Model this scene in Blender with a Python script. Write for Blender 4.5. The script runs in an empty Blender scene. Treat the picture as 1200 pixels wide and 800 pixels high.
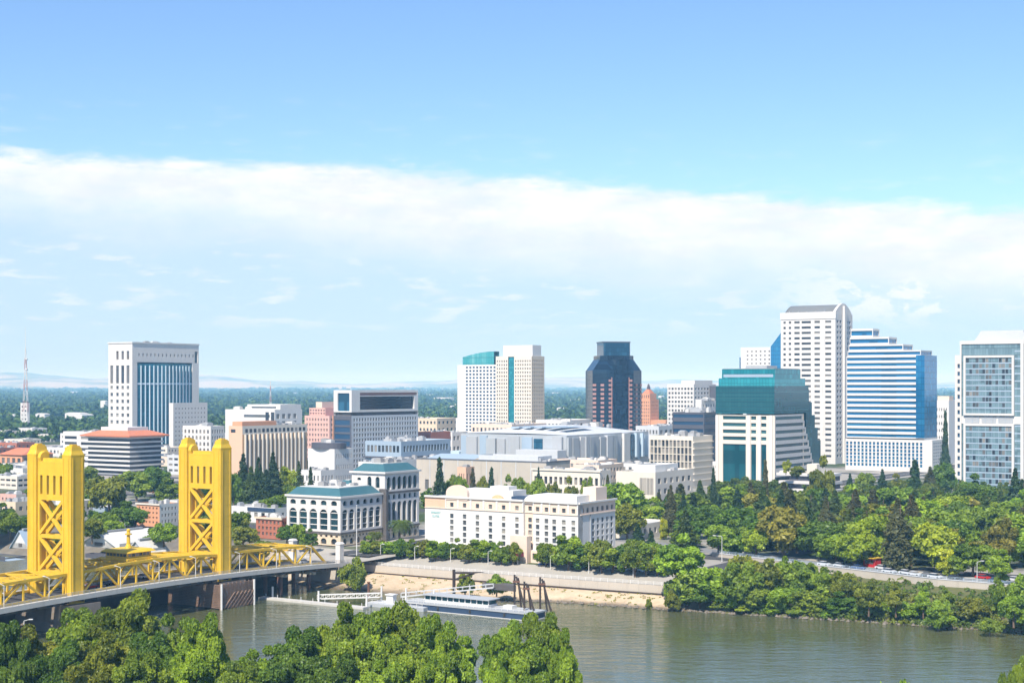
import bpy, math, random
import numpy as np
from mathutils import Vector, Matrix

R = math.radians
random.seed(7)
scene = bpy.context.scene
COL = scene.collection

# ------------------------------------------------------------------ camera, sky, sun, exposure
CAM_H, FPX, HOR = 56.0, 1800.0, 452.0
cam_d = bpy.data.cameras.new('camera')
cam_d.sensor_width = 36.0
cam_d.lens = FPX / 1200.0 * 36.0
cam_d.shift_y = (HOR - 400.0) / 1200.0
cam_d.clip_start, cam_d.clip_end = 1.0, 120000.0
cam = bpy.data.objects.new('camera', cam_d)
cam.location = (0, 0, CAM_H)
cam.rotation_euler = (R(90), 0, 0)
COL.objects.link(cam)
scene.camera = cam

SUN_AZ, SUN_EL = R(-158), R(50)          # azimuth of the sun seen from the scene, clockwise from +Y; elevation
sun_dir = Vector((math.sin(SUN_AZ) * math.cos(SUN_EL), math.cos(SUN_AZ) * math.cos(SUN_EL), math.sin(SUN_EL)))
sun_d = bpy.data.lights.new('sun', 'SUN')
sun_d.energy, sun_d.angle, sun_d.color = 4.8, R(0.53), (1.0, 0.94, 0.84)
sun = bpy.data.objects.new('sun', sun_d)
sun.rotation_euler = sun_dir.to_track_quat('Z', 'Y').to_euler()
sun.location = sun_dir * 500
COL.objects.link(sun)

vs = scene.view_settings
vs.view_transform, vs.look, vs.gamma, vs.use_curve_mapping = 'Standard', 'None', 1.0, False
vs.exposure = 0.62
scene.cycles.use_denoising = True
scene.cycles.max_bounces = 6
scene.cycles.volume_bounces = 0
scene.cycles.transparent_max_bounces = 6


class Nodes:
    """small helper that writes shader node trees"""
    def __init__(s, tree):
        s.t = tree
        s.t.nodes.clear()

    def n(s, kind, ins=None, **props):
        nd = s.t.nodes.new(kind)
        for k, v in props.items():
            setattr(nd, k, v)
        for k, v in (ins or {}).items():
            s.put(nd.inputs[k], v)
        return nd

    def put(s, sock, v):
        if isinstance(v, bpy.types.NodeSocket):
            s.t.links.new(v, sock)
        elif isinstance(v, (tuple, list)) and len(v) == 3 and sock.type == 'RGBA':
            sock.default_value = (*v, 1.0)
        else:
            sock.default_value = v

    def m(s, op, a, b=None, c=None, clamp=False):
        nd = s.n('ShaderNodeMath', operation=op, use_clamp=clamp)
        for i, v in enumerate((a, b, c)):
            if v is not None:
                s.put(nd.inputs[i], v)
        return nd.outputs[0]

    def step(s, v, lo, hi, a=0.0, b=1.0):
        nd = s.n('ShaderNodeMapRange', interpolation_type='SMOOTHSTEP')
        for i, x in enumerate((v, lo, hi, a, b)):
            s.put(nd.inputs[i], x)
        return nd.outputs[0]

    def mix(s, f, a, b, blend='MIX'):
        nd = s.n('ShaderNodeMix', data_type='RGBA', blend_type=blend)
        s.put(nd.inputs[0], f)
        s.put(nd.inputs[6], a)
        s.put(nd.inputs[7], b)
        return nd.outputs[2]

    def noise(s, vec, scale, detail=3.0, rough=0.55):
        nd = s.n('ShaderNodeTexNoise', {'Scale': scale, 'Detail': detail, 'Roughness': rough})
        if vec is not None:
            s.put(nd.inputs['Vector'], vec)
        return nd.outputs['Fac']


world = bpy.data.worlds.new('World')
scene.world = world
world.use_nodes = True
g = Nodes(world.node_tree)
sky = g.n('ShaderNodeTexSky', sky_type='NISHITA', sun_disc=False, sun_elevation=SUN_EL, sun_rotation=SUN_AZ,
          altitude=10.0, air_density=1.0, dust_density=0.35, ozone_density=2.6)
dirv = g.n('ShaderNodeTexCoord').outputs['Generated']
sp = g.n('ShaderNodeSeparateXYZ', {0: dirv})
dx, dy, dz = sp.outputs
hor = g.m('SQRT', g.m('ADD', g.m('MULTIPLY', dx, dx), g.m('MULTIPLY', dy, dy)))
el = g.m('DIVIDE', dz, g.m('MAXIMUM', hor, 0.001))
az = g.m('ARCTAN2', dx, dy)
strv = g.n('ShaderNodeVectorMath', {0: dirv, 1: (7.0, 7.0, 30.0)}, operation='MULTIPLY').outputs[0]
n1 = g.noise(strv, 1.3, 5.0, 0.6)
n2 = g.noise(strv, 4.5, 4.0, 0.6)
n3 = g.noise(dirv, 9.0, 5.0, 0.62)
n4 = g.noise(g.n('ShaderNodeVectorMath', {0: dirv, 1: (1.0, 1.0, 2.2)}, operation='MULTIPLY').outputs[0], 26.0, 6.0, 0.62)
n5 = g.noise(g.n('ShaderNodeVectorMath', {0: dirv, 1: (1.0, 1.0, 3.0)}, operation='MULTIPLY').outputs[0], 60.0, 5.0, 0.6)
az2 = g.m('MULTIPLY', az, az)
edge = g.m('MINIMUM', g.m('ADD', g.m('MULTIPLY', az, -0.080), 0.1365), 0.1445)
edge = g.m('ADD', edge, g.m('MULTIPLY', g.m('SUBTRACT', n1, 0.5), 0.016))
edge = g.m('ADD', edge, g.m('MULTIPLY', g.m('SUBTRACT', n2, 0.5), 0.013))
edge = g.m('ADD', edge, g.m('MULTIPLY', g.m('SUBTRACT', n4, 0.5), 0.010))
edge = g.m('ADD', edge, g.m('MULTIPLY', g.m('SUBTRACT', n5, 0.5), 0.007))
top = g.step(el, g.m('ADD', edge, 0.003), g.m('SUBTRACT', edge, 0.009))
low = g.m('ADD', g.m('MULTIPLY', az, -0.085), 0.082)
low = g.m('ADD', low, g.m('MULTIPLY', g.m('SUBTRACT', n1, 0.5), 0.05))
low = g.m('ADD', low, g.m('MULTIPLY', g.m('SUBTRACT', n3, 0.5), 0.04))
body = g.step(el, g.m('SUBTRACT', low, 0.022), g.m('ADD', low, 0.032))
dens = g.m('MULTIPLY', g.m('MULTIPLY', top, body), g.m('ADD', 0.62, g.m('MULTIPLY', n2, 0.6)), clamp=True)
puff = g.m('MULTIPLY', g.step(n4, 0.50, 0.60), g.m('MULTIPLY', g.step(az, 0.10, 0.26), g.m('MULTIPLY', g.step(el, 0.030, 0.055), g.step(el, 0.105, 0.075))))
dens = g.m('MAXIMUM', dens, g.m('MULTIPLY', puff, 0.75))
streak = g.m('MULTIPLY', g.step(n2, 0.5, 0.66), g.m('MULTIPLY', g.step(el, 0.028, 0.05), g.step(el, 0.115, 0.08)))
dens = g.m('MAXIMUM', dens, g.m('MULTIPLY', streak, 0.45))
wisp = g.m('MULTIPLY', g.step(el, g.m('ADD', edge, 0.06), edge), g.step(n2, 0.52, 0.8, 0.0, 0.25))
dens = g.m('MAXIMUM', dens, g.m('MULTIPLY', wisp, g.step(el, 0.0, 0.05)))
veil = g.m('MULTIPLY', g.step(el, g.m('ADD', edge, 0.01), g.m('SUBTRACT', edge, 0.05)), 0.85)
blue = g.mix(1.0, sky.outputs[0], (0.78, 0.91, 1.08), 'MULTIPLY')
pale = g.mix(g.step(el, 0.0, 0.09), (3.2, 4.4, 5.4), (3.5, 4.6, 5.6))
c1 = g.mix(veil, blue, pale)
shade = g.step(g.m('ADD', g.m('MULTIPLY', n1, 0.6), g.m('MULTIPLY', n4, 0.5)), 0.42, 0.68)
c2 = g.mix(dens, c1, g.mix(shade, (5.2, 5.5, 5.85), (6.25, 6.3, 6.3)))
bg = g.n('ShaderNodeBackground', {'Color': c2, 'Strength': 0.112})
out = g.n('ShaderNodeOutputWorld', {'Surface': bg.outputs[0]})

# ------------------------------------------------------------------ pixel bookkeeping: where on the plain a sight line lands
def PX(px, D):
    return (px - 600.0) / FPX * D

def ZY(py, D):
    return CAM_H - (py - HOR) / FPX * D

def DG(py, z=0.0):
    return (CAM_H - z) * FPX / (py - HOR)

ROT = math.atan2(-0.545, 0.838)
EX, EY = 0.545 / math.hypot(0.545, 0.838), 0.838 / math.hypot(0.545, 0.838)
SX, SY = EY, -EX

# ------------------------------------------------------------------ materials
MATS = {}

def new_mat(name):
    m = bpy.data.materials.new(name)
    m.use_nodes = True
    MATS[name] = m
    return m, Nodes(m.node_tree)

def surf(name, col, rough=0.8, var=0.12, scale=0.25, metal=0.0, spec=0.35, stain=0.0, fine=2.0):
    """painted or mineral surface with blotchy tone changes"""
    if min(col) > .3:
        col = tuple(v * .80 for v in col)
    m, g = new_mat(name)
    pos = g.n('ShaderNodeNewGeometry').outputs['Position']
    n = g.noise(pos, scale, 4.0, 0.6)
    f = g.noise(pos, fine, 2.0, 0.5)
    k = g.m('ADD', g.m('MULTIPLY', g.m('SUBTRACT', n, 0.5), 2.2 * var), 1.0)
    k = g.m('ADD', k, g.m('MULTIPLY', g.m('SUBTRACT', f, 0.5), var))
    c = g.mix(1.0, col, g.n('ShaderNodeCombineColor', {0: k, 1: k, 2: k}).outputs[0], 'MULTIPLY')
    if stain:
        sv = g.n('ShaderNodeVectorMath', {0: pos, 1: (0.6, 0.6, 0.05)}, operation='MULTIPLY').outputs[0]
        st = g.step(g.noise(sv, 1.0, 4.0, 0.6), 0.52, 0.75, 0.0, stain)
        c = g.mix(st, c, tuple(x * 0.5 for x in col))
    b = g.n('ShaderNodeBsdfPrincipled', {'Base Color': c, 'Roughness': rough, 'Metallic': metal, 'Specular IOR Level': spec})
    g.n('ShaderNodeOutputMaterial', {'Surface': b.outputs[0]})
    return m

def glass(name, col, light, rough=0.12, metal=0.0, spread=0.6, spec=0.6, grid=None):
    """window glass: each pane has its own tone (blinds, rooms); grid = faint mullion pattern (metres) for curtain walls"""
    m, g = new_mat(name)
    rnd = g.m('FRACT', g.m('ADD', g.n('ShaderNodeObjectInfo').outputs['Random'], g.n('ShaderNodeNewGeometry').outputs['Random Per Island']))
    f = g.m('MULTIPLY', g.m('POWER', rnd, 2.5), spread)
    c = g.mix(f, col, light)
    pos = g.n('ShaderNodeNewGeometry').outputs['Position']
    if grid:
        tc = g.n('ShaderNodeTexCoord').outputs['Object']
        s = g.n('ShaderNodeSeparateXYZ', {0: tc})
        u = g.m('ADD', s.outputs[0], s.outputs[1])
        fu = g.m('FRACT', g.m('DIVIDE', u, grid[0]))
        fz = g.m('FRACT', g.m('DIVIDE', s.outputs[2], grid[1]))
        cell = g.n('ShaderNodeCombineXYZ', {0: g.m('FLOOR', g.m('DIVIDE', u, grid[0])), 1: g.m('FLOOR', g.m('DIVIDE', s.outputs[2], grid[1]))})
        wn = g.n('ShaderNodeTexWhiteNoise', {'Vector': cell.outputs[0]}, noise_dimensions='3D').outputs['Value']
        c = g.mix(g.m('MULTIPLY', g.m('POWER', wn, 3.0), 0.55), c, light)
        ln = g.m('MAXIMUM', g.m('LESS_THAN', fu, 0.10), g.m('LESS_THAN', fz, 0.13))
        c = g.mix(g.m('MULTIPLY', ln, 0.55), c, tuple(x * 0.35 for x in col))
        wob = g.m('MULTIPLY', g.m('SUBTRACT', wn, 0.5), 0.05)
    b = g.n('ShaderNodeBsdfPrincipled', {'Base Color': c, 'Roughness': rough, 'Metallic': metal, 'Specular IOR Level': spec})
    bn = g.n('ShaderNodeBump', {'Strength': 0.12, 'Distance': 0.3, 'Height': g.noise(pos, 0.16, 2.0, 0.5)})
    g.put(b.inputs['Normal'], bn.outputs[0])
    g.n('ShaderNodeOutputMaterial', {'Surface': b.outputs[0]})
    return m

surf('white_stone', (0.74, 0.71, 0.67), 0.75, 0.06, 0.06, stain=0.18)
surf('white_paint', (0.76, 0.745, 0.715), 0.6, 0.06, 0.12, stain=0.16)
surf('cream', (0.79, 0.72, 0.61), 0.8, 0.06, 0.1, stain=0.15)
surf('cream_warm', (0.76, 0.62, 0.45), 0.8, 0.06, 0.1, stain=0.15)
surf('peach', (0.80, 0.52, 0.36), 0.8, 0.06, 0.2, stain=0.1)
surf('peach_pale', (0.82, 0.66, 0.54), 0.8, 0.06, 0.2, stain=0.1)
surf('pink_stone', (0.34, 0.185, 0.155), 0.6, 0.08, 0.2)
surf('pink_wall', (0.72, 0.45, 0.38), 0.8, 0.08, 0.1)
surf('orange_brick', (0.60, 0.30, 0.17), 0.85, 0.14, 0.2)
surf('tan_brick', (0.50, 0.33, 0.18), 0.85, 0.12, 0.2)
surf('red_brick', (0.36, 0.13, 0.08), 0.85, 0.18, 0.2)
surf('grey_wall', (0.44, 0.46, 0.48), 0.75, 0.08, 0.1, stain=0.2)
surf('pale_grey', (0.62, 0.64, 0.66), 0.6, 0.06, 0.1, stain=0.15)
surf('silver_panel', (0.52, 0.55, 0.57), 0.42, 0.08, 0.1, metal=0.2)
surf('blue_grey', (0.30, 0.38, 0.46), 0.6, 0.08, 0.1)
surf('pale_blue', (0.55, 0.68, 0.78), 0.6, 0.06, 0.1)
surf('navy', (0.035, 0.06, 0.11), 0.45, 0.15, 0.4)
surf('teal_roof', (0.045, 0.125, 0.15), 0.45, 0.14, 0.3)
surf('terracotta', (0.48, 0.17, 0.09), 0.8, 0.15, 0.3)
surf('red_roof', (0.50, 0.17, 0.14), 0.7, 0.12, 0.2)
surf('roof_white', (0.66, 0.65, 0.62), 0.8, 0.10, 0.08, stain=0.25)
surf('roof_grey', (0.36, 0.36, 0.36), 0.85, 0.14, 0.08, stain=0.2)
surf('roof_dark', (0.12, 0.13, 0.15), 0.8, 0.15, 0.1)
surf('vault_metal', (0.19, 0.195, 0.19), 0.5, 0.10, 0.08, metal=0.2)
surf('dark_trim', (0.10, 0.09, 0.085), 0.6, 0.2, 0.3)
surf('dark_wall', (0.085, 0.085, 0.10), 0.5, 0.15, 0.1)
surf('unit_grey', (0.48, 0.49, 0.50), 0.5, 0.15, 0.5, metal=0.2)
surf('bridge_yellow', (0.65, 0.415, 0.030), 0.52, 0.16, 0.22, spec=0.3, stain=0.42, fine=1.2)
surf('deck_white', (0.60, 0.58, 0.54), 0.7, 0.10, 0.3, stain=0.3)
surf('steel_dark', (0.045, 0.045, 0.045), 0.6, 0.2, 0.3)
surf('asphalt', (0.060, 0.060, 0.062), 0.9, 0.18, 0.1)
surf('road_pale', (0.20, 0.20, 0.205), 0.9, 0.12, 0.08)
surf('paving', (0.42, 0.39, 0.34), 0.9, 0.14, 0.15)
surf('concrete', (0.56, 0.50, 0.42), 0.85, 0.12, 0.12, stain=0.3)
surf('concrete_tan', (0.50, 0.39, 0.27), 0.9, 0.14, 0.10, stain=0.3)
surf('pier_stone', (0.22, 0.18, 0.145), 0.9, 0.2, 0.3, stain=0.4)
surf('rust_brown', (0.15, 0.075, 0.05), 0.8, 0.25, 0.4)
surf('timber_dark', (0.045, 0.033, 0.028), 0.85, 0.3, 0.6)
surf('timber_brown', (0.20, 0.13, 0.09), 0.85, 0.3, 0.5, stain=0.4)
surf('rock', (0.17, 0.145, 0.115), 0.9, 0.3, 0.5)
surf('burgundy', (0.28, 0.02, 0.035), 0.7, 0.1, 0.5)
surf('sign_teal', (0.25, 0.50, 0.50), 0.5, 0.05, 0.5)
surf('mast_red', (0.40, 0.22, 0.22), 0.6, 0.1, 0.2)
surf('car_white', (0.75, 0.75, 0.76), 0.25, 0.03, 0.5)
surf('car_red', (0.42, 0.02, 0.02), 0.25, 0.03, 0.5)
surf('car_blue', (0.03, 0.08, 0.24), 0.25, 0.03, 0.5)
surf('car_grey', (0.16, 0.17, 0.18), 0.25, 0.03, 0.5, metal=0.4)
surf('car_black', (0.015, 0.015, 0.017), 0.25, 0.03, 0.5)
surf('tyre', (0.02, 0.02, 0.02), 0.9, 0.1, 0.5)
surf('bark', (0.15, 0.105, 0.07), 0.95, 0.25, 1.5)
glass('pane_dark', (0.022, 0.026, 0.034), (0.30, 0.28, 0.25), spread=0.9)
glass('pane_grey', (0.05, 0.062, 0.075), (0.34, 0.32, 0.28), spread=0.9)
glass('pane_navy', (0.012, 0.045, 0.10), (0.05, 0.13, 0.24), spread=0.5)
glass('pane_teal', (0.010, 0.060, 0.072), (0.07, 0.22, 0.24), spread=0.5)
glass('pane_warm', (0.10, 0.085, 0.075), (0.34, 0.30, 0.25))
glass('curtain_teal', (0.006, 0.19, 0.24), (0.05, 0.42, 0.46), 0.10, 0.35, grid=(1.9, 2.6))
glass('curtain_tealdark', (0.005, 0.09, 0.12), (0.02, 0.14, 0.16), 0.10, 0.3, grid=(1.9, 2.6))
glass('curtain_blue', (0.012, 0.11, 0.17), (0.03, 0.22, 0.30), 0.10, 0.35, grid=(3.2, 4.0))
glass('curtain_sky', (0.015, 0.17, 0.38), (0.05, 0.32, 0.55), 0.08, 0.45, grid=(2.2, 3.8))
glass('pane_arch', (0.008, 0.026, 0.033), (0.05, 0.12, 0.14), spread=0.4)
glass('curtain_dark', (0.006, 0.014, 0.030), (0.02, 0.06, 0.11), 0.08, 0.45, grid=(2.4, 3.9))
glass('curtain_mid', (0.012, 0.06, 0.12), (0.05, 0.20, 0.32), 0.08, 0.45, grid=(2.4, 3.9))
glass('curtain_grey', (0.19, 0.29, 0.33), (0.02, 0.05, 0.07), 0.14, 0.15, grid=(1.5, 3.6))
glass('crown_teal', (0.05, 0.33, 0.36), (0.2, 0.5, 0.5), 0.2, 0.2, grid=(3.0, 6.0))

def leafmat(name, lo, hi, trans=0.35, mass=False):
    m, g = new_mat(name)
    rnd = g.n('ShaderNodeNewGeometry').outputs['Random Per Island']
    oc = g.n('ShaderNodeObjectInfo').outputs['Color']
    tone = g.n('ShaderNodeAttribute', attribute_name='tone').outputs['Fac']
    c = g.mix(1.0, g.mix(g.m('ADD', g.m('MULTIPLY', rnd, .45), g.m('MULTIPLY', tone, .55)), lo, hi), oc, 'MULTIPLY')
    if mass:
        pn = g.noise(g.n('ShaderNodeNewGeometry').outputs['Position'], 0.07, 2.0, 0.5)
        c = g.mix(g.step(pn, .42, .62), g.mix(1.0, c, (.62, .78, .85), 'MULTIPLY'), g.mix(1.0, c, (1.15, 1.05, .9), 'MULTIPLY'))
    d = g.n('ShaderNodeBsdfDiffuse', {'Color': c, 'Roughness': 0.6})
    t = g.n('ShaderNodeBsdfTranslucent', {'Color': g.mix(1.0, c, (1.15, 1.2, 0.55), 'MULTIPLY')})
    mx = g.n('ShaderNodeMixShader', {0: trans, 1: d.outputs[0], 2: t.outputs[0]})
    gl = g.n('ShaderNodeBsdfGlossy', {'Color': (0.5, 0.55, 0.45), 'Roughness': 0.45})
    m2 = g.n('ShaderNodeMixShader', {0: 0.035, 1: mx.outputs[0], 2: gl.outputs[0]})
    g.n('ShaderNodeOutputMaterial', {'Surface': m2.outputs[0]})
    return m

leafmat('leaf_broad', (0.050, 0.098, 0.013), (0.30, 0.375, 0.038), 0.20)
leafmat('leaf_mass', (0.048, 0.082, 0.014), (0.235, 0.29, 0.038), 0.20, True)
leafmat('leaf_needle', (0.036, 0.066, 0.020), (0.11, 0.145, 0.040), 0.18)
leafmat('leaf_palm', (0.07, 0.11, 0.02), (0.15, 0.20, 0.05))

# ------------------------------------------------------------------ mesh helpers
class MB:
    """collects polygons and links them as ONE mesh object"""
    def __init__(s):
        s.v, s.f = [], []

    def poly(s, *pts):
        i = len(s.v)
        s.v += [tuple(p) for p in pts]
        s.f.append(tuple(range(i, i + len(pts))))

    def box(s, x0, x1, y0, y1, z0, z1):
        s.prism([(x0, y0), (x1, y0), (x1, y1), (x0, y1)], z0, z1)

    def prism(s, pts, z0, z1, top=None):
        """pts counter-clockwise in plan; top = another outline of the same length for a taper"""
        n = len(pts)
        top = top or pts
        i = len(s.v)
        s.v += [(p[0], p[1], z0) for p in pts] + [(p[0], p[1], z1) for p in top]
        s.f.append(tuple(range(i + n - 1, i - 1, -1)))
        s.f.append(tuple(range(i + n, i + 2 * n)))
        for k in range(n):
            j = (k + 1) % n
            s.f.append((i + k, i + j, i + n + j, i + n + k))

    def bar(s, a, b, r, n=4, r2=None):
        a, b = Vector(a), Vector(b)
        d = (b - a).normalized()
        up = Vector((0, 0, 1)) if abs(d.z) < 0.95 else Vector((0, 1, 0))
        u = d.cross(up).normalized()
        w = d.cross(u)
        i = len(s.v)
        for c, rr in ((a, r), (b, r if r2 is None else r2)):
            for k in range(n):
                t = 2 * math.pi * (k + 0.5) / n
                q = c + (u * math.cos(t) + w * math.sin(t)) * rr * (1.414 if n == 4 else 1)
                s.v.append(tuple(q))
        s.f.append(tuple(range(i + n - 1, i - 1, -1)))
        s.f.append(tuple(range(i + n, i + 2 * n)))
        for k in range(n):
            j = (k + 1) % n
            s.f.append((i + k, i + j, i + n + j, i + n + k))

    def dome(s, c, rx, ry, rz, n=16, m=5):
        i = len(s.v)
        for q in range(m):
            t = q / m * math.pi / 2
            for k in range(n):
                p = 2 * math.pi * k / n
                s.v.append((c[0] + rx * math.cos(t) * math.cos(p), c[1] + ry * math.cos(t) * math.sin(p), c[2] + rz * math.sin(t)))
        s.v.append((c[0], c[1], c[2] + rz))
        for q in range(m - 1):
            for k in range(n):
                j = (k + 1) % n
                s.f.append((i + q * n + k, i + q * n + j, i + q * n + n + j, i + q * n + n + k))
        for k in range(n):
            s.f.append((i + (m - 1) * n + k, i + (m - 1) * n + (k + 1) % n, i + m * n))

    def mesh(s, name, mat):
        me = bpy.data.meshes.new(name)
        me.from_pydata(s.v, [], s.f)
        if mat:
            me.materials.append(MATS[mat])
        return me

    def build(s, name, mat, parent=None, loc=None, rz=0.0):
        o = bpy.data.objects.new(name, s.mesh(name, mat))
        if loc:
            o.location = loc
        o.rotation_euler.z = rz
        if parent:
            o.parent = parent
        COL.objects.link(o)
        return o

LABELS = {}

def tag(o, label=None, cat=None, group=None, kind=None):
    if label:
        o['label'] = label
        LABELS.setdefault(label, []).append(o.name)
    if cat:
        o['category'] = cat
    if group:
        o['group'] = group
    if kind:
        o['kind'] = kind
    return o

def empty(name, loc, rz=0.0):
    o = bpy.data.objects.new(name, None)
    o.location, o.rotation_euler.z = loc, rz
    o.empty_display_size = 1.0
    COL.objects.link(o)
    return o

def copy_tree(o, parent=None):
    c = o.copy()
    COL.objects.link(c)
    if parent:
        c.parent = parent
    for ch in o.children:
        copy_tree(ch, c)
    return c

PANES = {}

def pane_mesh(mat):
    if mat not in PANES:
        m = MB()
        m.poly((-.5, 0, -.5), (.5, 0, -.5), (.5, 0, .5), (-.5, 0, .5))
        PANES[mat] = m.mesh('window', mat)
    return PANES[mat]

FOOT = []                                  # footprints, for keeping trees out of buildings

def grid(a0, a1, z0, z1, c, r, wf=0.6, hf=0.5, mat=None, zo=0.5, ao=0.5):
    cw, rh = (a1 - a0) / c, (z1 - z0) / r
    o = []
    for i in range(c):
        for j in range(r):
            ua = a0 + cw * i + cw * (1 - wf) * ao
            za = z0 + rh * j + rh * (1 - hf) * zo
            o.append((ua, ua + cw * wf, za, za + rh * hf, mat))
    return o

class Bld:
    """a building: an Empty at its near (street) corner; local -x runs along the river-facing front, +y along the side street"""
    def __init__(s, name, label, cat, xl, xc, xr, D, z=0.0, group=None, rot=ROT, w=None, d=None, loc=None):
        ex, ey, sx, sy = -math.sin(rot), math.cos(rot), math.cos(rot), math.sin(rot)
        X = PX(xc, D)
        if w is None:
            k = (xl - 600) / FPX
            w = (X - k * D) / (sx - k * sy)
        if d is None:
            k = (xr - 600) / FPX
            d = (k * D - X) / (ex - k * ey)
        s.w, s.d, s.D, s.xc, s.z = abs(w), abs(d), D, xc, z
        s.root = empty(name, (X, D, z), rot)
        tag(s.root, label, cat, group)
        s.mbs, s.wins = {}, []
        FOOT.append((X, D, rot, -s.w, 0.0, 0.0, s.d))

    def Z(s, py):
        return ZY(py, s.D) - s.z

    def A(s, px):
        """x along the front where the sight line through column px meets it"""
        k = (px - 600) / FPX
        c, q = math.cos(s.root.rotation_euler.z), math.sin(s.root.rotation_euler.z)
        X, D = s.root.location.x, s.root.location.y
        return (k * D - X) / (c - k * q)

    def B(s, px):
        """y along the side where the sight line through column px meets it"""
        k = (px - 600) / FPX
        c, q = math.cos(s.root.rotation_euler.z), math.sin(s.root.rotation_euler.z)
        X, D = s.root.location.x, s.root.location.y
        return (k * D - X) / (-q - k * c)

    def mb(s, part, mat):
        return s.mbs.setdefault((part, mat), MB())

    @staticmethod
    def P(face, plane, a, z, dep):
        if face == 'W':
            return (a, plane + dep, z)
        if face == 'S':
            return (plane - dep, a, z)
        if face == 'N':
            return (plane + dep, a, z)
        return (a, plane - dep, z)

    def wall(s, face, a0, a1, z0, z1, plane=0.0, wins=(), mat='white_stone', wmat='pane_dark', rec=0.35, part='wall', wname='window'):
        m = s.mb(part, mat)
        wins = [w for w in wins if w[0] > a0 - 1e-6 and w[1] < a1 + 1e-6 and w[2] > z0 - 1e-6 and w[3] < z1 + 1e-6]
        rd = lambda v: round(v, 4)
        us = sorted({rd(a0), rd(a1)} | {rd(w[0]) for w in wins} | {rd(w[1]) for w in wins})
        zs = sorted({rd(z0), rd(z1)} | {rd(w[2]) for w in wins} | {rd(w[3]) for w in wins})
        iu = {v: i for i, v in enumerate(us)}
        iz = {v: i for i, v in enumerate(zs)}
        hole = set()
        for w in wins:
            for i in range(iu[rd(w[0])], iu[rd(w[1])]):
                for j in range(iz[rd(w[2])], iz[rd(w[3])]):
                    hole.add((i, j))
        P = s.P
        for j in range(len(zs) - 1):
            i = 0
            while i < len(us) - 1:
                if (i, j) in hole:
                    i += 1
                    continue
                k = i
                while k + 1 < len(us) - 1 and (k + 1, j) not in hole:
                    k += 1
                m.poly(P(face, plane, us[i], zs[j], 0), P(face, plane, us[k + 1], zs[j], 0), P(face, plane, us[k + 1], zs[j + 1], 0), P(face, plane, us[i], zs[j + 1], 0))
                i = k + 1
        for w in wins:
            b0, b1, y0, y1 = w[:4]
            wm = (w[4] if len(w) > 4 and w[4] else wmat)
            q = [(b0, y0), (b1, y0), (b1, y1), (b0, y1)]
            for k in range(4):
                a, b = q[k], q[(k + 1) % 4]
                m.poly(P(face, plane, *a, 0), P(face, plane, *b, 0), P(face, plane, *b, rec), P(face, plane, *a, rec))
            if len(w) > 5 and w[5]:                      # arched head: fill the corners of the opening
                r = (b1 - b0) / 2
                c = (b0 + b1) / 2
                rise = min(r, (y1 - y0) * 0.5)
                pts = [(c - r * math.cos(t), y1 - rise + rise * math.sin(t)) for t in [i * math.pi / 10 for i in range(11)]]
                for half, cx in ((pts[:6], b0), (pts[5:], b1)):
                    for e in range(5):
                        m.poly(P(face, plane, cx, y1, 0.02), P(face, plane, *half[e], 0.02), P(face, plane, *half[e + 1], 0.02))
            s.wins.append((face, plane, b0, b1, y0, y1, rec, wm, wname))

    def block(s, x0, x1, y0, y1, z0, z1, W=(), S=(), mat='white_stone', roof='roof_white', wmat='pane_dark', rec=0.35, par=0.8, matS=None, part='wall', wname='window'):
        s.wall('W', x0, x1, z0, z1, y0, W, mat, wmat, rec, part, wname)
        s.wall('S', y0, y1, z0, z1, x1, S, matS or mat, wmat, rec, part, wname)
        s.wall('N', y0, y1, z0, z1, x0, (), mat, wmat, rec, part)
        s.wall('E', x0, x1, z0, z1, y1, (), mat, wmat, rec, part)
        m = s.mb('roof', roof)
        h = z1 - par
        m.poly((x0 + .02, y0 + .02, h), (x1 - .02, y0 + .02, h), (x1 - .02, y1 - .02, h), (x0 + .02, y1 - .02, h))

    def box(s, part, mat, *a):
        s.mb(part, mat).box(*a)

    def own(s, part, mat, *a):
        """a box that is a part of its own"""
        m = MB()
        m.box(*a)
        return m.build(part, mat, s.root)

    def units(s, x0, x1, y0, y1, z, n=4, big=1.0):
        """machines and hatches standing on the roof, each a part"""
        rng = random.Random(int(s.xc * 7 + s.D))
        for k in range(int(n * 1.9) + 1):
            a, b, h = (rng.uniform(1.0, 4.5) * big, rng.uniform(1.5, 4.0) * big, rng.uniform(0.9, 2.4) * big)
            cx, cy = rng.uniform(x0 + a, max(x0 + a + .1, x1 - a)), rng.uniform(y0 + b, max(y0 + b + .1, y1 - b))
            m = MB()
            m.box(cx - a / 2, cx + a / 2, cy - b / 2, cy + b / 2, z, z + h * .85)
            m.box(cx - a * .35, cx + a * .35, cy - b * .35, cy + b * .35, z + h * .85, z + h)
            m.build('roof_unit', rng.choice(['unit_grey', 'roof_white', 'unit_grey', 'roof_grey']), s.root)

    def done(s):
        for (part, mat), m in s.mbs.items():
            if m.f:
                m.build(part, mat, s.root)
        ws = sorted(s.wins, key=lambda w: (-(w[3] - w[2]) * (w[5] - w[4]) // 0.05, -w[5]))
        for face, plane, a0, a1, z0, z1, rec, wm, wname in ws[:100]:
            o = bpy.data.objects.new(wname, pane_mesh(wm))
            o.location = s.P(face, plane, (a0 + a1) / 2, (z0 + z1) / 2, rec)
            o.rotation_euler.z = 0 if face == 'W' else (R(90) if face in 'S' else R(-90))
            o.scale = (a1 - a0, 1, z1 - z0)
            o.parent = s.root
            COL.objects.link(o)
        rest = {}
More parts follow.
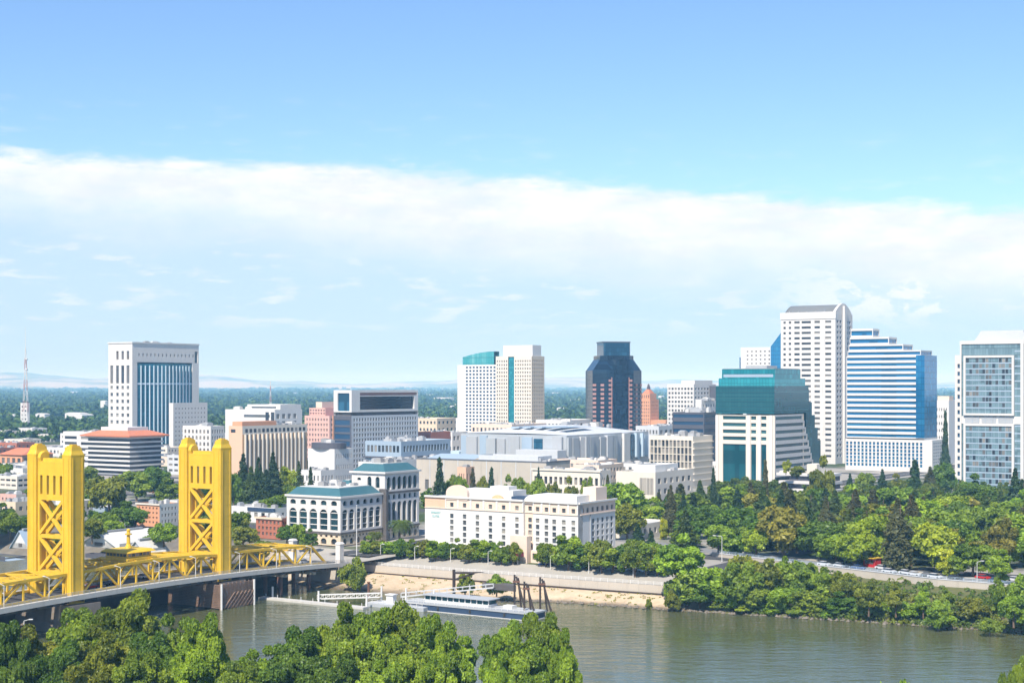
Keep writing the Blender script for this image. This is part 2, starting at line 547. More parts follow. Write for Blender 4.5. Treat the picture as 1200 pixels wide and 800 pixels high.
        for face, plane, a0, a1, z0, z1, rec, wm, wname in ws[100:]:
            m = rest.setdefault((wm, wname), MB())
            P = s.P
            m.poly(P(face, plane, a0, z0, rec), P(face, plane, a1, z0, rec), P(face, plane, a1, z1, rec), P(face, plane, a0, z1, rec))
        for (wm, wname), m in rest.items():
            tag(m.build(wname, wm, s.root), kind='stuff')
        return s
# ------------------------------------------------------------------ ground, river, roads
WATER = -8.0
# stations along the far bank: waterline, slope top (foot of wall), wall top, back of the promenade
ST = [((-640, 872), (-634, 882, -4), (-633, 884, -2.5), (-622, 902, 0)),
      ((-300, 653), (-294, 662, -4), (-293, 664, -2.5), (-285, 677, 0)),
      ((-150, 559), (-146, 565, -4.5), (-145, 567, -2.5), (-137, 580, 0)),
      ((-92, 515), (-82, 528, -4.2), (-81.5, 529, -2.5), (-74, 541, -.4)),
      ((-56, 482), (-51, 505, -5.0), (-50.6, 505.6, -2.6), (-43, 518, -.4)),
      ((-22, 466), (-12, 481, -5.2), (-11.6, 481.6, -2.6), (-5, 492, -.4)),
      ((18, 452), (26, 459.5, -5.2), (26.4, 460.1, -2.6), (33, 470, -.4)),
      ((46, 438), (50, 446.5, -5.2), (50.4, 447.1, -2.6), (57, 458, -.4)),
      ((66, 429), (72, 446, -5), (74, 462, -3), (76, 492, -.6)),
      ((92, 418), (96, 430, -5), (99, 442, -3), (106, 459, -.6)),
      ((118, 405), (121, 413, -4.5), (123, 420, -3), (126, 433, -.6)),
      ((137, 398), (139, 404, -4.5), (140, 408, -3), (143, 420, -.6)),
      ((255, 330), (257, 335, -4.5), (259, 340, -3), (262, 350, -.6)),
      ((760, 40), (764, 46, -4.5), (768, 52, -3), (772, 62, -.6))]
rows = []
for wl, ft, tp, bk in ST:
    a = Vector((wl[0], wl[1], 0))
    o = Vector((ft[0] - wl[0], ft[1] - wl[1], 0)).normalized()
    u = a - o * 6
    b = Vector((bk[0], bk[1], 0))
    e_ = Vector((EX, EY, 0))
    far = [b + e_ * s for s in (60, 500, 3000, 20500)]
    if bk[0] > 200 or bk[0] < -250:
        far = [b + Vector((math.copysign(s * .9, bk[0]), s, 0)) for s in (60, 500, 3000, 17000)]
    rows.append([(u.x, u.y, -12), (wl[0], wl[1], WATER - .05), ft, tp, bk] + [(p.x, p.y, 0) for p in far])
bank, city = MB(), MB()
for r0, r1 in zip(rows[:-1], rows[1:]):
    for k in range(len(r0) - 1):
        t = bank if k < 4 else city
        t.poly(r0[k], r1[k], r1[k + 1], r0[k + 1])

m, g = new_mat('city_ground')
pos = g.n('ShaderNodeNewGeometry').outputs['Position']
n = g.noise(pos, 0.012, 4.0, 0.6)
n2_ = g.noise(pos, 0.06, 3.0, 0.6)
c = g.mix(g.step(n, 0.42, 0.55), (0.05, 0.075, 0.025), (0.30, 0.28, 0.25))
c = g.mix(g.step(n2_, 0.5, 0.7, 0.0, 0.8), c, (0.10, 0.10, 0.10))
far_ = g.step(g.n('ShaderNodeSeparateXYZ', {0: pos}).outputs[1], 1500.0, 2600.0)
c = g.mix(far_, c, g.mix(g.step(n, 0.5, 0.62), (0.030, 0.055, 0.020), (0.06, 0.085, 0.035)))
g.n('ShaderNodeOutputMaterial', {'Surface': g.n('ShaderNodeBsdfPrincipled', {'Base Color': c, 'Roughness': 0.95, 'Specular IOR Level': 0.1}).outputs[0]})

m, g = new_mat('bank_earth')
pos = g.n('ShaderNodeNewGeometry').outputs['Position']
px_ = g.n('ShaderNodeSeparateXYZ', {0: pos})
n = g.noise(pos, 0.09, 5.0, 0.65)
veg = g.step(g.m('ADD', px_.outputs[0], g.m('MULTIPLY', n, 16.0)), 52.0, 74.0)
tan_ = g.mix(g.noise(pos, 0.35, 4.0, 0.6), (0.34, 0.25, 0.155), (0.62, 0.50, 0.36))
zz = g.m('ADD', px_.outputs[2], g.m('MULTIPLY', n, 1.6))
tan_ = g.mix(g.step(zz, -6.1, -7.3), tan_, (0.11, 0.088, 0.06))
sn = g.n('ShaderNodeVectorMath', {0: pos, 1: (0.5, 0.5, 0.12)}, operation='MULTIPLY').outputs[0]
tan_ = g.mix(g.step(g.noise(sn, 1.0, 4.0, 0.6), 0.55, 0.72, 0.0, 0.5), tan_, (0.20, 0.15, 0.09))
old_ = g.mix(g.noise(pos, 0.2, 4.0, 0.6), (0.08, 0.075, 0.06), (0.24, 0.21, 0.17))
tan_ = g.mix(g.step(px_.outputs[0], -78.0, -92.0), tan_, old_)
grn = g.mix(g.noise(pos, 0.5, 4.0, 0.6), (0.045, 0.075, 0.018), (0.17, 0.15, 0.07))
g.n('ShaderNodeOutputMaterial', {'Surface': g.n('ShaderNodeBsdfPrincipled', {'Base Color': g.mix(veg, tan_, grn), 'Roughness': 0.95, 'Specular IOR Level': 0.1}).outputs[0]})

m, g = new_mat('near_ground')
pos = g.n('ShaderNodeNewGeometry').outputs['Position']
c = g.mix(g.noise(pos, 0.15, 4.0, 0.6), (0.05, 0.09, 0.015), (0.16, 0.18, 0.05))
c = g.mix(g.step(g.noise(pos, 0.03, 4.0, 0.6), .48, .62, 0, .8), c, (0.20, 0.17, 0.09))
c = g.mix(g.step(g.noise(pos, 1.3, 3.0, 0.6), .5, .7, 0, .5), c, (0.035, 0.06, 0.012))
g.n('ShaderNodeOutputMaterial', {'Surface': g.n('ShaderNodeBsdfPrincipled', {'Base Color': c, 'Roughness': 0.95, 'Specular IOR Level': 0.1}).outputs[0]})

m, g = new_mat('river')
pos = g.n('ShaderNodeNewGeometry').outputs['Position']
rv = g.n('ShaderNodeMapping', {'Vector': pos, 'Rotation': (0, 0, R(33)), 'Scale': (0.35, 1.0, 1.0)}).outputs[0]
w1 = g.noise(rv, 0.35, 4.0, 0.62)
w2 = g.noise(rv, 1.6, 3.0, 0.6)
w3 = g.noise(rv, 0.030, 3.0, 0.5)
hgt = g.m('ADD', g.m('MULTIPLY', w1, 1.0), g.m('MULTIPLY', w2, 0.10))
bmp = g.n('ShaderNodeBump', {'Strength': g.step(w3, 0.35, 0.65, 0.34, 0.75), 'Distance': 0.7, 'Height': hgt})
b = g.n('ShaderNodeBsdfPrincipled', {'Base Color': g.mix(w3, (0.072, 0.086, 0.038), (0.098, 0.102, 0.040)), 'Roughness': 0.06, 'IOR': 1.55, 'Normal': bmp.outputs[0]})
g.n('ShaderNodeOutputMaterial', {'Surface': b.outputs[0]})

tag(bank.build('river_bank', 'bank_earth'), kind='structure')
tag(city.build('ground', 'city_ground'), kind='structure')
wt = MB()
wt.poly((-1400, -600, WATER), (1500, -600, WATER), (1500, 1300, WATER), (-1400, 1300, WATER))
tag(wt.build('river_water', 'river'), kind='structure')

NB = [(-700, 700), (-300, 470), (-165, 388), (-105, 335), (-50, 312), (0, 296), (40, 278), (85, 248), (140, 200), (420, 0), (700, -400)]
nb = MB()
for (x0, y0), (x1, y1) in zip(NB[:-1], NB[1:]):
    o = (-0.5, -0.85)
    prof = [(0 - 5, -12), (0, WATER - .05), (9, -5.2), (30, -4.2), (700, -3.8)]
    prof[0] = (-5, -12)
    for (d0, z0), (d1, z1) in zip(prof[:-1], prof[1:]):
        nb.poly((x0 + o[0] * d0, y0 + o[1] * d0, z0), (x1 + o[0] * d0, y1 + o[1] * d0, z0), (x1 + o[0] * d1, y1 + o[1] * d1, z1), (x0 + o[0] * d1, y0 + o[1] * d1, z1))
tag(nb.build('near_shore', 'near_ground'), kind='structure')

def ribbon(name, mat, pts, width, z, kind='structure', thick=0.0):
    mb = MB()
    P3 = [Vector((p[0], p[1], 0)) for p in pts]
    L, Rr = [], []
    for i, p in enumerate(P3):
        t = (P3[min(i + 1, len(P3) - 1)] - P3[max(i - 1, 0)]).normalized()
        nrm = Vector((-t.y, t.x, 0))
        L.append(p + nrm * width / 2)
        Rr.append(p - nrm * width / 2)
    for i in range(len(P3) - 1):
        mb.poly((*Rr[i].xy, z), (*Rr[i + 1].xy, z), (*L[i + 1].xy, z), (*L[i].xy, z))
    o = mb.build(name, mat)
    tag(o, kind=kind)
    return o

# riverfront road behind the flood wall, the avenue running from the bridge, side streets
RW = [(66, 506), (93, 471), (121, 436.5), (137, 424.5), (232, 352)]
RW2 = [(x + 7.5, y + 6.5) for x, y in RW]
ribbon('river_road', 'road_pale', [(40, 560)] + RW2, 9.0, 0.02)
ribbon('pavement', 'paving', [(x + 12.5, y + 10.5) for x, y in RW], 4.5, 0.16)
av0 = Vector((-62.0, 497.0, 0))
AV = [av0 + Vector((EX, EY, 0)) * t for t in (14, 60, 200, 600, 1200)]
ribbon('avenue', 'asphalt', [(p.x, p.y) for p in AV], 17, 0.03)
for off in (-10.4, 10.4):
    ribbon('pavement', 'paving', [(p.x + SX * off, p.y + SY * off) for p in AV[1:]], 3.6, 0.15)
ribbon('lane_marking', 'white_paint', [(p.x, p.y) for p in AV], 0.35, 0.036)
pr = [Vector(((s[2][0] + s[3][0]) / 2 + 2, (s[2][1] + s[3][1]) / 2 + 3, 0)) for s in ST[4:8]]
for k in range(3):
    pass
# ground slab of the promenade: sits on the bank between wall top and the hotel
pm = MB()
for s0, s1 in zip(ST[3:7], ST[4:8]):
    a0, a1, b0, b1 = Vector(s0[2]), Vector(s1[2]), Vector(s0[3]), Vector(s1[3])
    up = Vector((0, 0, .05))
    pm.poly(a0 + up, a1 + up, b1 + up, b0 + up)
tag(pm.build('promenade_path', 'paving'), kind='structure')
# streets of the downtown grid, as ribbons
for t in (75, 175, 290, 420, 560):
    p = av0 + Vector((EX, EY, 0)) * t
    ribbon('street', 'asphalt', [(p.x - SX * 700, p.y - SY * 700), (p.x + SX * 600, p.y + SY * 600)], 12, 0.012)
for o in (-330, -230, -130, 120, 220, 330):
    ribbon('street', 'asphalt', [(av0.x + SX * o + EX * t, av0.y + SY * o + EY * t) for t in (40, 900)], 12, 0.016)

# bluish far hills behind the plain
m, g = new_mat('hill')
pos = g.n('ShaderNodeNewGeometry').outputs['Position']
c = g.mix(g.step(g.noise(pos, 0.0012, 5.0, 0.6), 0.42, 0.58), (0.10, 0.13, 0.05), (0.36, 0.32, 0.22))
g.n('ShaderNodeOutputMaterial', {'Surface': g.n('ShaderNodeBsdfPrincipled', {'Base Color': c, 'Roughness': 1.0, 'Specular IOR Level': 0.0}).outputs[0]})
rng = np.random.default_rng(5)
def ridge(px):
    a = 6.5 + 3.0 * math.sin(px * .0093 + 1) + 2.0 * math.sin(px * .021) + 1.0 * math.sin(px * .057 + 2)
    a += 7.5 * math.exp(-((px - 300) / 70.0) ** 2) + 3.5 * math.exp(-((px - 90) / 120.0) ** 2)
    return a
hl = MB()
cols = []
for i in range(181):
    px = -700 + i * 2600 / 180
    prof = []
    for D, k in ((15500, 0.0), (16500, .42), (17500, .6), (18600, 1.0), (19800, .8), (21000, 0.0)):
        y = HOR - ridge(px + D * .004) * k
        z = ZY(y, D) if k > 0 else -1.0
        prof.append((PX(px, D), D, z + float(rng.uniform(-6, 6)) * (k > 0)))
    cols.append(prof)
for a, b_ in zip(cols[:-1], cols[1:]):
    for k in range(5):
        hl.poly(a[k], b_[k], b_[k + 1], a[k + 1])
tag(hl.build('hills', 'hill'), kind='structure')

# the blue summer haze over the plain
hz = MB()
hz.box(-17000, 17000, -1300, 22500, -14.5, 205)
m, g = new_mat('haze_air')
v = g.n('ShaderNodeVolumePrincipled', {'Color': (0.28, 0.62, 1.0), 'Absorption Color': (1.0, 1.0, 1.0), 'Density': 1.05e-4, 'Anisotropy': -0.3})
g.n('ShaderNodeOutputMaterial', {'Volume': v.outputs[0]})
tag(hz.build('haze', 'haze_air'), kind='stuff')

# ------------------------------------------------------------------ the yellow vertical-lift bridge
BO = (-114.8, 399.0, 0.0)
bridge = empty('lift_bridge', BO, ROT)
tag(bridge, 'golden yellow vertical-lift bridge with two braced towers crossing the brown river', 'bridge')
T2Y, YA, YB, BW = 55.3, -62.0, 113.0, 17.0
def zd(y):
    return 1.6 - ((y - 25.0) / 80.0) ** 2 * 2.0
def b2w(x, y, z=0.0):
    c, q = math.cos(ROT), math.sin(ROT)
    return (BO[0] + c * x - q * y, BO[1] + q * x + c * y, z)

def strip(part, mat, x0, x1, h0, h1, ya=YA, yb=YB, n=20):
    mb = MB()
    ys = [ya + (yb - ya) * i / n for i in range(n + 1)]
    for a, c in zip(ys[:-1], ys[1:]):
        za, zc = zd(a), zd(c)
        mb.poly((x0, a, za + h1), (x1, a, za + h1), (x1, c, zc + h1), (x0, c, zc + h1))
        mb.poly((x0, a, za + h0), (x0, c, zc + h0), (x1, c, zc + h0), (x1, a, za + h0))
        mb.poly((x1, a, za + h0), (x1, c, zc + h0), (x1, c, zc + h1), (x1, a, za + h1))
        mb.poly((x0, a, za + h0), (x0, a, za + h1), (x0, c, zc + h1), (x0, c, zc + h0))
    mb.poly((x0, ya, zd(ya) + h0), (x1, ya, zd(ya) + h0), (x1, ya, zd(ya) + h1), (x0, ya, zd(ya) + h1))
    mb.poly((x0, yb, zd(yb) + h0), (x1, yb, zd(yb) + h0), (x1, yb, zd(yb) + h1), (x0, yb, zd(yb) + h1))
    return mb.build(part, mat, bridge)

strip('road_deck', 'asphalt', -13.4, -3.6, -0.5, 0.02)
strip('sidewalk', 'deck_white', -0.4, 2.2, -0.35, 0.18)
strip('sidewalk', 'deck_white', -19.2, -16.6, -0.35, 0.18)
strip('fascia_beam', 'deck_white', 2.203, 2.5, -0.9, 0.35)
strip('fascia_beam', 'deck_white', -19.5, -19.203, -0.9, 0.35)
for x in (-15.6, -11.5, -8.5, -5.5, -1.2):
    strip('deck_girder', 'steel_dark', x - .3, x + .3, -2.2, -0.52)
fb = MB()
for i in range(36):
    y = YA + 1 + i * 4.9
    fb.box(-18.8, 2.0, y - .2, y + .2, zd(y) - 1.5, zd(y) - 0.53)
fb.build('floor_beam', 'steel_dark', bridge)
for x in (2.35, -19.35):
    rb = MB()
    y = YA
    while y < YB:
        rb.box(x - .05, x + .05, y - .05, y + .05, zd(y) + .35, zd(y) + 1.35)
        y += 1.9
    for h in (0.65, 0.95, 1.3):
        n = 20
        for i in range(n):
            a, c = YA + (YB - YA) * i / n, YA + (YB - YA) * (i + 1) / n
            rb.bar((x, a, zd(a) + h), (x, c, zd(c) + h), .05)
    rb.build('railing', 'deck_white', bridge)

def tower(y0):
    t = empty('tower', (0, y0, 0))
    t.parent = bridge
    zb = zd(y0 + 2.5)
    dep = 5.1
    for sx in (0, 1):
        xa, xb = (-3.4, 0.0) if sx == 0 else (-BW, -BW + 3.4)
        lg = MB()
        P = lambda i, x=0: [(xa + i, i), (xb - i, i), (xb - i, dep - i), (xa + i, dep - i)]
        c = .35                                        # re-entrant corners of the riveted leg
        plan = [(xa + c, 0), (xb - c, 0), (xb, c), (xb, dep - c), (xb - c, dep), (xa + c, dep), (xa, dep - c), (xa, c)]
        lg.prism(plan, zb - 3.2, 37.6)
        for y in (-0.12, dep + .0):
            lg.box(xa + .6, xa + 1.0, y, y + .12, zb - 1, 37.2)
            lg.box(xb - 1.0, xb - .6, y, y + .12, zb - 1, 37.2)
        for x in ((xb, xb + .12) if sx == 0 else (xa - .12, xa),):
            lg.box(x[0], x[1], .8, 1.15, zb - 1, 37.2)
            lg.box(x[0], x[1], dep - 1.15, dep - .8, zb - 1, 37.2)
        k = 6
        while k < 37:
            lg.box(xa + 1.02, xb - 1.02, -.05, 0.0, k, k + .16)
            lg.box(xb if sx == 0 else xa - .05, xb + .05 if sx == 0 else xa, 1.17, dep - 1.17, k, k + .16)
            k += 3.1
        leg = lg.build('tower_leg', 'bridge_yellow', t)
        hd = MB()
        cx, cy = (xa + xb) / 2, dep / 2
        i0 = lambda q: [(cx + (p[0] - cx) * q, cy + (p[1] - cy) * q) for p in plan]
        hd.prism(i0(1.02), 37.62, 38.0)
        hd.prism(i0(0.99), 38.0, 39.0, i0(0.80))
        hd.prism(i0(0.78), 39.0, 40.0, i0(0.72))
        hd.build('tower_cap', 'bridge_yellow', t)
        fn = MB()
        for q, z0, z1 in ((.60, 40.0, 40.35), (.36, 40.35, 40.7)):
            fn.prism(i0(q), z0, z1)
        fn.build('finial', 'bridge_yellow', t)
        sh = MB()                                        # sheave housing that bulges inward beside the cap
        xi = xa - 0.0 if sx == 0 else xb
        sgn = -1 if sx == 0 else 1
        n = 12
        pts = [(cy + 1.75 * math.cos(2 * math.pi * q / n), 37.0 + 1.75 * math.sin(2 * math.pi * q / n)) for q in range(n)]
        i = len(sh.v)
        sh.v += [(xi + sgn * .02, p[0], p[1]) for p in pts] + [(xi + sgn * .9, p[0] * .9 + cy * .1, p[1] * .9 + 3.7) for p in pts]
        sh.f += [tuple(range(n)), tuple(range(n, 2 * n))] + [(q, (q + 1) % n, n + (q + 1) % n, n + q) for q in range(n)]
        sh.build('sheave_housing', 'bridge_yellow', t)
    xa, xb = -BW + 3.4, -3.4
    for yy in (1.0, dep - 1.7):
        pf = MB()
        th = .7
        def panel(a0, a1, z0, z1):
            pf.box(a0, a1, yy, yy + th, z0, z1)
        panel(xa, xb, 32.4, 35.7)
        panel(xa, xb, 35.72, 36.1)
        sw = (xb - xa) / 4
        for k in range(4):
            if k == 0:
                panel(xa, xa + sw * .32, 27.4, 32.398)
            panel(xa + sw * (k + .68), xa + sw * (k + (1.32 if k < 3 else 1.0)), 27.4, 32.398)
        panel(xa, xb, 25.9, 27.398)
        panel(xa, xb, 15.9, 16.9)
        panel(xa, xb, 6.2, 7.5)
        if True:
            for z0, z1 in ((16.9, 25.9), (7.5, 15.9)):
                for s_ in (0, 1):
                    a, c = ((xa + .5, yy + .3, z0), (xb - .5, yy + .3, z1)) if s_ == 0 else ((xa + .5, yy + .42, z1), (xb - .5, yy + .42, z0))
                    br = MB()
                    br.bar(a, c, .43)
                    br.build('cross_brace', 'bridge_yellow', t)
            # inner posts that frame the openings
            panel(xa, xa + .55, 7.5, 15.898); panel(xb - .55, xb, 7.5, 15.898)
            panel(xa, xa + .55, 16.902, 25.898); panel(xb - .55, xb, 16.902, 25.898)
        pf.build('portal_frame', 'bridge_yellow', t)
    for x in (-3.1, -BW + 3.1):                           # side bracing seen through the tower
        pass
    tb = MB()
    tb.box(xa, xb, 1.3, dep - 1.3, 34.6, 35.6)
    tb.box(xa + 1.2, xb - 1.2, 1.6, dep - 1.6, 35.6, 36.9)
    tb.build('machinery_deck', 'bridge_yellow', t)
    return t

tower(0.0)
tower(T2Y)

def truss(x, ya, yb, npan, hgt, slope_end=False, arch=0.0):
    t = empty('truss', (x, ya, 0))
    t.parent = bridge
    L = yb - ya
    ys = [ya + L * i / npan for i in range(npan + 1)]
    top = [zd(y) + hgt + arch * math.sin(math.pi * i / npan) for i, y in enumerate(ys)]
    bot = [zd(y) + .3 for y in ys]
    def put(part, a, b, r):
        mb = MB()
        mb.bar((0, a[0] - ya, a[1]), (0, b[0] - ya, b[1]), r)
        mb.build(part, 'bridge_yellow', t)
    tc, bc = MB(), MB()
    last = npan - 1 if slope_end else npan
    for i in range(npan):
        bc.bar((0, ys[i] - ya, bot[i]), (0, ys[i + 1] - ya, bot[i + 1]), .30)
        if i < last:
            tc.bar((0, ys[i] - ya, top[i]), (0, ys[i + 1] - ya, top[i + 1]), .36)
    tc.build('top_chord', 'bridge_yellow', t)
    bc.build('bottom_chord', 'bridge_yellow', t)
    for i in range(npan + 1):
        if i <= last:
            put('truss_post', (ys[i], bot[i]), (ys[i], top[i]), .22)
        if i < npan:
            if i == last:
                put('truss_diagonal', (ys[i], top[i]), (ys[i + 1], bot[i + 1]), .32)
            elif i % 2 == 0:
                put('truss_diagonal', (ys[i], bot[i]), (ys[i + 1], top[i + 1]), .24)
            else:
                put('truss_diagonal', (ys[i], top[i]), (ys[i + 1], bot[i + 1]), .24)
    return ys, top

for x in (-1.2, -15.8):
    truss(x, YA, -0.3, 9, 5.6)
    truss(x, 5.4, T2Y - .3, 8, 5.6, arch=0.7)
ys1, tp1 = truss(-1.2, T2Y + 5.4, 104, 6, 5.9, True)
truss(-15.8, T2Y + 5.4, 104, 6, 5.9, True)
def sway(ya, yb, n, h, arch=0.0):
    for i in range(n + 1):
        y = ya + (yb - ya) * i / n
        z = zd(y) + h + arch * math.sin(math.pi * i / n)
        mb = MB()
        mb.bar((-15.4, y, z), (-1.6, y, z), .24)
        mb.bar((-15.4, y, z - 1.1), (-1.6, y, z - 1.1), .16)
        for k in range(6):
            a, c = -15.4 + 2.3 * k, -15.4 + 2.3 * (k + 1)
            mb.bar((a, y, z - (1.1 if k % 2 else 0)), (c, y, z - (0 if k % 2 else 1.1)), .1)
        mb.build('sway_frame', 'bridge_yellow', bridge)
    for i in range(n):
        y0, y1 = ya + (yb - ya) * i / n, ya + (yb - ya) * (i + 1) / n
        z0 = zd(y0) + h + arch * math.sin(math.pi * i / n)
        z1 = zd(y1) + h + arch * math.sin(math.pi * (i + 1) / n)
        mb = MB()
        mb.bar((-15.4, y0 + .4, z0 + .05), (-1.6, y1 - .4, z1 + .05), .17)
        mb.bar((-15.4, y1 - .4, z1 + .25), (-1.6, y0 + .4, z0 + .25), .17)
        mb.build('lateral_brace', 'bridge_yellow', bridge)
sway(YA, -.8, 9, 5.55)
sway(6.2, T2Y - .9, 8, 5.55, 0.7)
sway(T2Y + 6.2, 96.5, 5, 5.85)

# operator cabin and signal mast riding on the middle span
cab = empty('operator_cabin', (-8.5, 28.0, 7.9))
cab.parent = bridge
mb = MB(); mb.box(-5.5, 5.5, -5.5, 5.5, 0.2, 0.8); mb.build('cabin_floor', 'bridge_yellow', cab)
mb = MB(); mb.box(-4.2, 4.2, -4.4, 4.4, .802, 2.3); mb.build('cabin_wall', 'bridge_yellow', cab)
for fx in range(6):
    mb = MB(); mb.box(-3.9 + fx * 1.32, -2.8 + fx * 1.32, -4.45, -4.402, 1.2, 2.0); mb.build('window', 'pane_dark', cab)
    mb = MB(); mb.box(4.202, 4.25, -3.9 + fx * 1.32, -2.8 + fx * 1.32, 1.2, 2.0); mb.build('window', 'pane_dark', cab)
mb = MB(); mb.prism([(-5.3, -5.3), (5.3, -5.3), (5.3, 5.3), (-5.3, 5.3)], 2.302, 3.0, [(-4.4, -4.4), (4.4, -4.4), (4.4, 4.4), (-4.4, 4.4)]); mb.build('cabin_roof', 'bridge_yellow', cab)
mb = MB()
oc = [(1.05 * math.cos(a * math.pi / 4), 1.05 * math.sin(a * math.pi / 4)) for a in range(8)]
sc = lambda q: [(p[0] * q, p[1] * q) for p in oc]
mb.prism(sc(1.0), 3.0, 4.2, sc(.55)); mb.prism(sc(.5), 4.2, 6.8, sc(.42)); mb.prism(sc(.9), 6.8, 7.1); mb.prism(sc(.45), 7.1, 7.9)
mb.dome((0, 0, 7.9), .55, .55, .6, 8, 3)
mb.build('signal_mast', 'bridge_yellow', cab)

# piers
def pier(y0, y1, x0=-18.5, x1=2.6):
    mb = MB()
    mb.prism([(x0 - 1, y0 - .6), (x1 + 1, y0 - .6), (x1 + 1, y1 + .6), (x0 - 1, y1 + .6)], -14, -5.5, [(x0, y0), (x1, y0), (x1, y1), (x0, y1)])
    mb.prism([(x0, y0), (x1, y0), (x1, y1), (x0, y1)], -5.498, -0.75)
    mb.build('pier', 'pier_stone', bridge)
pier(-2.5, 8.0)
pier(T2Y - 2.6, T2Y + 8.2)
fe = MB()                                                  # timber fender round the far pier
y0, y1, xx = T2Y - 4.6, T2Y + 9.0, 4.6
for k in range(15):
    fe.box(xx, xx + .22, y0, y1, -7.6 + k * .46, -7.6 + k * .46 + .3)
    fe.box(-16, xx, y0 - .22, y0, -7.6 + k * .46, -7.6 + k * .46 + .3)
for k in range(8):
    a = y0 + 1 + k * 1.6
    fe.bar((xx + .32, a, -7.8), (xx + .32, min(a + 4.6, y1), -7.8 + min(4.6, y1 - a) * .95), .16)
for k in range(9):
    y = y0 + (y1 - y0) * k / 8
    fe.bar((xx - .2, y, -11), (xx - .2, y, -0.6), .2, 6)
fe.build('timber_fender', 'timber_brown', bridge)
for y in (y0, y1):
    mb = MB(); mb.bar((xx + .4, y, -11), (xx + .4, y, -0.6), .32, 10); mb.build('fender_post', 'white_paint', bridge)
shade_mb = MB()
shade_mb.box(-19.0, -18.6, YA + 6, 106, -11, -2.3)  # long dark wall added below the deck to stand in for its shade
shade_mb.build('shade_wall', 'timber_dark', bridge)
for y in (84.0, 97.0):
    for x in (-14.5, -8.5, -2.2):
        mb = MB()
        mb.bar((x, y, -12), (x, y, zd(y) - 2.21), .62, 12)
        mb.build('pier_column', 'rust_brown', bridge)
    mb = MB(); mb.box(-16.5, .2, y - .7, y + .7, zd(y) - 2.9, zd(y) - 2.205); mb.build('pier_cap', 'concrete', bridge)
mb = MB(); mb.box(-20, 3, 110, 116, -7, zd(112) - .92); mb.build('abutment', 'concrete', bridge)
for x in (-18.3, 1.3):
    mb = MB(); mb.box(x - .9, x + .9, 107, 109, zd(108) + .2, zd(108) + 6.3); mb.prism([(x - 1.1, 106.8), (x + 1.1, 106.8), (x + 1.1, 109.2), (x - 1.1, 109.2)], zd(108) + 6.302, zd(108) + 6.9, [(x - .7, 107.2), (x + .7, 107.2), (x + .7, 108.8), (x - .7, 108.8)]); mb.build('pylon', 'white_stone', bridge)
# ramp joining deck and avenue
rp = MB()
c = [b2w(-19.5, YB, zd(YB) - .02), b2w(2.5, YB, zd(YB) - .02), b2w(6, YB + 26, .05), b2w(-22, YB + 26, .05)]
rp.poly(*c)
tag(rp.build('road_ramp', 'paving'), kind='structure')

def lamp(name, label, loc, h, mat='white_paint', arm=1.6, group=None, rz=0.0):
    r = empty(name, loc, rz)
    tag(r, label, 'street lamp', group)
    mb = MB(); mb.bar((0, 0, 0), (0, 0, h), .12, 8, .07); mb.build('lamp_post', mat, r)
    mb = MB(); mb.bar((0, 0, h), (arm, 0, h + .35), .06, 6); mb.build('lamp_arm', mat, r)
    mb = MB(); mb.prism([(arm - .1, -.16), (arm + .75, -.12), (arm + .75, .12), (arm - .1, .16)], h + .25, h + .45); mb.build('lamp_head', mat, r)
    return r
ordn = ['first', 'second', 'third', 'fourth', 'fifth', 'sixth', 'seventh', 'eighth', 'ninth', 'tenth', 'eleventh', 'twelfth', 'thirteenth', 'fourteenth', 'fifteenth',
        'sixteenth', 'seventeenth', 'eighteenth', 'nineteenth', 'twentieth']
def nth(i):
    if i < 20:
        return ordn[i]
    tens = {2: 'twenty', 3: 'thirty', 4: 'forty', 5: 'fifty', 6: 'sixty', 7: 'seventy', 8: 'eighty', 9: 'ninety'}
    t, u = divmod(i + 1, 10)
    return (tens[t][:-1] + 'ieth') if u == 0 else tens[t] + '-' + ordn[u - 1]
for k, y in enumerate((-22, -8, 16, 30, 44, 62, 78, 94)):
    lamp('street_lamp', f'white lamp post on the downstream bridge walkway, {nth(k)} counting towards downtown', b2w(1.4, y, zd(y) + .18), 5.6, group='white lamp posts along the bridge walkway', rz=ROT + R(180))
# ------------------------------------------------------------------ buildings
def stripes(b, face, a0, a1, z0, z1, n, mat, wmat, frac=0.5, plane=0.0, rec=0.4, edge=0.6, name='window_band'):
    h = (z1 - z0) / n
    b.wall(face, a0, a1, z0, z1, plane, [(a0 + edge, a1 - edge, z0 + h * (i + .5 - frac / 2), z0 + h * (i + .5 + frac / 2)) for i in range(n)], mat, wmat, rec, 'wall', name)

# --- white courthouse tower with a bowed glass front
b = Bld('courthouse_tower', 'tall white stone courthouse tower with a great bowed blue glass front, behind the red-roofed block', 'office tower', 127, 155, 233, 1400)
H = b.Z(402)
w, d = b.w, b.d
win = []
cs = [(-w * q) for q in (.86, .62, .40, .18)]
for i, c in enumerate(cs):
    if i:
        win.append((c - 1.6, c + 1.6, b.Z(421), b.Z(411), 'pane_warm'))
    win.append((c - 1.9, c + 1.9, b.Z(449), b.Z(428)))
    for k in range(9):
        z = b.Z(456) - k * 6.3
        win.append((c - 1.6, c + 1.6, z, z + 3.1, 'pane_grey'))
b.wall('W', -w, 0, 0, H, 0, win, 'white_stone', 'pane_dark', .9)
g0, g1, gz = d * .07, d * .90, b.Z(424)
win = [(g0, g1, 2, gz)] + [(d * (.09 + .058 * k), d * (.09 + .058 * k) + 1.6, b.Z(417), b.Z(417) + 2.6) for k in range(15)]
win += [(d * .935, d * .985, b.Z(424), b.Z(410))]
b.wall('S', 0, d, 0, H, 0, win, 'white_stone', 'pane_grey', 1.0)
b.wins = [q for q in b.wins if not (q[0] == 'S' and q[3] - q[2] > 20)]
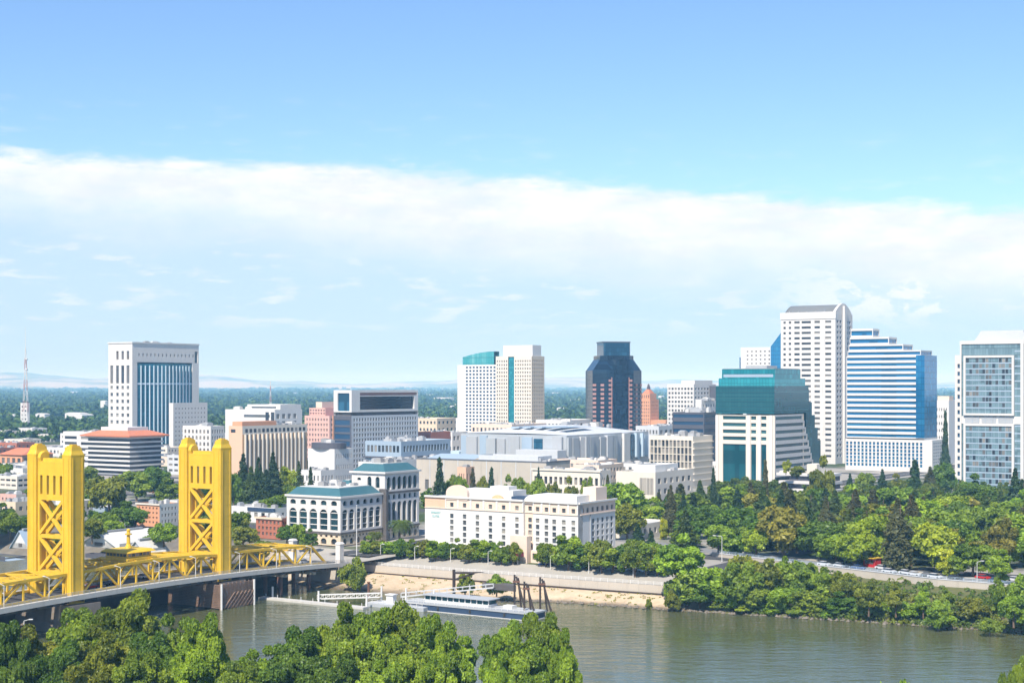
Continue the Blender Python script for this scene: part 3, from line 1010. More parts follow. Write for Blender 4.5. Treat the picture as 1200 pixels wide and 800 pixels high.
b.wall('N', 0, d, 0, H, -w, (), 'white_stone'); b.wall('E', -w, 0, 0, H, d, (), 'white_stone')
b.mb('roof', 'roof_white').poly((-w, 0, H - 1), (0, 0, H - 1), (0, d, H - 1), (-w, d, H - 1))
b.box('cornice', 'white_stone', -w - .6, .6, -.6, d + .6, H + .002, H + 1.2)
cw = MB(); mu = MB()
N = 15
for k in range(N):
    t0, t1 = k / N, (k + 1) / N
    f = lambda t: (-1.0 + 3.6 * math.sin(math.pi * t), g0 + (g1 - g0) * t)
    (x0, y0), (x1, y1) = f(t0), f(t1)
    cw.poly((x0, y0, 2), (x1, y1, 2), (x1, y1, gz - 1.5 ), (x0, y0, gz - 1.5))
    mu.box(x0 - .1, x0 + .9, y0 - .35, y0 + .35, 2, gz - 3)
    for z in (b.Z(450.5),):
        mu.poly((x0 + .4, y0, z), (x1 + .4, y1, z), (x1 + .4, y1, z + 1.6), (x0 + .4, y0, z + 1.6))
    cw.poly((x0, y0, gz - 1.5), (x1, y1, gz - 1.5), (-1, y1, gz - .8), (-1, y0, gz - .8))
cw.build('curtain_wall', 'curtain_blue', b.root)
mu.build('mullion', 'pale_blue', b.root)
b.units(-w * .8, -w * .2, d * .2, d * .8, H - 1, 3, 2.0)
b.done()

b = Bld('courthouse_annex', 'white block dotted with tiny square windows at the foot of the courthouse tower', 'office building', 198, 203, 243, 1330)
H = b.Z(472)
b.block(-b.w, 0, 0, b.d, 0, H, (), grid(1.5, b.d - 1.5, 3, H - 3, 10, 9, .34, .34), 'white_stone', 'roof_white', 'pane_warm')
b.done()
b = Bld('stone_office', 'pale stone block with arched top windows before the dotted white block', 'office building', 214, 247, 263, 1230)
H = b.Z(499)
b.block(-b.w, 0, 0, b.d, 0, H, [(*q[:5], True) for q in grid(-b.w + 1, -1, 2, H - 2, 7, 4, .5, .6)], [(*q[:5], True) for q in grid(1, b.d - 1, 2, H - 2, 5, 4, .5, .6)], 'white_stone', 'roof_white', 'pane_warm')
b.units(-b.w, 0, 0, b.d, H - .8, 4, 1.6)
b.done()

# --- dark banded block with terracotta hip roof
b = Bld('banded_office', 'dark banded office block under a flaring terracotta hip roof, behind the yellow towers', 'office building', 100, 152, 192, 965)
H = b.Z(513)
w, d = b.w, b.d
cw = MB(); cw.prism([(-w + 1.2, 1.2), (-1.2, 1.2), (-1.2, d - 1.2), (-w + 1.2, d - 1.2)], 0, H); cw.build('curtain_wall', 'pane_dark', b.root)
nf = 8
for k in range(nf + 1):
    z = H * k / nf
    b.own('floor_band', 'white_paint' if k else 'grey_wall', -w, 0, 0, d, z - .55, z + .55)
rf = MB()
o = 2.5
e = [(-w - o, -o), (o, -o), (o, d + o), (-w - o, d + o)]
mid = [(-w * .82, d * .18), (-w * .18, d * .18), (-w * .18, d * .82), (-w * .82, d * .82)]
rf.prism(e, H + .56, H + 1.3)
rf.prism(e, H + 1.302, b.Z(505), mid)
rf.build('roof', 'terracotta', b.root)
b.own('penthouse', 'white_paint', -w * .8, -w * .2, d * .2, d * .8, b.Z(505.1), b.Z(501))
b.done()
b = Bld('pale_office', 'low pale office with dark strip windows beside the terracotta hip roof', 'office building', 74, 112, 118, 1060)
H = b.Z(506)
w = b.w
b.block(-w, 0, 0, 28, 0, H, [(-w + 1.5 + (w / 2) * i, -w + w / 2 * (i + 1) - 2.5, 3 + k * 4, 5 + k * 4) for i in range(2) for k in range(6)], (), 'white_paint', 'roof_white', 'pane_dark')
b.units(-w, 0, 0, 28, H - .8, 3)
b.done()

# --- tan block with brown fins
b = Bld('finned_office', 'tan office block with brown vertical fins and a bare peach end wall, behind dark redwoods', 'office building', 268, 284, 360, 905)
H = b.Z(499)
w, d = b.w, b.d
b.block(-w, 0, 0, d, 0, H, [(-w * .85, -w * .5, H - 4, H - 2)], (), 'peach', 'roof_grey', 'pane_dark', matS='cream')
b.box('rooftop_house', 'orange_brick', -w * .9, -2, 2, d * .55, H - .79, H + 2.5)
n = 15
for k in range(n):
    y = d * .03 + d * .95 * k / n
    b.own('vertical_fin', 'cream', .002, 1.1, y, y + d * .015, 1, H - 5)
    b.wins.append(('S', 0.05, y + d * .034, y + d * .052, 1, H - 5.2, 0.0, 'pane_warm' if k % 3 else 'pane_dark', 'window_strip'))
    b.wins.append(('S', 0.05, y + d * .012, y + d * .05, H - 4.0, H - 1.8, 0.0, 'pane_dark', 'window'))
fb_ = MB(); fb_.box(.001, .04, 0, d, 1, H - 5); fb_.build('fin_backing', 'tan_brick', b.root)
b.units(-w, 0, d * .4, d, H - .8, 6, 1.3)
b.done()

b = Bld('clinic_block', 'white block of stepped wings with thin strip windows behind the tan finned office', 'office building', 264, 322, 354, 1260)
H = b.Z(480)
w, d = b.w, b.d
b.block(-w, 0, 0, d, 0, H, [(-w * .62, -w * .1, 6 + 6 * k, 8.2 + 6 * k) for k in range(5)], [(2 + i * 7, 6 + i * 7, 5 + 6 * k, 9 + 6 * k) for i in range(max(1, int(d / 8))) for k in range(5)], 'white_paint', 'roof_white', 'pane_grey')
b.block(-w * .68, -w * .02, 8, d, H, b.Z(474), [(-w * .6, -w * .1, H + 1, H + 2.4)], (), 'white_paint', 'roof_white', 'pane_grey', part='upper_wall')
for k in range(2):
    b.own('dark_bay', 'pane_dark', -w * .18 + k * 6, -w * .18 + 3.5 + k * 6, -.3, -.002, 4, H - 2)
b.units(-w, -w * .7, 0, d, H - .8, 4, 1.5)
b.done()

b = Bld('pink_hotel', 'pink stucco block with stepped tops and red flat roofs beside the glass-fronted court building', 'hotel', 357, 386, 394, 1150)
H = b.Z(487)
w, d = b.w, b.d
b.block(-w, 0, 0, 36, 0, H, grid(-w + 1, -1, 2, H - 1, 8, 8, .45, .5), grid(1, 35, 2, H - 1, 8, 8, .45, .5), 'pink_wall', 'red_roof', 'pane_warm')
b.block(-w * .95, -w * .3, 4, 30, H, b.Z(478), grid(-w * .95, -w * .3, H + .5, b.Z(479), 6, 2, .5, .5), (), 'pink_wall', 'red_roof', 'pane_dark')
b.block(-w * .75, -w * .5, 6, 26, b.Z(478), b.Z(471), (), (), 'peach_pale', 'red_roof')
b.done()

# --- glass-fronted court building with white frame
b = Bld('framed_office', 'modern office with a white frame round dark glass bands above a white gridded base', 'office building', 391, 412, 490, 1000)
w, d = b.w, b.d
H, zm, zb = b.Z(457), b.Z(483), b.Z(487)
W = [(-w * .78, -w * .12, zm + .8, b.Z(460.5))]
b.wall('W', -w, 0, zm, H, 0, W, 'white_paint', 'curtain_mid', .8, wname='curtain_wall')
S = [(d * .12, d * .985, b.Z(463.5), b.Z(460)), (d * .12, d * .94, zm + 1.5, b.Z(464.5))]
b.wall('S', 0, d, zm, H, 0, [(*S[0], 'pink_stone'), (*S[1], 'curtain_dark')], 'white_paint', 'curtain_dark', 1.6, wname='curtain_wall')
b.wall('N', 0, d, 0, H, -w, (), 'white_paint'); b.wall('E', -w, 0, 0, H, d, (), 'white_paint')
b.mb('roof', 'roof_white').poly((-w, 0, H - .7), (0, 0, H - .7), (0, d, H - .7), (-w, d, H - .7))
for k in range(4):
    z = zm + 1.5 + (b.Z(464.5) - zm - 1.5) * (k + 1) / 5
    b.own('louvre', 'steel_dark', -1.5, -1.2, d * .12, d * .94, z, z + .5)
b.own('end_fin', 'orange_brick', -1.58, -.3, d * .945, d * .98, zm + 1.5, b.Z(464.5))
b.box('shadow_gap', 'dark_trim', -w + 1.5, -1.5, 1.5, d - 1.5, zb + .002, zm - .002)
b.wall('S', 0, d, 0, zb, 0, grid(d * .02, d * .98, 2, zb - 1, 24, 10, .55, .62), 'pale_grey', 'pane_warm', .35)
sw = zb / 8
b.wall('W', -w, 0, 0, zb, 0, [(-w + 1, -w * .1, 3 + sw * k, 3 + sw * k + sw * .72) for k in range(7)], 'dark_wall', 'pane_navy', .3, wname='window_band')
b.own('corner_pier', 'orange_brick', -w - .6, -w, -.5, 3, 0, zb)
b.mb('roof', 'roof_white').poly((-w, 0, zb), (0, 0, zb), (0, d, zb), (-w, d, zb))
b.done()

b = Bld('round_depot', 'low white block with a dark rounded roof edge under the framed glass office', 'low building', 361, 392, 414, 850)
H = b.Z(526)
w, d = b.w, b.d
b.block(-w, 0, 0, d, 0, H, [(-w * .7, -w * .6, 5, 10), (-w * .35, -w * .25, 6, 10)] + grid(-w * .9, -w * .1, 1, 4, 6, 1, .5, .5), grid(1, d - 1, 2, H - 1, 9, 3, .4, .4), 'white_paint', 'roof_white', 'pane_dark')
el_ = MB()
el_.prism([(-w * .5 + w * .56 * math.cos(a * math.pi / 12), d * .4 + d * .5 * math.sin(a * math.pi / 12)) for a in range(24)], H + .003, H + 3.2)
el_.build('roof_drum', 'dark_wall', b.root)
b.units(-w * .8, -w * .2, d * .2, d * .6, H + 3.2, 3)
b.done()

b = Bld('ribbon_hall', 'long low grey-blue hall with a ribbon of dark windows below the white gridded base', 'low building', 428, 470, 528, 890)
H = b.Z(517)
w, d = b.w, b.d
b.block(-w, 0, 0, d, 0, H, grid(-w + 1, -1, H - 8, H - 1, 9, 1, .7, .55), grid(2, d - 2, H - 8, H - 1, 15, 1, .65, .5), 'blue_grey', 'roof_white', 'pane_dark')
b.own('canopy', 'dark_wall', -w - 1, 1.2, -1.2, d, H - 10, H - 9)
b.units(-w, 0, 0, d, H - .8, 7, 1.4)
b.done()
b = Bld('white_warehouse', 'broad white flat-roofed block behind the arched teal-roofed office', 'low building', 420, 436, 526, 790)
H = b.Z(541)
b.block(-b.w, 0, 0, b.d, 0, H, grid(-b.w + 1, -1, 3, H - 3, 4, 1, .6, .4), grid(2, b.d - 2, 4, H - 3, 8, 1, .3, .25), 'white_paint', 'roof_white', 'pane_grey')
b.units(-b.w, 0, 0, b.d, H - .8, 9, 1.2)
b.done()
b = Bld('blank_store', 'long blank white wall of a department store below the silver arena', 'store', 488, 640, 668, 735)
H = b.Z(541)
w, d = b.w, b.d
b.block(-w, 0, 0, d, 0, H, [(-w * .93, -w * .90, 4, 9)], (), 'concrete', 'roof_grey', par=1.2)
b.block(-w * .55, -w * .1, 5, d * .8, H - 1.2, H + 2.2, (), (), 'pale_grey', 'roof_grey')
b.own('coping', 'roof_dark', -w, .15, -.15, -.002, H - .5, H + .15)
b.own('coping', 'roof_dark', .002, .2, 0, d, H - .5, H + .15)
for k in range(1, 9):
    b.own('wall_joint', 'pale_grey', -w * k / 9 - .2, -w * k / 9 + .2, -.2, -.003, 0, H - .52)
for k in range(3):
    b.own('loading_door', 'grey_wall', -w * (.2 + .2 * k), -w * (.2 + .2 * k) + 4, -.12, -.004, 0, 4.2)
rfp = MB(); rfp.poly((-w * .98, 2, H - .9), (-w * .6, 2, H - .9), (-w * .6, d - 3, H + 1.6), (-w * .98, d - 3, H + 1.6)); rfp.build('sloped_roof', 'blue_grey', b.root)
b.units(-w * .6, 0, d * .1, d, H - 1.1, 8, 1.1)
b.done()

# --- arched office with teal mansards
b = Bld('arched_office', 'cream office with tall arched windows and teal mansard roofs at the bridge approach', 'office building', 336, 399, 448, 537)
w, d = b.w, b.d
zl, zt, zbase = b.Z(584), b.Z(573), b.Z(624)
def arched(a0, a1, n, z0, z1, wf, arch=True, mat=None):
    return [(*q[:5], arch) for q in grid(a0, a1, z0, z1, n, 1, wf, 1.0, mat, 0)]
def archfront(face, a0, a1, n, plane=0.0, z0=zbase, z1=zl, lower=True):
    hh = z1 - z0
    wn = arched(a0 + .6, a1 - .6, n, z0 + .7, z0 + hh * .66, .74)
    wn += arched(a0 + .6, a1 - .6, n, z0 + hh * .78, z0 + hh * .92, .55)
    b.wall(face, a0, a1, z0, z1, plane, wn, 'white_stone', 'pane_arch', .55)
    if lower:
        b.wall(face, a0, a1, 0, z0 - .6, plane, arched(a0 + .6, a1 - .6, n, .4, z0 * .52, .55, True, 'pane_dark') + [q for q in grid(a0 + .6, a1 - .6, z0 * .60, z0 - .9, n * 2, 1, .5, .8, 'pane_dark', .2)], 'cream_warm', 'pane_dark', .6)
archfront('W', -w, 0, 5)
archfront('S', 0, d, 6)
b.wall('N', 0, d, 0, zl, -w, (), 'white_stone'); b.wall('E', -w, 0, 0, zl, d, (), 'white_stone')
def band(x0, x1, y0, y1, z0, z1, out, part='cornice', mat='white_stone'):
    b.own(part, mat, x0 - out, x1 + out, y0 - out, y0 - .002, z0, z1)
    b.own(part, mat, x1 + .002, x1 + out, y0, y1 + out, z0, z1)
band(-w, 0, 0, d, zbase - .6, zbase - .002, .45, 'string_course', 'dark_trim')
band(-w, 0, 0, d, zl, zl + .7, .55)
nb_ = 6                                                          # transoms across the tall arched windows
for k in range(3):
    z = zbase + .7 + (zl - zbase) * .66 * (k + .7) / 3.6
    b.own('transom', 'white_stone', -w + .8, -.8, .3, .5, z, z + .28)
    b.own('transom', 'white_stone', -.5, -.3, .8, d - .8, z, z + .28)
def mansard(x0, x1, y0, y1, z0, z1, ins):
    m_ = MB()
    m_.prism([(x0, y0), (x1, y0), (x1, y1), (x0, y1)], z0, z1, [(x0 + ins, y0 + ins), (x1 - ins, y0 + ins), (x1 - ins, y1 - ins), (x0 + ins, y1 - ins)])
    m_.build('mansard_roof', 'teal_roof', b.root)
    m_ = MB(); m_.box(x0 + ins + .6, x1 - ins - .6, y0 + ins + .6, y1 - ins - .6, z1 + .003, z1 + .25); m_.build('roof', 'roof_white', b.root)
mansard(-w + .3, -.3, .3, d - .3, zl + .702, zt, 2.4)
b.units(-w * .8, -w * .2, d * .2, d * .8, zt + .25, 4, .8)
# taller wing behind
def yB(px):
    return b.B(px)
y0t, y1t = d + 1.5, b.B(491)
ztt, zr = 24.4, 27.4
x0t = -w * .62
wl_ = arched(x0t + 2, -10.5, 1, zt + 1.5, ztt - 2, .6, True, 'pane_arch') + arched(-9, -1.5, 2, zt - 1, ztt - 1.5, .5)
b.wall('W', x0t, 0, 0, ztt, y0t, wl_, 'white_stone', 'pane_arch', .5)
L = y1t - y0t
zmid = zl + .5
wn = arched(y0t + .8, y1t - .8, 6, zmid + 1.0, ztt - 1.6, .72) + arched(y0t + .8, y1t - .8, 6, zbase + .7, zbase + (zmid - zbase) * .72, .72) + arched(y0t + .8, y1t - .8, 6, zbase + (zmid - zbase) * .80, zbase + (zmid - zbase) * .94, .5)
b.wall('S', y0t, y1t, zbase, ztt, 0, wn, 'white_stone', 'pane_arch', .55)
b.wall('S', y0t, y1t, 0, zbase - .6, 0, arched(y0t + .6, y1t - .6, 6, .4, zbase * .55, .55, True, 'pane_dark') + grid(y0t, y1t, zbase * .62, zbase - .9, 12, 1, .5, .8, 'pane_dark'), 'cream_warm', 'pane_dark', .6)
b.wall('N', y0t, y1t, 0, ztt, x0t, (), 'white_stone'); b.wall('E', x0t, 0, 0, ztt, y1t, (), 'white_stone')
for z, out, part, mat in ((zmid, .4, 'string_course', 'dark_trim'), (ztt, .7, 'cornice', 'white_stone')):
    b.own(part, mat, .002, out, y0t, y1t + out, z - .35, z + .35)
    if z == ztt:
        b.own(part, mat, x0t - out, out, y0t - out, y0t - .003, z - .35, z + .35)
b.own('corner_bay', 'dark_trim', -1.5, 1.8, d + .05, d + 1.4, 0, zl + 2.0)
b.own('string_course', 'dark_trim', .002, .45, y0t, y1t, zbase - .6, zbase - .002)
mansard(x0t + .2, -.2, y0t + .2, y1t - .2, ztt + .352, zr, 2.8)
b.units(x0t * .8, -3, y0t + 4, y1t - 4, zr + .25, 4, .9)
mansard(-w + .2, x0t - 1, d + 2, y1t * .75, zl + .3, zt + 1.0, 2.6)
b.block(-w + .5, x0t - .6, d + 1.8, y1t * .78, 0, zl + .29, (), (), 'white_stone', 'roof_white', par=.1)
b.done()

# --- the riverside hotel
b = Bld('riverside_hotel', 'broad white riverside hotel with peach trim and rows of square windows above the promenade trees', 'hotel', 498, 680, 721, 482, z=-.4)
w, d = b.w, b.d
H = b.Z(590.5)
zp, zc = 4.0, H - 3.3                                       # podium top, top storey
nfl = 6
fh = (zc - zp) / nfl
segs = [(-w, -w * .855, 0.0, 0, 'white_paint'), (-w * .855, -w * .345, -.45, 6, 'white_paint'), (-w * .345, -w * .285, .55, 1, 'peach_pale'), (-w * .285, -w * .175, -.45, 2, 'white_paint'),
        (-w * .175, 0.0, -1.3, 3, 'white_paint')]
gx = 1.35
for a0, a1, pl, n, mat in segs:
    wn = []
    if n:
        for (u0, u1, q0, q1, _m) in grid(a0, a1, zp, zc, n, nfl, 1.0, 1.0):
            c = (u0 + u1) / 2
            wn.append((c - gx / 2, c + gx / 2, q0 + .7, q0 + 2.15))
    b.wall('W', a0, a1, zp, zc, pl, wn, mat, 'pane_grey', .35)
    wn = []
    if n:
        for (u0, u1, q0, q1, _m) in grid(a0, a1, zc, H - 1, n, 1, 1.0, 1.0):
            c = (u0 + u1) / 2
            wn.append((c - gx / 2, c + gx / 2, zc + .4, zc + 1.8))
    b.wall('W', a0, a1, zc + .002, H, pl, wn, 'peach_pale' if n else 'peach', 'pane_grey', .35)
    m_ = b.mb('wall', mat)
    m_.poly((a0, pl, zp), (a0, 1.5, zp), (a0, 1.5, H), (a0, pl, H)); m_.poly((a1, pl, zp), (a1, 1.5, zp), (a1, 1.5, H), (a1, pl, H))
    b.own('cornice', 'white_paint', a0 + .02, a1 - .02, pl - .5, pl + .6, H + .003, H + .55)
    b.own('string_course', 'peach_pale', a0 + .02, a1 - .02, pl - .25, pl - .003, zc - .3, zc)
    if n > 1:
        for k in range(n + 1):
            xk = a0 + (a1 - a0) * k / n
            b.own('pilaster', 'white_paint', max(a0, xk - .35), min(a1, xk + .35), pl - .2, pl - .004, zc + .02, H)
b.wall('W', -w, 0, 0, zp, -1.6, grid(-w + 2, -2, .5, zp - .3, 18, 1, .42, .62), 'peach_pale', 'pane_dark', .5)
pt = MB(); pt.poly((-w, -1.6, zp), (0, -1.6, zp), (0, 1, zp), (-w, 1, zp)); pt.build('podium_ledge', 'white_paint', b.root)
dS = d
wn = []
for (u0, u1, q0, q1, _m) in grid(dS * .30, dS - .8, zp, zc, 5, nfl, 1, 1):
    c = (u0 + u1) / 2
    wn.append((c - .75, c + .75, q0 + .7, q0 + 2.2))
b.wall('S', -1.3, dS, zp, zc, 0, wn, 'white_paint', 'pane_grey', .35)
wn = [((u0 + u1) / 2 - .75, (u0 + u1) / 2 + .75, zc + .4, zc + 1.9) for (u0, u1, q0, q1, _m) in grid(0, dS - .5, zc, H, 7, 1, 1, 1)]
b.wall('S', -1.3, dS, zc + .002, H, 0, wn, 'peach_pale', 'pane_grey', .35)
b.wall('S', -1.6, dS, 0, zp, .3, grid(1, dS - 1, .5, zp - .3, 6, 1, .5, .7), 'peach_pale', 'pane_dark', .4)
b.own('string_course', 'peach_pale', .003, .35, 0, dS, zc - .3, zc)
b.own('string_course', 'peach_pale', .303, .6, 0, dS, zp - .2, zp + .2)
b.own('downpipe', 'grey_wall', .004, .3, dS * .27, dS * .285, zp + .3, zc - .31)
b.own('cornice', 'white_paint', -.1, .55, -1.1, dS + .5, H + .004, H + .55)
b.wall('N', 0, dS, 0, H, -w, (), 'white_paint'); b.wall('E', -w, 0, 0, H, dS, (), 'white_paint')
b.mb('roof', 'roof_white').poly((-w, 0, H - .5), (0, 0, H - .5), (0, dS, H - .5), (-w, dS, H - .5))
gb = MB()                                                    # curved gable over the sign bay
n = 12
ga, gb0 = b.A(524), b.A(549)
c, r = (ga + gb0) / 2, (gb0 - ga) / 2
arc = [(c - r * math.cos(math.pi * k / n), H + .6 + 1.2 + 2.6 * math.sin(math.pi * k / n)) for k in range(n + 1)]
pts = [(c - r, H - .5)] + arc + [(c + r, H - .5)]
i = len(gb.v)
gb.v += [(p[0], -.7, p[1]) for p in pts] + [(p[0], .5, p[1]) for p in pts]
k = len(pts)
gb.f += [tuple(range(k)), tuple(range(2 * k - 1, k - 1, -1))] + [(q, (q + 1) % k, k + (q + 1) % k, k + q) for q in range(k)]
gb.build('curved_gable', 'peach_pale', b.root)
for x0, x1, y0, y1, h, mat in ((-w * .80, -w * .46, 4, 12, 3.4, 'white_paint'), (-w * .62, -w * .5, 5, 10, 4.6, 'white_paint'), (-w * .33, -w * .06, 4, 13, 2.6, 'white_paint'), (-w * .10, -w * .02, 12, 19, 5.0, 'peach_pale')):
    b.own('rooftop_house', mat, x0, x1, y0, y1, H - .49, H - .49 + h)
b.own('skylight', 'navy', -w * .46, -w * .34, 3, 8, H - .49, H + 1.2)
dm = MB(); dm.dome((-w * .33, 4, H - .4), 3.2, 3.2, 2.4, 14, 5); dm.build('roof_dome', 'white_paint', b.root)
ar = MB(); ar.dome((-w * .525, .9, H - .2), 2.6, 1.2, 1.9, 14, 4); ar.build('eyebrow_vent', 'tan_brick', b.root)
b.units(-w * .9, -w * .1, 10, dS, H - .5, 9, .8)
pc = b.A(616)
b.own('entrance_porch', 'peach_pale', pc - 3.4, pc + 3.0, -4.0, -1.62, 0, zp + 4.6)
aw = MB()
n = 10
for k in range(n):
    t0, t1 = math.pi * k / n, math.pi * (k + 1) / n
    aw.poly((pc - 1.9 * math.cos(t0), -7.5, 2.3 + 1.9 * math.sin(t0)), (pc - 1.9 * math.cos(t1), -7.5, 2.3 + 1.9 * math.sin(t1)), (pc - 1.9 * math.cos(t1), -4.0, 2.3 + 1.9 * math.sin(t1)), (pc - 1.9 * math.cos(t0), -4.0, 2.3 + 1.9 * math.sin(t0)))
aw.poly(*[(pc - 1.9 * math.cos(math.pi * k / n), -7.5, 2.3 + 1.9 * math.sin(math.pi * k / n)) for k in range(n + 1)])
aw.build('awning', 'burgundy', b.root)
for s_ in (-1.7, 1.7):
    mb = MB(); mb.bar((pc + s_, -7.3, 0), (pc + s_, -7.3, 2.4), .1, 6); mb.build('awning_post', 'white_paint', b.root)
for line, sz, zz in (('EMBASSY', .95, zc - 2.1), ('SUITES', .95, zc - 3.3)):
    cu = bpy.data.curves.new('hotel_sign', 'FONT')
    cu.body, cu.size, cu.extrude, cu.align_x = line, sz, .05, 'CENTER'
    cu.materials.append(MATS['sign_teal'])
    tmp = bpy.data.objects.new('hotel_sign', cu)
    COL.objects.link(tmp)
    bpy.context.view_layer.update()
    me = bpy.data.meshes.new_from_object(tmp.evaluated_get(bpy.context.evaluated_depsgraph_get()))
    bpy.data.objects.remove(tmp)
    o = bpy.data.objects.new('hotel_sign', me)
    o.location, o.rotation_euler, o.parent = (-w * .925, -.06, zz), (R(90), 0, 0), b.root
    COL.objects.link(o)
b.done()

# --- twin pale towers with teal crown
b = Bld('teal_crown_tower', 'white residential tower with a curved teal glass crown, left half of the pale pair', 'apartment tower', 536, 582, 590, 1530)
w, d = b.w, b.d
H = b.Z(427)
b.wall('W', -w, 0, 0, H, 0, grid(-w * .80, -.5, 10, H - 1, 9, 19, .58, .52), 'white_paint', 'pane_mid' if 'pane_mid' in MATS else 'pane_navy', .5)
b.wall('S', 0, d, 0, H, 0, (), 'white_paint'); b.wall('N', 0, d, 0, H, -w, (), 'white_paint'); b.wall('E', -w, 0, 0, H, d, (), 'white_paint')
cr = MB()
n = 10
up = [(-w + w * .80 * k / n + w * .12, b.Z(420) + (b.Z(411.5) - b.Z(420)) * math.sin(.25 + 1.32 * k / n)) for k in range(n + 1)]
for k in range(n):
    (x0, z0), (x1, z1) = up[k], up[k + 1]
    cr.poly((x0, 1, H), (x1, 1, H), (x1, 1, z1), (x0, 1, z0))
    cr.poly((x0, d - 2, H), (x1, d - 2, H), (x1, d - 2, z1), (x0, d - 2, z0))
    cr.poly((x0, 1, z0), (x1, 1, z1), (x1, d - 2, z1), (x0, d - 2, z0))
cr.poly((up[0][0], 1, H), (up[0][0], d - 2, H), (up[0][0], d - 2, up[0][1]), (up[0][0], 1, up[0][1]))
cr.build('glass_crown', 'crown_teal', b.root)
b.mb('roof', 'roof_white').poly((-w, 0, H), (0, 0, H), (0, d, H), (-w, d, H))
b.box('low_wing', 'white_paint', -w * 1.07, -w - .002, 2, 20, 0, b.Z(490))
b.done()
b = Bld('cream_tower', 'cream residential tower split by a teal glass strip, right half of the pale pair', 'apartment tower', 581, 623, 638, 1500)
w, d = b.w, b.d
H = b.Z(417)
gs0, gs1 = b.A(595.5), b.A(602.5)
b.wall('W', -w, gs0, 0, H, 0, grid(-w + .5, gs0 - .5, 12, H - 3, 5, 19, .5, .5), 'cream', 'pane_warm', .5)
b.wall('W', gs1, 0, 0, H, 0, grid(gs1 + .5, -.5, 12, H - 3, 7, 19, .5, .5), 'cream', 'pane_warm', .5)
b.own('glass_strip', 'curtain_teal', gs0 + .01, gs1 - .01, .8, 2, 8, H - .5)
b.own('strip_lintel', 'cream', gs0 + .01, gs1 - .01, 0, 2.0, H - .49, H + 1)
b.wall('S', 0, d, 0, H, 0, grid(1, d - 1, 12, H - 3, 7, 19, .5, .5), 'cream_warm', 'pane_warm', .5)
b.wall('N', 0, d, 0, H, -w, (), 'cream'); b.wall('E', -w, 0, 0, H, d, (), 'cream')
b.mb('roof', 'roof_white').poly((-w, 0, H), (0, 0, H), (0, d, H), (-w, d, H))
b.block(-w * .84, -w * .02, 3, d * .8, H, b.Z(404), (), (), 'white_stone', 'roof_white')
b.done()

# --- silver arena
b = Bld('arena', 'broad silver arena of pleated metal panels with a shallow domed roof', 'arena', 540, 664, 760, 985)
w, d = b.w, b.d
H = b.Z(510)
b.wall('W', -w, 0, 0, H, 0, (), 'silver_panel'); b.wall('S', 0, d, 0, H, 0, (), 'silver_panel')
b.wall('N', 0, d, 0, H, -w, (), 'silver_panel'); b.wall('E', -w, 0, 0, H, d, (), 'silver_panel')
rng = random.Random(3)
x = -w + .5
while x < -3:
    ww = rng.uniform(3.5, 9)
    h0, h1 = rng.uniform(1, 6), H - rng.uniform(0.2, 3.5)
    b.own('pleated_panel', rng.choice(['silver_panel', 'pale_grey', 'silver_panel', 'grey_wall', 'blue_grey']) if rng.random() < .85 else 'curtain_mid', x, min(x + ww, -.2), -rng.uniform(.3, 2.6), -.01, h0, h1)
    x += ww + rng.choice([.05, .05, .9, 2.2])
y = .5
while y < d - 4:
    ww = rng.uniform(4, 9)
    glassy = y > d * .72
    b.own('pleated_panel', ('curtain_mid' if rng.random() < .55 else 'pale_blue') if glassy else rng.choice(['silver_panel', 'pale_grey', 'white_paint', 'silver_panel']), .01, rng.uniform(.4, 2.4), y, min(y + ww * (.55 if glassy else 1), d - .3), rng.uniform(1, 4) + (4 if glassy else 0), H - rng.uniform(.3, 4))
    y += ww * (.6 if glassy else 1) + rng.choice([.05, .6, 1.6])
dm = MB()
n, mm = 24, 6
for i in range(n):
    for j in range(mm):
        def q(i_, j_):
            u, v = i_ / n, j_ / mm
            return (-w + w * u, d * v, H + 5.2 * math.sin(math.pi * u) ** .8 * math.sin(math.pi * min(1, v * .98 + .02)) ** .7)
        dm.poly(q(i, j), q(i + 1, j), q(i + 1, j + 1), q(i, j + 1))
dm.build('roof', 'pale_grey', b.root)
for k in range(5):
    a0 = -w * (.62 - .11 * k)
    b.own('roof_light', 'blue_grey', a0, a0 + w * .075, d * .12, d * .42, H + 3.6 + .2 * k, H + 4.6)
b.own('loading_wing', 'pale_grey', -w * .36, w * .02, -14, -3.0, 0, H * .62)
b.own('glass_lobby', 'pale_blue', -w - 12, -w - .01, -2, 24, 0, H * .5)
b.own('entry_canopy', 'dark_trim', -w * .4, w * .02, -16, -14.01, 3.4, 4.2)
b.units(-w * .8, -w * .2, d * .5, d * .9, H + 3, 5, 1.6)
b.done()

# --- dark faceted tower
b = Bld('faceted_tower', 'dark blue glass tower with pink granite stripes and a boxed crown', 'office tower', 700, 741, 749, 1350, rot=R(12), w=1, d=1)
FOOT.pop()
b.root.location = (PX(727.0, 1350), 1350, 0)
zs, zc_, zt_ = b.Z(434), b.Z(417), b.Z(401)
Wd, ch = 22.5, 10.5                                            # half width, chamfer
def octo(hw, c):
    return [(-hw + c, -hw), (hw - c, -hw), (hw, -hw + c), (hw, hw - c), (hw - c, hw), (-hw + c, hw), (-hw, hw - c), (-hw, -hw + c)]
def shift(P_):
    return [(x, y + Wd) for x, y in P_]
mb = MB(); mb.prism(shift(octo(Wd, ch)), 0, zs); mb.build('tower_shaft', 'curtain_dark', b.root)
mb = MB(); mb.prism(shift(octo(Wd - .3, ch)), zs + .01, b.Z(421), shift(octo(15.5, 5))); mb.prism(shift(octo(15.5, 5)), b.Z(421) + .01, zc_ + .5); mb.build('shoulder', 'curtain_dark', b.root)
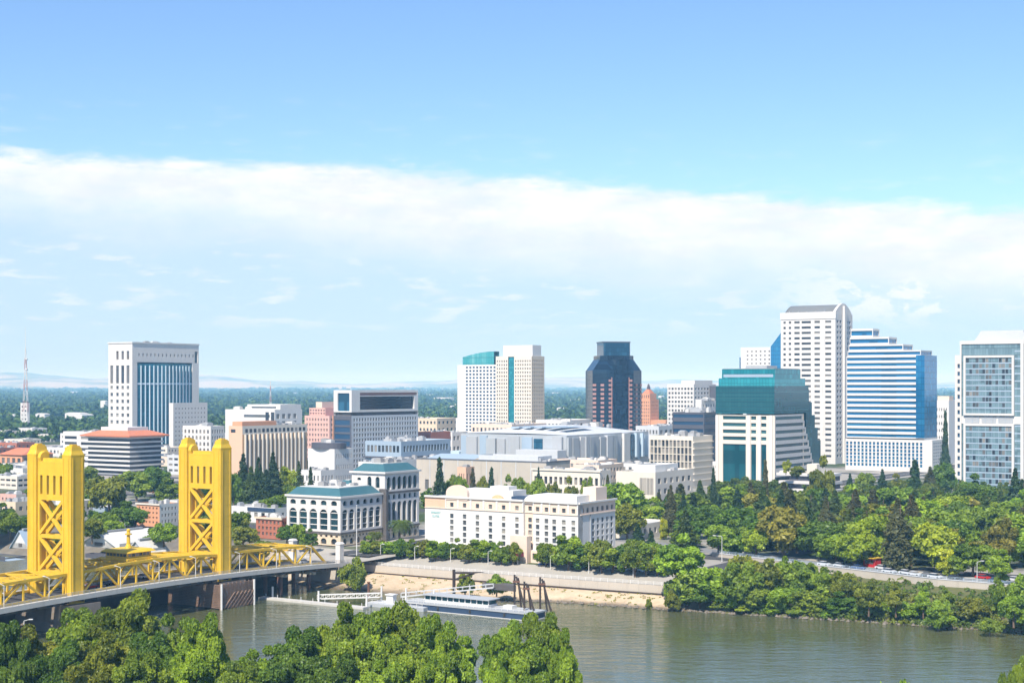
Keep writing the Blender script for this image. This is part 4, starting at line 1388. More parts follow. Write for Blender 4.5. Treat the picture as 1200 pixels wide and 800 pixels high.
mb = MB(); mb.prism(shift(octo(12.2, 1.2)), zc_ + .51, zt_); mb.build('crown', 'curtain_mid', b.root)
mb = MB(); mb.box(-12.4, 12.4, Wd - 12.4, Wd + 12.4, zt_ + .01, zt_ + 1); mb.build('crown_coping', 'dark_wall', b.root)
wd_ = MB(); wd_.prism([(-5.2, -3.2), (5.2, -3.2), (6.5, 2), (-6.5, 2)], 0, b.Z(421), [(-5.2, -3.2), (5.2, -3.2), (6.5, 2), (-6.5, 2)]); wd_.build('central_bay', 'curtain_dark', b.root)
for sx in (-1, 1):
    for x in (7.5, ):
        gp = MB()
        k = 0
        while 5 + k * 3.9 < zs - 8:
            z = 5 + k * 3.9
            gp.box(min(sx * x, sx * (x + 3.2)), max(sx * x, sx * (x + 3.2)), -.7, -.01, z, z + 2.0)
            k += 1
        gp.box(min(sx * x, sx * (x + .7)), max(sx * x, sx * (x + .7)), -.5, -.012, 3, zs - 6)
        gp.build('granite_stripe', 'pink_stone', b.root)
    # on the slanting sides
    for t in (.18, .72):
        gp = MB()
        ax, ay = sx * (Wd - ch), 0.0
        bx, by = sx * Wd, ch
        px_, py_ = ax + (bx - ax) * t, ay + (by - ay) * t
        qx, qy = ax + (bx - ax) * (t + .24), ay + (by - ay) * (t + .24)
        nx, ny = sx * .5, -.5
        k = 0
        while 5 + k * 3.9 < zs - 12:
            z = 5 + k * 3.9
            gp.poly((px_ + nx, py_ + ny, z), (qx + nx, qy + ny, z), (qx + nx, qy + ny, z + 2.0), (px_ + nx, py_ + ny, z + 2.0))
            gp.poly((px_ + nx, py_ + ny, z + 2.0), (qx + nx, qy + ny, z + 2.0), (qx, qy, z + 2.0), (px_, py_, z + 2.0))
            k += 1
        gp.build('granite_stripe', 'pink_stone', b.root)
mb = MB(); mb.prism(shift([(p[0] * 1.12, p[1] * 1.12) for p in octo(Wd, ch)]), 0, 7); mb.build('granite_base', 'pink_stone', b.root)
FOOT.append((b.root.location.x, 1350, R(12), -Wd, Wd, 0, 2 * Wd))
b.done()

# --- brick deco tower with pyramid
b = Bld('deco_tower', 'orange brick deco tower with stepped shoulders and small dark cupola by the dark glass tower', 'office tower', 748, 762, 772, 1470)
w, d = b.w, b.d
H = b.Z(468)
b.block(-w, 0, 0, d, 0, H, grid(-w + .5, -.5, 3, H - 1, 5, 12, .4, .5), grid(.5, d - .5, 3, H - 1, 6, 12, .4, .5), 'orange_brick', 'terracotta', 'pane_dark', matS='orange_brick')
h2 = b.Z(461)
b.block(-w * .88, -w * .12, d * .12, d * .88, H - .8, h2, grid(-w * .85, -w * .15, H + .5, h2 - .5, 4, 1, .4, .6), (), 'orange_brick', 'terracotta')
mb = MB(); mb.prism([(-w * .8, d * .2), (-w * .2, d * .2), (-w * .2, d * .8), (-w * .8, d * .8)], h2, b.Z(456), [(-w * .6, d * .4), (-w * .4, d * .4), (-w * .4, d * .6), (-w * .6, d * .6)]); mb.build('pyramid_roof', 'terracotta', b.root)
cu_ = MB(); cu_.prism([(-w * .58, d * .42), (-w * .42, d * .42), (-w * .42, d * .58), (-w * .58, d * .58)], b.Z(456) + .01, b.Z(453)); cu_.dome((-w * .5, d * .5, b.Z(453)), w * .1, w * .1, 3, 8, 3); cu_.build('cupola', 'dark_wall', b.root)
b.box('low_wing', 'orange_brick', .01, 16, 1, d, 0, b.Z(492))
b.done()

b = Bld('grid_hotel', 'white gridded hotel slab with an angled pale penthouse behind the black box office', 'hotel', 782, 813, 839, 1260)
w, d = b.w, b.d
H = b.Z(450)
b.block(-w, 0, 0, d, 0, H, grid(-w + .5, -.5, 2, H - 2, 8, 15, .62, .5), grid(1, d - 1, 2, H - 2, 7, 15, .6, .5), 'white_stone', 'roof_white', 'pane_dark')
b.block(-w * .55, -w * .05, d * .1, d * .9, H - .8, b.Z(445.5), (), (), 'white_stone', 'roof_white')
b.own('sky_lounge', 'dark_wall', .02, 6, d * .7, d, b.Z(470), b.Z(452))
b.done()
b = Bld('white_annex', 'blank white block between the gridded hotel slab and the black box office', 'office building', 815, 822, 842, 1130)
H = b.Z(468)
b.block(-b.w, 0, 0, b.d, 0, H, (), grid(2, b.d - 2, H - 12, H - 2, 6, 2, .4, .4, 'pane_grey'), 'white_paint', 'roof_white')
b.units(-b.w, 0, 0, b.d, H - .8, 3, 1.2)
b.done()
b = Bld('black_box_office', 'black banded box office with stacked dark floors left of the teal glass tower', 'office building', 788, 825, 842, 1010)
w, d = b.w, b.d
H = b.Z(483)
stripes(b, 'W', -w, 0, 0, H, 8, 'dark_wall', 'pane_navy', .45)
stripes(b, 'S', 0, d, 0, H, 8, 'dark_wall', 'pane_navy', .45)
b.wall('N', 0, d, 0, H, -w, (), 'dark_wall'); b.wall('E', -w, 0, 0, H, d, (), 'dark_wall')
b.mb('roof', 'roof_white').poly((-w, 0, H - .5), (0, 0, H - .5), (0, d, H - .5), (-w, d, H - .5))
b.units(-w, 0, 0, d, H - .5, 5, 1.6)
b.done()
b = Bld('beige_finned_office', 'beige office with fine dark vertical windows and a banded side wall, right of the arena', 'office building', 761, 812, 835, 850)
w, d = b.w, b.d
H = b.Z(511)
b.wall('W', -w, 0, 0, H, 0, grid(-w + .6, -.4, 2, H - 2.2, 11, 6, .88, .90), 'cream', 'pane_dark', .6)
for k in range(12):
    x = -w + .6 + (w - 1) * k / 11
    b.own('vertical_fin', 'cream', x - .28, x - .02, -.5, -.002, 2, H - 2.2)
b.wall('S', 0, d, 0, H, 0, (), 'cream')
for k in range(7):
    b.own('ledge', 'cream', .002, .8, 0, d, 3.4 + k * 3.5, 4.0 + k * 3.5)
b.wall('N', 0, d, 0, H, -w, (), 'cream'); b.wall('E', -w, 0, 0, H, d, (), 'cream')
b.mb('roof', 'roof_white').poly((-w, 0, H - .5), (0, 0, H - .5), (0, d, H - .5), (-w, d, H - .5))
b.units(-w, 0, 0, d, H - .5, 5, 1.4)
b.done()
b = Bld('cream_lowrise', 'low cream block with a raised flat roof in front of the beige finned office', 'low building', 722, 768, 812, 745)
w, d = b.w, b.d
H = b.Z(553)
b.block(-w, 0, 0, d, 0, H, grid(-w * .4, -1, 2, H - 2, 10, 1, .6, .8), grid(1, d - 1, 2, H - 2, 6, 2, .5, .5), 'cream', 'roof_white', 'pane_dark')
b.block(-w * .75, -w * .2, d * .2, d * .8, H - .8, b.Z(546), (), (), 'white_paint', 'roof_white')
b.units(-w, 0, 0, d, H - .8, 5)
b.done()
b = Bld('squared_office', 'low cream office with two rows of deep square windows behind the riverside hotel', 'office building', 624, 703, 716, 690)
w, d = b.w, b.d
H = b.Z(551)
b.block(-w, 0, 0, d, 0, H, grid(-w + .5, -.5, 4.5, H - 2.5, 13, 2, .6, .62), grid(1, d - 1, 4.5, H - 2.5, 4, 2, .6, .6), 'cream', 'roof_white', 'pane_dark', .8)
b.own('cornice', 'cream', -w - .5, .5, -.5, -.002, H - .8, H)
b.units(-w, 0, 0, d, H - .8, 5)
b.done()

# --- teal glass over white banded base
b = Bld('teal_glass_tower', 'tower of teal mirror glass stepping out over a white banded base', 'office tower', 839, 908, 938, 850)
w, d = b.w, b.d
zt_, zs1, zs2, zu = b.Z(432), b.Z(443), b.Z(452), b.Z(486)
xo = [b.A(846), b.A(842.5), b.A(839.5)]
mb = MB(); mb.box(xo[0], 0, 0, d, zs1 + .01, zt_); mb.build('curtain_wall', 'curtain_teal', b.root)
mb = MB(); mb.box(xo[1], .02, -.4, d + 7, zs2 + .01, zs1); mb.build('curtain_wall', 'curtain_teal', b.root)
mb = MB(); mb.box(xo[2], .04, -.8, d + 12, zu + .6, zs2); mb.build('curtain_wall', 'curtain_tealdark', b.root)
mb = MB(); mb.box(xo[0] + .5, -.5, .5, d - .5, zt_ + .01, zt_ + .3); mb.build('roof', 'roof_grey', b.root)
b.own('louvre_band', 'blue_grey', xo[0] + 1, -1, -.12, -.01, zs1 + .6, zs1 + 2.2)
for k in range(5):                                              # glass steps going down the side
    a0 = d + 12 + k * 4.5
    b.own('glass_step', 'curtain_tealdark', -w * .6, -1.5, a0 + .01, a0 + 4.5, 3, zu + 2 - k * 7.5 + 12)
for k in range(1, 9):
    z = zu + .6 + (zs2 - zu - .6) * k / 9
    b.own('spandrel', 'pane_teal', xo[2] + .1, -.1, -.86, -.802, z - .22, z + .22)
    b.own('spandrel', 'pane_teal', .042, .1, -.7, d + 11.9, z - .22, z + .22)
pa, pb, pc_, pd = b.A(847), b.A(874), b.A(880), b.A(886)
x2, x3 = b.A(892), b.A(898)
fl = zu / 10.4
wn = []
for k in range(4):
    z = zu - fl * (k + 1) + fl * .28
    wn += [(pa, pb, z, z + fl * .52), (pc_, pd, z, z + fl * .5), (x2, x3, z, z + fl * .5)]
zz = zu - fl * 4.3
wn += [(pa, pb, 1, zz, 'curtain_tealdark'), (pc_, pd, 1, zz, 'curtain_tealdark'), (x2, x3, 1, zz, 'curtain_tealdark')]
b.wall('W', -w, 0, 0, zu, 0, wn, 'cream', 'pane_teal', .7)
for x in (-w, b.A(876), b.A(888.5), b.A(902)):
    b.own('column', 'white_stone', x + .02, x + 1.8, -.7, -.002, 0, zu - .5)
yy = b.B(941)
nfl_ = 9
wn = [(1.2, yy + (2.2 * k) - .8, zu - fl * (k + 1) + fl * .25, zu - fl * (k + 1) + fl * .72) for k in range(nfl_)]
for k in range(nfl_):
    z1 = zu - fl * k
    b.wall('S', 0, yy + 2.2 * k, z1 - fl, z1, 0, [wn[k]], 'white_stone', 'pane_teal', .7, wname='window_band')
    b.mb('roof', 'roof_white').poly((-4, yy + 2.2 * k - 2.2, z1 - .01), (0, yy + 2.2 * k - 2.2, z1 - .01), (0, yy + 2.2 * k, z1 - .01), (-4, yy + 2.2 * k, z1 - .01))
b.wall('N', 0, d, 0, zu, -w, (), 'cream'); b.wall('E', -w, 0, 0, zu, yy + 1, (), 'cream')
b.own('roof_unit', 'unit_grey', xo[0] * .7, xo[0] * .3, d * .3, d * .7, zt_ + .31, zt_ + 2)
b.done()

b = Bld('white_back_tower', 'narrow white tower with sparse windows peeping over the teal glass tower', 'office tower', 868, 905, 913, 1420)
w, d = b.w, b.d
H = b.Z(406.5)
b.block(-w, 0, 0, d, 0, H, grid(-w * .85, -.8, 30, H - 2, 6, 16, .36, .36), grid(1, d - 1, 30, H - 2, 3, 16, .4, .4), 'white_paint', 'roof_white', 'pane_warm')
b.own('glass_edge', 'curtain_sky', -w - 3, -w - .01, 4, 20, 0, b.Z(418))
b.done()
b = Bld('glass_wedge_tower', 'slim pale blue glass tower with a sharply slanting top left of the white vaulted tower', 'office tower', 903, 925, 930, 1380)
w, d = b.w, b.d
z0, z1 = b.Z(406), b.Z(376)
mb = MB()
pts = [(-w, 0), (0, 0), (0, d), (-w, d)]
mb.v += [(*p, 0) for p in pts] + [(-w, 0, z0), (0, 0, z1), (0, d, z1), (-w, d, z0)]
mb.f += [(3, 2, 1, 0), (4, 5, 6, 7), (0, 1, 5, 4), (1, 2, 6, 5), (2, 3, 7, 6), (3, 0, 4, 7)]
mb.build('curtain_wall', 'curtain_sky', b.root)
mb = MB(); mb.box(-w - .3, -w + .3, -.4, 0, 0, z0); mb.build('corner_mullion', 'pale_blue', b.root)
b.done()

# --- vaulted white tower
b = Bld('vaulted_tower', 'tallest tower, white stone with punched windows and a grey barrel-vault roof', 'office tower', 915, 979, 999, 1100)
w, d = b.w, b.d
H = b.Z(366.5)
nf = 26
f0, fh = 4.0, (H - 8) / 26
wn = []
for j in range(nf):
    z = f0 + fh * j + fh * .22
    for c, hw in ((-.93, .022), (-.83, .022), (-.70, .05), (-.53, .085), (-.33, .05), (-.13, .055)):
        wn.append((w * (c - hw), w * (c + hw), z, z + fh * .42))
b.wall('W', -w, 0, 0, H, 0, wn, 'white_stone', 'pane_dark', .5)
wn = []
for j in range(nf):
    z = f0 + fh * j + fh * .22
    for c in (.14, .30, .68, .84):
        wn.append((d * (c - .055), d * (c + .055), z, z + fh * .52))
b.wall('S', 0, d, 0, H, 0, wn, 'white_stone', 'pane_navy', .5)
b.wall('N', 0, d, 0, H, -w, (), 'white_stone'); b.wall('E', -w, 0, 0, H, d, (), 'white_stone')
b.own('centre_pier', 'white_stone', .002, 1.6, d * .42, d * .56, 0, b.Z(357.5))
b.mb('roof', 'roof_white').poly((-w, 0, H), (0, 0, H), (0, d, H), (-w, d, H))
zv = b.Z(355.5) - H
vm, gm = MB(), MB()
n = 16
pr_ = [(d * (.03 + .94 * k / n), H + zv * (1 - abs(2 * k / n - 1) ** 1.7)) for k in range(n + 1)]
for k in range(n):
    (y0, z0), (y1, z1) = pr_[k], pr_[k + 1]
    vm.poly((-w * .93, y0, z0), (-.8, y0, z0), (-.8, y1, z1), (-w * .93, y1, z1))
i = len(gm.v)
gm.poly(*[(-.4, p[0], p[1]) for p in pr_])
gm.poly(*[(-w * .95, p[0], p[1]) for p in pr_])
for k in range(n):
    (y0, z0), (y1, z1) = pr_[k], pr_[k + 1]
    up_ = .9
    gm.poly((-2.2, y0, z0 + up_), (-.4, y0, z0 + up_), (-.4, y1, z1 + up_), (-2.2, y1, z1 + up_))
    gm.poly((-.4, y0, z0), (-.4, y1, z1), (-.4, y1, z1 + up_), (-.4, y0, z0 + up_))
vm.build('vault_roof', 'vault_metal', b.root)
gm.build('gable', 'white_stone', b.root)
for k in range(5):
    a0 = -w * (.85 - .16 * k)
    b.own('vault_rib', 'unit_grey', a0, a0 + .8, d * .02, d * .5, H, H + zv * .25)
b.own('parapet', 'white_stone', -w - .4, .4, -.4, -.002, H - 4, H + 1)
b.done()

# --- stepped blue-banded tower
b = Bld('stepped_blue_tower', 'blue and white striped tower stepping down in terraces, right of the vaulted tower', 'office tower', 992, 1083, 1098, 1000)
w, d = b.w, b.d
zlow = b.Z(514)
st = [(1008, 1097, 416.5), (1008, 1078, 410), (1006, 1056, 402.5), (1004, 1038, 393.5), (1000, 1018, 383)]
zprev = zlow
fh = (b.Z(416.5) - zlow) / 15
lev = [(b.Z(s_[2]), b.A(min(s_[1], 1083)) if i else 0.0) for i, s_ in enumerate(st)]
b.wall('W', -w, 0, zlow, lev[0][0], 0, [(-w + .3, -5.5, zlow + fh * (k + .2), zlow + fh * (k + .74)) for k in range(15)], 'white_stone', 'curtain_sky', .5, wname='window_band')
b.wins += []
b.own('glass_corner', 'curtain_sky', -5.4, .3, -.3, d * .96, zlow + .5, lev[0][0] + .3)
b.wall('N', 0, d, 0, lev[0][0], -w, (), 'white_stone'); b.wall('E', -w, 0, 0, lev[0][0], d, (), 'white_stone')
b.mb('roof', 'roof_white').poly((-w, 0, lev[0][0]), (0, 0, lev[0][0]), (0, d, lev[0][0]), (-w, d, lev[0][0]))
z0 = lev[0][0]
for i in range(1, 5):
    z1, xr_ = lev[i]
    nfl_ = max(1, int(round((z1 - z0) / 3.9)))
    hh = (z1 - z0) / nfl_
    b.block(-w, xr_, i * 2.0, d - i * 1.5, z0, z1, [(-w + .3, xr_ - .5, z0 + hh * (k + .22), z0 + hh * (k + .76)) for k in range(nfl_)], [(i * 2.0 + .5, d - i * 1.5 - .5, z0 + hh * (k + .22), z0 + hh * (k + .76)) for k in range(nfl_)], 'white_stone', 'roof_white', 'curtain_sky', .5, .3, wname='window_band')
    z0 = z1
nx = 20
wn = []
for j in range(8):
    off = .5 if j % 2 else 0
    for k in range(nx):
        x = -w + w * (k + off * .0) / nx
        wn.append((x + .5, x + w / nx - .6, 3 + j * 3.6 * (zlow / 33), 3 + j * 3.6 * (zlow / 33) + 1.9))
b.wall('W', -w, 6, 0, zlow - .8, -2.0, wn, 'white_stone', 'curtain_sky', .4)
b.wall('S', -2, d, 0, zlow - .8, 6, grid(0, d - 1, 3, zlow - 2, 6, 8, .6, .5), 'white_stone', 'curtain_sky', .4)
b.mb('roof', 'roof_white').poly((-w, -2, zlow - .8), (6, -2, zlow - .8), (6, d, zlow - .8), (-w, d, zlow - .8))
b.wall('S', 0, d, zlow - .8, zlow + .5, 0, (), 'white_stone')
b.done()

# --- right-hand glass tower
b = Bld('grey_glass_tower', 'grey-green glass tower in stacked white frames with a sloping stone cap, beyond the park trees', 'office tower', 1126, 1199, 1230, 800)
w, d = b.w, b.d
H = b.Z(399)
xA, xB = b.A(1130), b.A(1189)
fr = .9
zf1, zf0, zb1, zb0 = b.Z(416), b.Z(487), b.Z(490), b.Z(497)
mb = MB(); mb.box(-w, -.01, 0, d, 0, H - 1.5); mb.build('curtain_wall', 'curtain_grey', b.root)
b.own('cornice', 'white_stone', -w - .5, .5, -.5, d + .5, H - 1.49, H + .3)
def frame(x0, x1, z0, z1, t, y0, y1):
    m_ = MB()
    m_.box(x0, x0 + t, y0, y1, z0, z1); m_.box(x1 - t, x1, y0, y1, z0, z1)
    m_.box(x0 + t, x1 - t, y0, y1, z1 - t, z1); m_.box(x0 + t, x1 - t, y0, y1, z0, z0 + t)
    m_.build('stone_frame', 'white_stone', b.root)
frame(xA, xB, zf0, zf1, 1.1, -1.6, -.005)
frame(xA, xB, 0, zb0, 1.1, -1.6, -.005)
m_ = MB(); m_.box(xA + 1.1, xB - 1.1, -1.0, -.006, zf0 + 1.1, zf1 - 1.1); m_.build('curtain_wall', 'curtain_grey', b.root)
m_ = MB(); m_.box(xA + 1.1, xB - 1.1, -1.0, -.006, 1.1, zb0 - 1.1); m_.build('curtain_wall', 'curtain_grey', b.root)
m_ = MB(); m_.box(-w + .5, -.5, -.4, -.007, zb0 + .01, zb1 + .9); m_.build('belt_course', 'white_stone', b.root)
for k in range(3):
    a0 = xA + (xB - xA) * (k + .06) / 3
    b.own('louvre_panel', 'grey_wall', a0, a0 + (xB - xA) * .29, -.6, -.41, zb0 + .4, zb1 + .5)
rngw = random.Random(2)
for z0_, z1_ in ((zf0 + 1.1, zf1 - 1.1), (1.1, zb0 - 1.1)):
    n_ = int((z1_ - z0_) / 2.9)
    for k in range(1, n_):
        z = z0_ + (z1_ - z0_) * k / n_
        b.own('spandrel', 'blue_grey', xA + 1.12, xB - 1.12, -1.08, -1.002, z - .30, z + .30)
        for q in range(14):
            if rngw.random() < .34:
                wq = (xB - xA - 2.4) / 14
                b.wins.append(('W', -1.03, xA + 1.2 + wq * q + .15, xA + 1.2 + wq * (q + 1) - .15, z + .42, z + (z1_ - z0_) / n_ - .42, 0.0, 'pane_dark', 'window'))
for k in range(1, 7):
    x = xA + 1.1 + (xB - xA - 2.2) * k / 7
    b.own('mullion', 'blue_grey', x - .07, x + .07, -1.14, -1.082, 1.2, zf1 - 1.2)
for k in range(1, int(H / 3.9)):
    b.own('spandrel', 'blue_grey', xB + .02, -1.22, -.06, -.001, k * 3.9 - .35, k * 3.9 + .35)
b.own('edge_pier', 'white_stone', -1.2, .4, -.8, -.008, 0, H - 1.5)
b.own('edge_pier', 'white_stone', -w - .3, -w + .5, -.8, -.008, 0, H - 1.5)
mb = MB(); x0c, x1c = b.A(1139), b.A(1200)
mb.prism([(x0c, 4), (x1c, 4), (x1c, d * .8), (x0c, d * .8)], H + .31, b.Z(386), [(x0c + 2.5, 8), (x1c - 2.5, 8), (x1c - 2.5, d * .7), (x0c + 2.5, d * .7)]); mb.build('stone_cap', 'grey_wall', b.root)
zsd = b.Z(415)
xs = b.A(1117)
b.wall('W', xs, -w - .31, 0, zsd, 3, [(xs + 1.4, -w - 1.4, 4 + k * 4.1, 6.2 + k * 4.1) for k in range(int(zsd / 4.1) - 1)], 'white_stone', 'pane_navy', .5)
b.wall('N', 3, d, 0, zsd, xs, grid(4, d - 1, 2, zsd - 1, 6, 16, .5, .5), 'white_stone', 'pane_navy', .4)
b.mb('roof', 'roof_white').poly((xs, 3, zsd), (-w, 3, zsd), (-w, d, zsd), (xs, d, zsd))
b.done()

b = Bld('terrace_garage', 'low white terraced building with open dark decks, sunk in trees below the vaulted tower', 'low building', 906, 975, 990, 715)
w, d = b.w, b.d
H = b.Z(556)
for k in range(4):
    z = H * (k + 1) / 4
    b.own('parapet', 'white_stone', -w * (1 - .06 * (3 - k)), -w * .02 * k, k * 1.2, d, z - 1.3, z)
b.own('dark_deck', 'dark_wall', -w * .8, -2, 5, d - 1, 0, H - 1.31)
b.own('stair_tower', 'cream', -w * .45, -w * .28, 2, 12, H + .01, H + 4.5)
b.own('planter', 'cream', -w * .95, -w * .55, 4.2, 10, H + .01, H + .9)
b.done()
b = Bld('side_pavilion', 'small white block with pink upper wall glimpsed between striped and grey glass towers', 'low building', 1095, 1112, 1122, 1090)
H = b.Z(469)
b.block(-b.w, 0, 0, b.d, 0, H, grid(-b.w + 1, -1, 2, H - 4, 5, 8, .4, .4), (), 'white_paint', 'roof_white')
b.box('upper_wall', 'peach_pale', -b.w * .9, -b.w * .1, 4, 14, H - .79, H + 3)
b.done()

# ------------------------------------------------------------------ smaller blocks of the old town and between the towers
def simple(name, label, xl, xc, xr, D, yt, mat='white_paint', roof='roof_white', W=None, S=None, wmat='pane_dark', cat='low building', matS=None, units=3, d=None, z=0.0, par=.7, group=None):
    b = Bld(name, label, cat, xl, xc, xr, D, z=z, d=d, group=group)
    H = b.Z(yt)
    Wg = grid(-b.w + .6, -.6, .8, H - .8, *W) if W else ()
    Sg = grid(.6, b.d - .6, .8, H - .8, *S) if S else ()
    b.block(-b.w, 0, 0, b.d, 0, H, Wg, Sg, mat, roof, wmat, .3, par, matS)
    if units:
        b.units(-b.w, 0, 0, b.d, H - par, units, .9)
    return b, H

b, H = simple('pale_blue_warehouse', 'pale blue and white box with two dark blue stripes among trees between the yellow towers', 133, 176, 180, 815, 566, 'pale_blue', 'roof_white', d=16)
b.own('stripe', 'navy', -b.w + .3, -.3, -.2, -.002, H * .78, H * .86); b.own('stripe', 'navy', -b.w + .3, -.3, -.2, -.002, H * .1, H * .24)
b.done()
b, H = simple('brick_row', 'dark red brick row right beside the pale blue striped box', 176, 199, 206, 800, 566, 'red_brick', 'roof_grey', (7, 2, .45, .5), (4, 2, .45, .5), cat='row house'); b.done()
b, H = simple('brick_walkup', 'salmon brick walk-up with a white side wall left of the farther yellow tower', 160, 187, 209, 610, 590.5, 'orange_brick', 'roof_grey', (6, 4, .42, .42), (5, 3, .4, .5), 'pane_warm', 'row house', 'white_paint'); b.own('cornice', 'cream', -b.w - .3, .3, -.4, -.002, H - .5, H + .1); b.done()
b, H = simple('steel_shed', 'blue-grey metal shed among trees right of the nearer yellow tower', 98, 124, 129, 680, 594, 'blue_grey', 'pale_grey', d=14); b.done()
b, H = simple('arcade_brick_hall', 'brick hall with arched openings under a terracotta roof above the nearer yellow tower', 0, 26, 62, 1010, 533, 'orange_brick', 'terracotta', (4, 1, .6, .7), (5, 1, .6, .7), par=.1, units=0, cat='brick building')
rf = MB(); rf.prism([(-b.w - 1, -1), (1, -1), (1, b.d + 1), (-b.w - 1, b.d + 1)], H + .01, H + 4, [(-b.w + 4, b.d * .4), (-4, b.d * .4), (-4, b.d * .6), (-b.w + 4, b.d * .6)]); rf.build('hip_roof', 'terracotta', b.root); b.done()
b, H = simple('old_town_brick_block', 'red brick block with white-framed windows and a pale flat roof below the redwoods', 300, 330, 345, 560, 607, 'red_brick', 'roof_white', (6, 3, .5, .55), (5, 3, .5, .55), 'pane_warm', 'brick building', units=4); b.own('cornice', 'cream_warm', -b.w - .4, .4, -.5, -.002, H - .6, H + .1); b.done()
b, H = simple('flat_roof_store', 'broad pale flat-roofed store behind the red brick block', 270, 322, 352, 625, 595, 'white_paint', 'roof_white', (6, 1, .5, .4), (5, 1, .5, .4), units=6); b.own('blue_fascia', 'navy', -b.w * .6, .2, -.4, -.002, H - 1.6, H - .2); b.done()
b, H = simple('pink_old_store', 'faded pink store with cream side at the picture edge by the nearer yellow tower', 0, 19, 31, 690, 579, 'pink_wall', 'roof_white', (4, 2, .4, .4), (3, 2, .3, .3), matS='cream', units=2); b.done()
b, H = simple('parking_deck', 'long pale parking deck behind the pink store and the nearer yellow tower', -20, 20, 60, 830, 558, 'cream', 'roof_white', (6, 2, .8, .4), (6, 2, .8, .4), units=5); b.done()
b, H = simple('white_corner_store', 'small white store half hidden behind the farther yellow tower', 196, 208, 236, 690, 586, 'white_paint', 'roof_white', (3, 2, .4, .5), (5, 2, .4, .5), units=3); b.done()
b, H = simple('grey_lowrise', 'low grey-white block with strip windows left of the tan finned office', 196, 236, 268, 960, 534, 'pale_grey', 'roof_white', (6, 3, .7, .4), (5, 3, .7, .4), units=5, matS='white_paint'); b.done()
b, H = simple('cream_lowhouse', 'cream lowrise with small windows in front of the white stone blocks', 155, 196, 216, 1120, 524, 'cream', 'roof_white', (8, 3, .4, .45), (5, 3, .4, .45), units=4); b.done()
b, H = simple('brown_roof_market', 'low market with a reddish flat roof left of the farther pair of pale towers', 488, 505, 528, 1080, 506, 'red_brick', 'roof_grey', (5, 1, .5, .4), None, units=3); b.done()
b, H = simple('tan_flat_block', 'flat tan block left of the pale twin towers', 478, 512, 537, 1560, 490, 'cream_warm', 'roof_white', (8, 3, .5, .4), (5, 3, .5, .4), units=3); b.done()
b, H = simple('white_flat_block', 'flat white block just left of the twin towers, nearer the arena', 500, 530, 548, 1250, 506, 'white_paint', 'roof_white', (8, 2, .6, .4), (4, 2, .6, .4), units=4); b.done()
b, H = simple('pink_flat_block', 'flat pink-white block at the foot of the twin pale towers', 552, 600, 640, 1240, 497, 'peach_pale', 'roof_white', (10, 3, .5, .4), (6, 3, .5, .4), units=6); b.done()
b, H = simple('white_plaza_block', 'wide white block between the cream tower and the dark glass tower', 628, 668, 700, 1330, 492, 'white_paint', 'roof_white', (9, 3, .5, .4), (6, 3, .5, .4), units=5); b.done()
b, H = simple('grey_plaza_block', 'grey low block in front of the orange deco tower', 745, 772, 800, 1180, 499, 'pale_grey', 'roof_white', (7, 3, .6, .4), (5, 3, .6, .4), units=5); b.done()
b, H = simple('brick_terrace_store', 'small brown shop beside the silver arena and the conifers', 536, 546, 556, 700, 547, 'peach', 'roof_grey', (3, 2, .4, .5), (3, 2, .4, .5), units=1); b.done()
b, H = simple('white_depot', 'white two-storey depot between the redwoods and the arched office', 352, 376, 392, 760, 551, 'white_paint', 'roof_white', (5, 2, .4, .4), (4, 2, .4, .4), units=4); b.done()
b, H = simple('sunken_pavilion', 'cream pavilion half hidden in the park trees right of the riverside hotel', 722, 752, 784, 560, 614, 'cream', 'roof_white', (5, 1, .5, .5), (5, 1, .5, .5), units=0); b.done()

# railway museum sheds: white gabled roofs just behind the bridge
def gable_shed(name, label, xl, xc, xr, D, ye, yr, roofm, wallm):
    b = Bld(name, label, 'shed', xl, xc, xr, D)
    w, d = b.w, b.d
    he, hr = b.Z(ye), b.Z(yr)
    b.wall('S', 0, d, 0, he, 0, (), wallm); b.wall('N', 0, d, 0, he, -w, (), wallm)
    m_ = b.mb('wall', wallm)
    for y in (0, d):
        m_.poly((-w, y, 0), (0, y, 0), (0, y, he), (-w / 2, y, hr), (-w, y, he))
    for s_, part in ((0, 'roof'), (1, 'roof')):
        r_ = MB()
        xa, xb = (-w / 2, .7) if s_ else (-w - .7, -w / 2)
        za, zb_ = (hr + .05, he - .1) if s_ else (he - .1, hr + .05)
        r_.poly((xa, -.7, za), (xb, -.7, zb_), (xb, d + .7, zb_), (xa, d + .7, za))
        r_.poly((xa, -.7, za - .3), (xb, -.7, zb_ - .3), (xb, d + .7, zb_ - .3), (xa, d + .7, za - .3))
        r_.poly((xa, -.7, za), (xb, -.7, zb_), (xb, -.7, zb_ - .3), (xa, -.7, za - .3))
        r_.build(part, roofm, b.root)
    b.own('ridge_vent', 'unit_grey', -w / 2 - .5, -w / 2 + .5, d * .1, d * .9, hr + .06, hr + .6)
    b.own('shed_door', 'dark_trim', -w * .6, -w * .4, -.15, -.003, 0, he * .7)
    b.done()
gable_shed('rail_shed', 'long white gabled rail shed behind the bridge, between its two yellow towers', 92, 140, 196, 545, 643, 626, 'roof_white', 'white_paint')
gable_shed('rail_shed', 'smaller white gabled shed with a grey end, nearer the farther yellow tower', 150, 170, 196, 527, 648, 634, 'roof_white', 'grey_wall')
gable_shed('station_house', 'grey hip-and-gable station house left of the nearer yellow tower', 14, 34, 60, 545, 643, 622, 'blue_grey', 'white_paint')
b, H = simple('depot_canopy', 'dark platform canopy on the left bank beside the grey station house', -40, 6, 30, 500, 655, 'dark_wall', 'blue_grey', (8, 1, .7, .7), None, 'pane_warm', 'canopy', units=0); b.done()
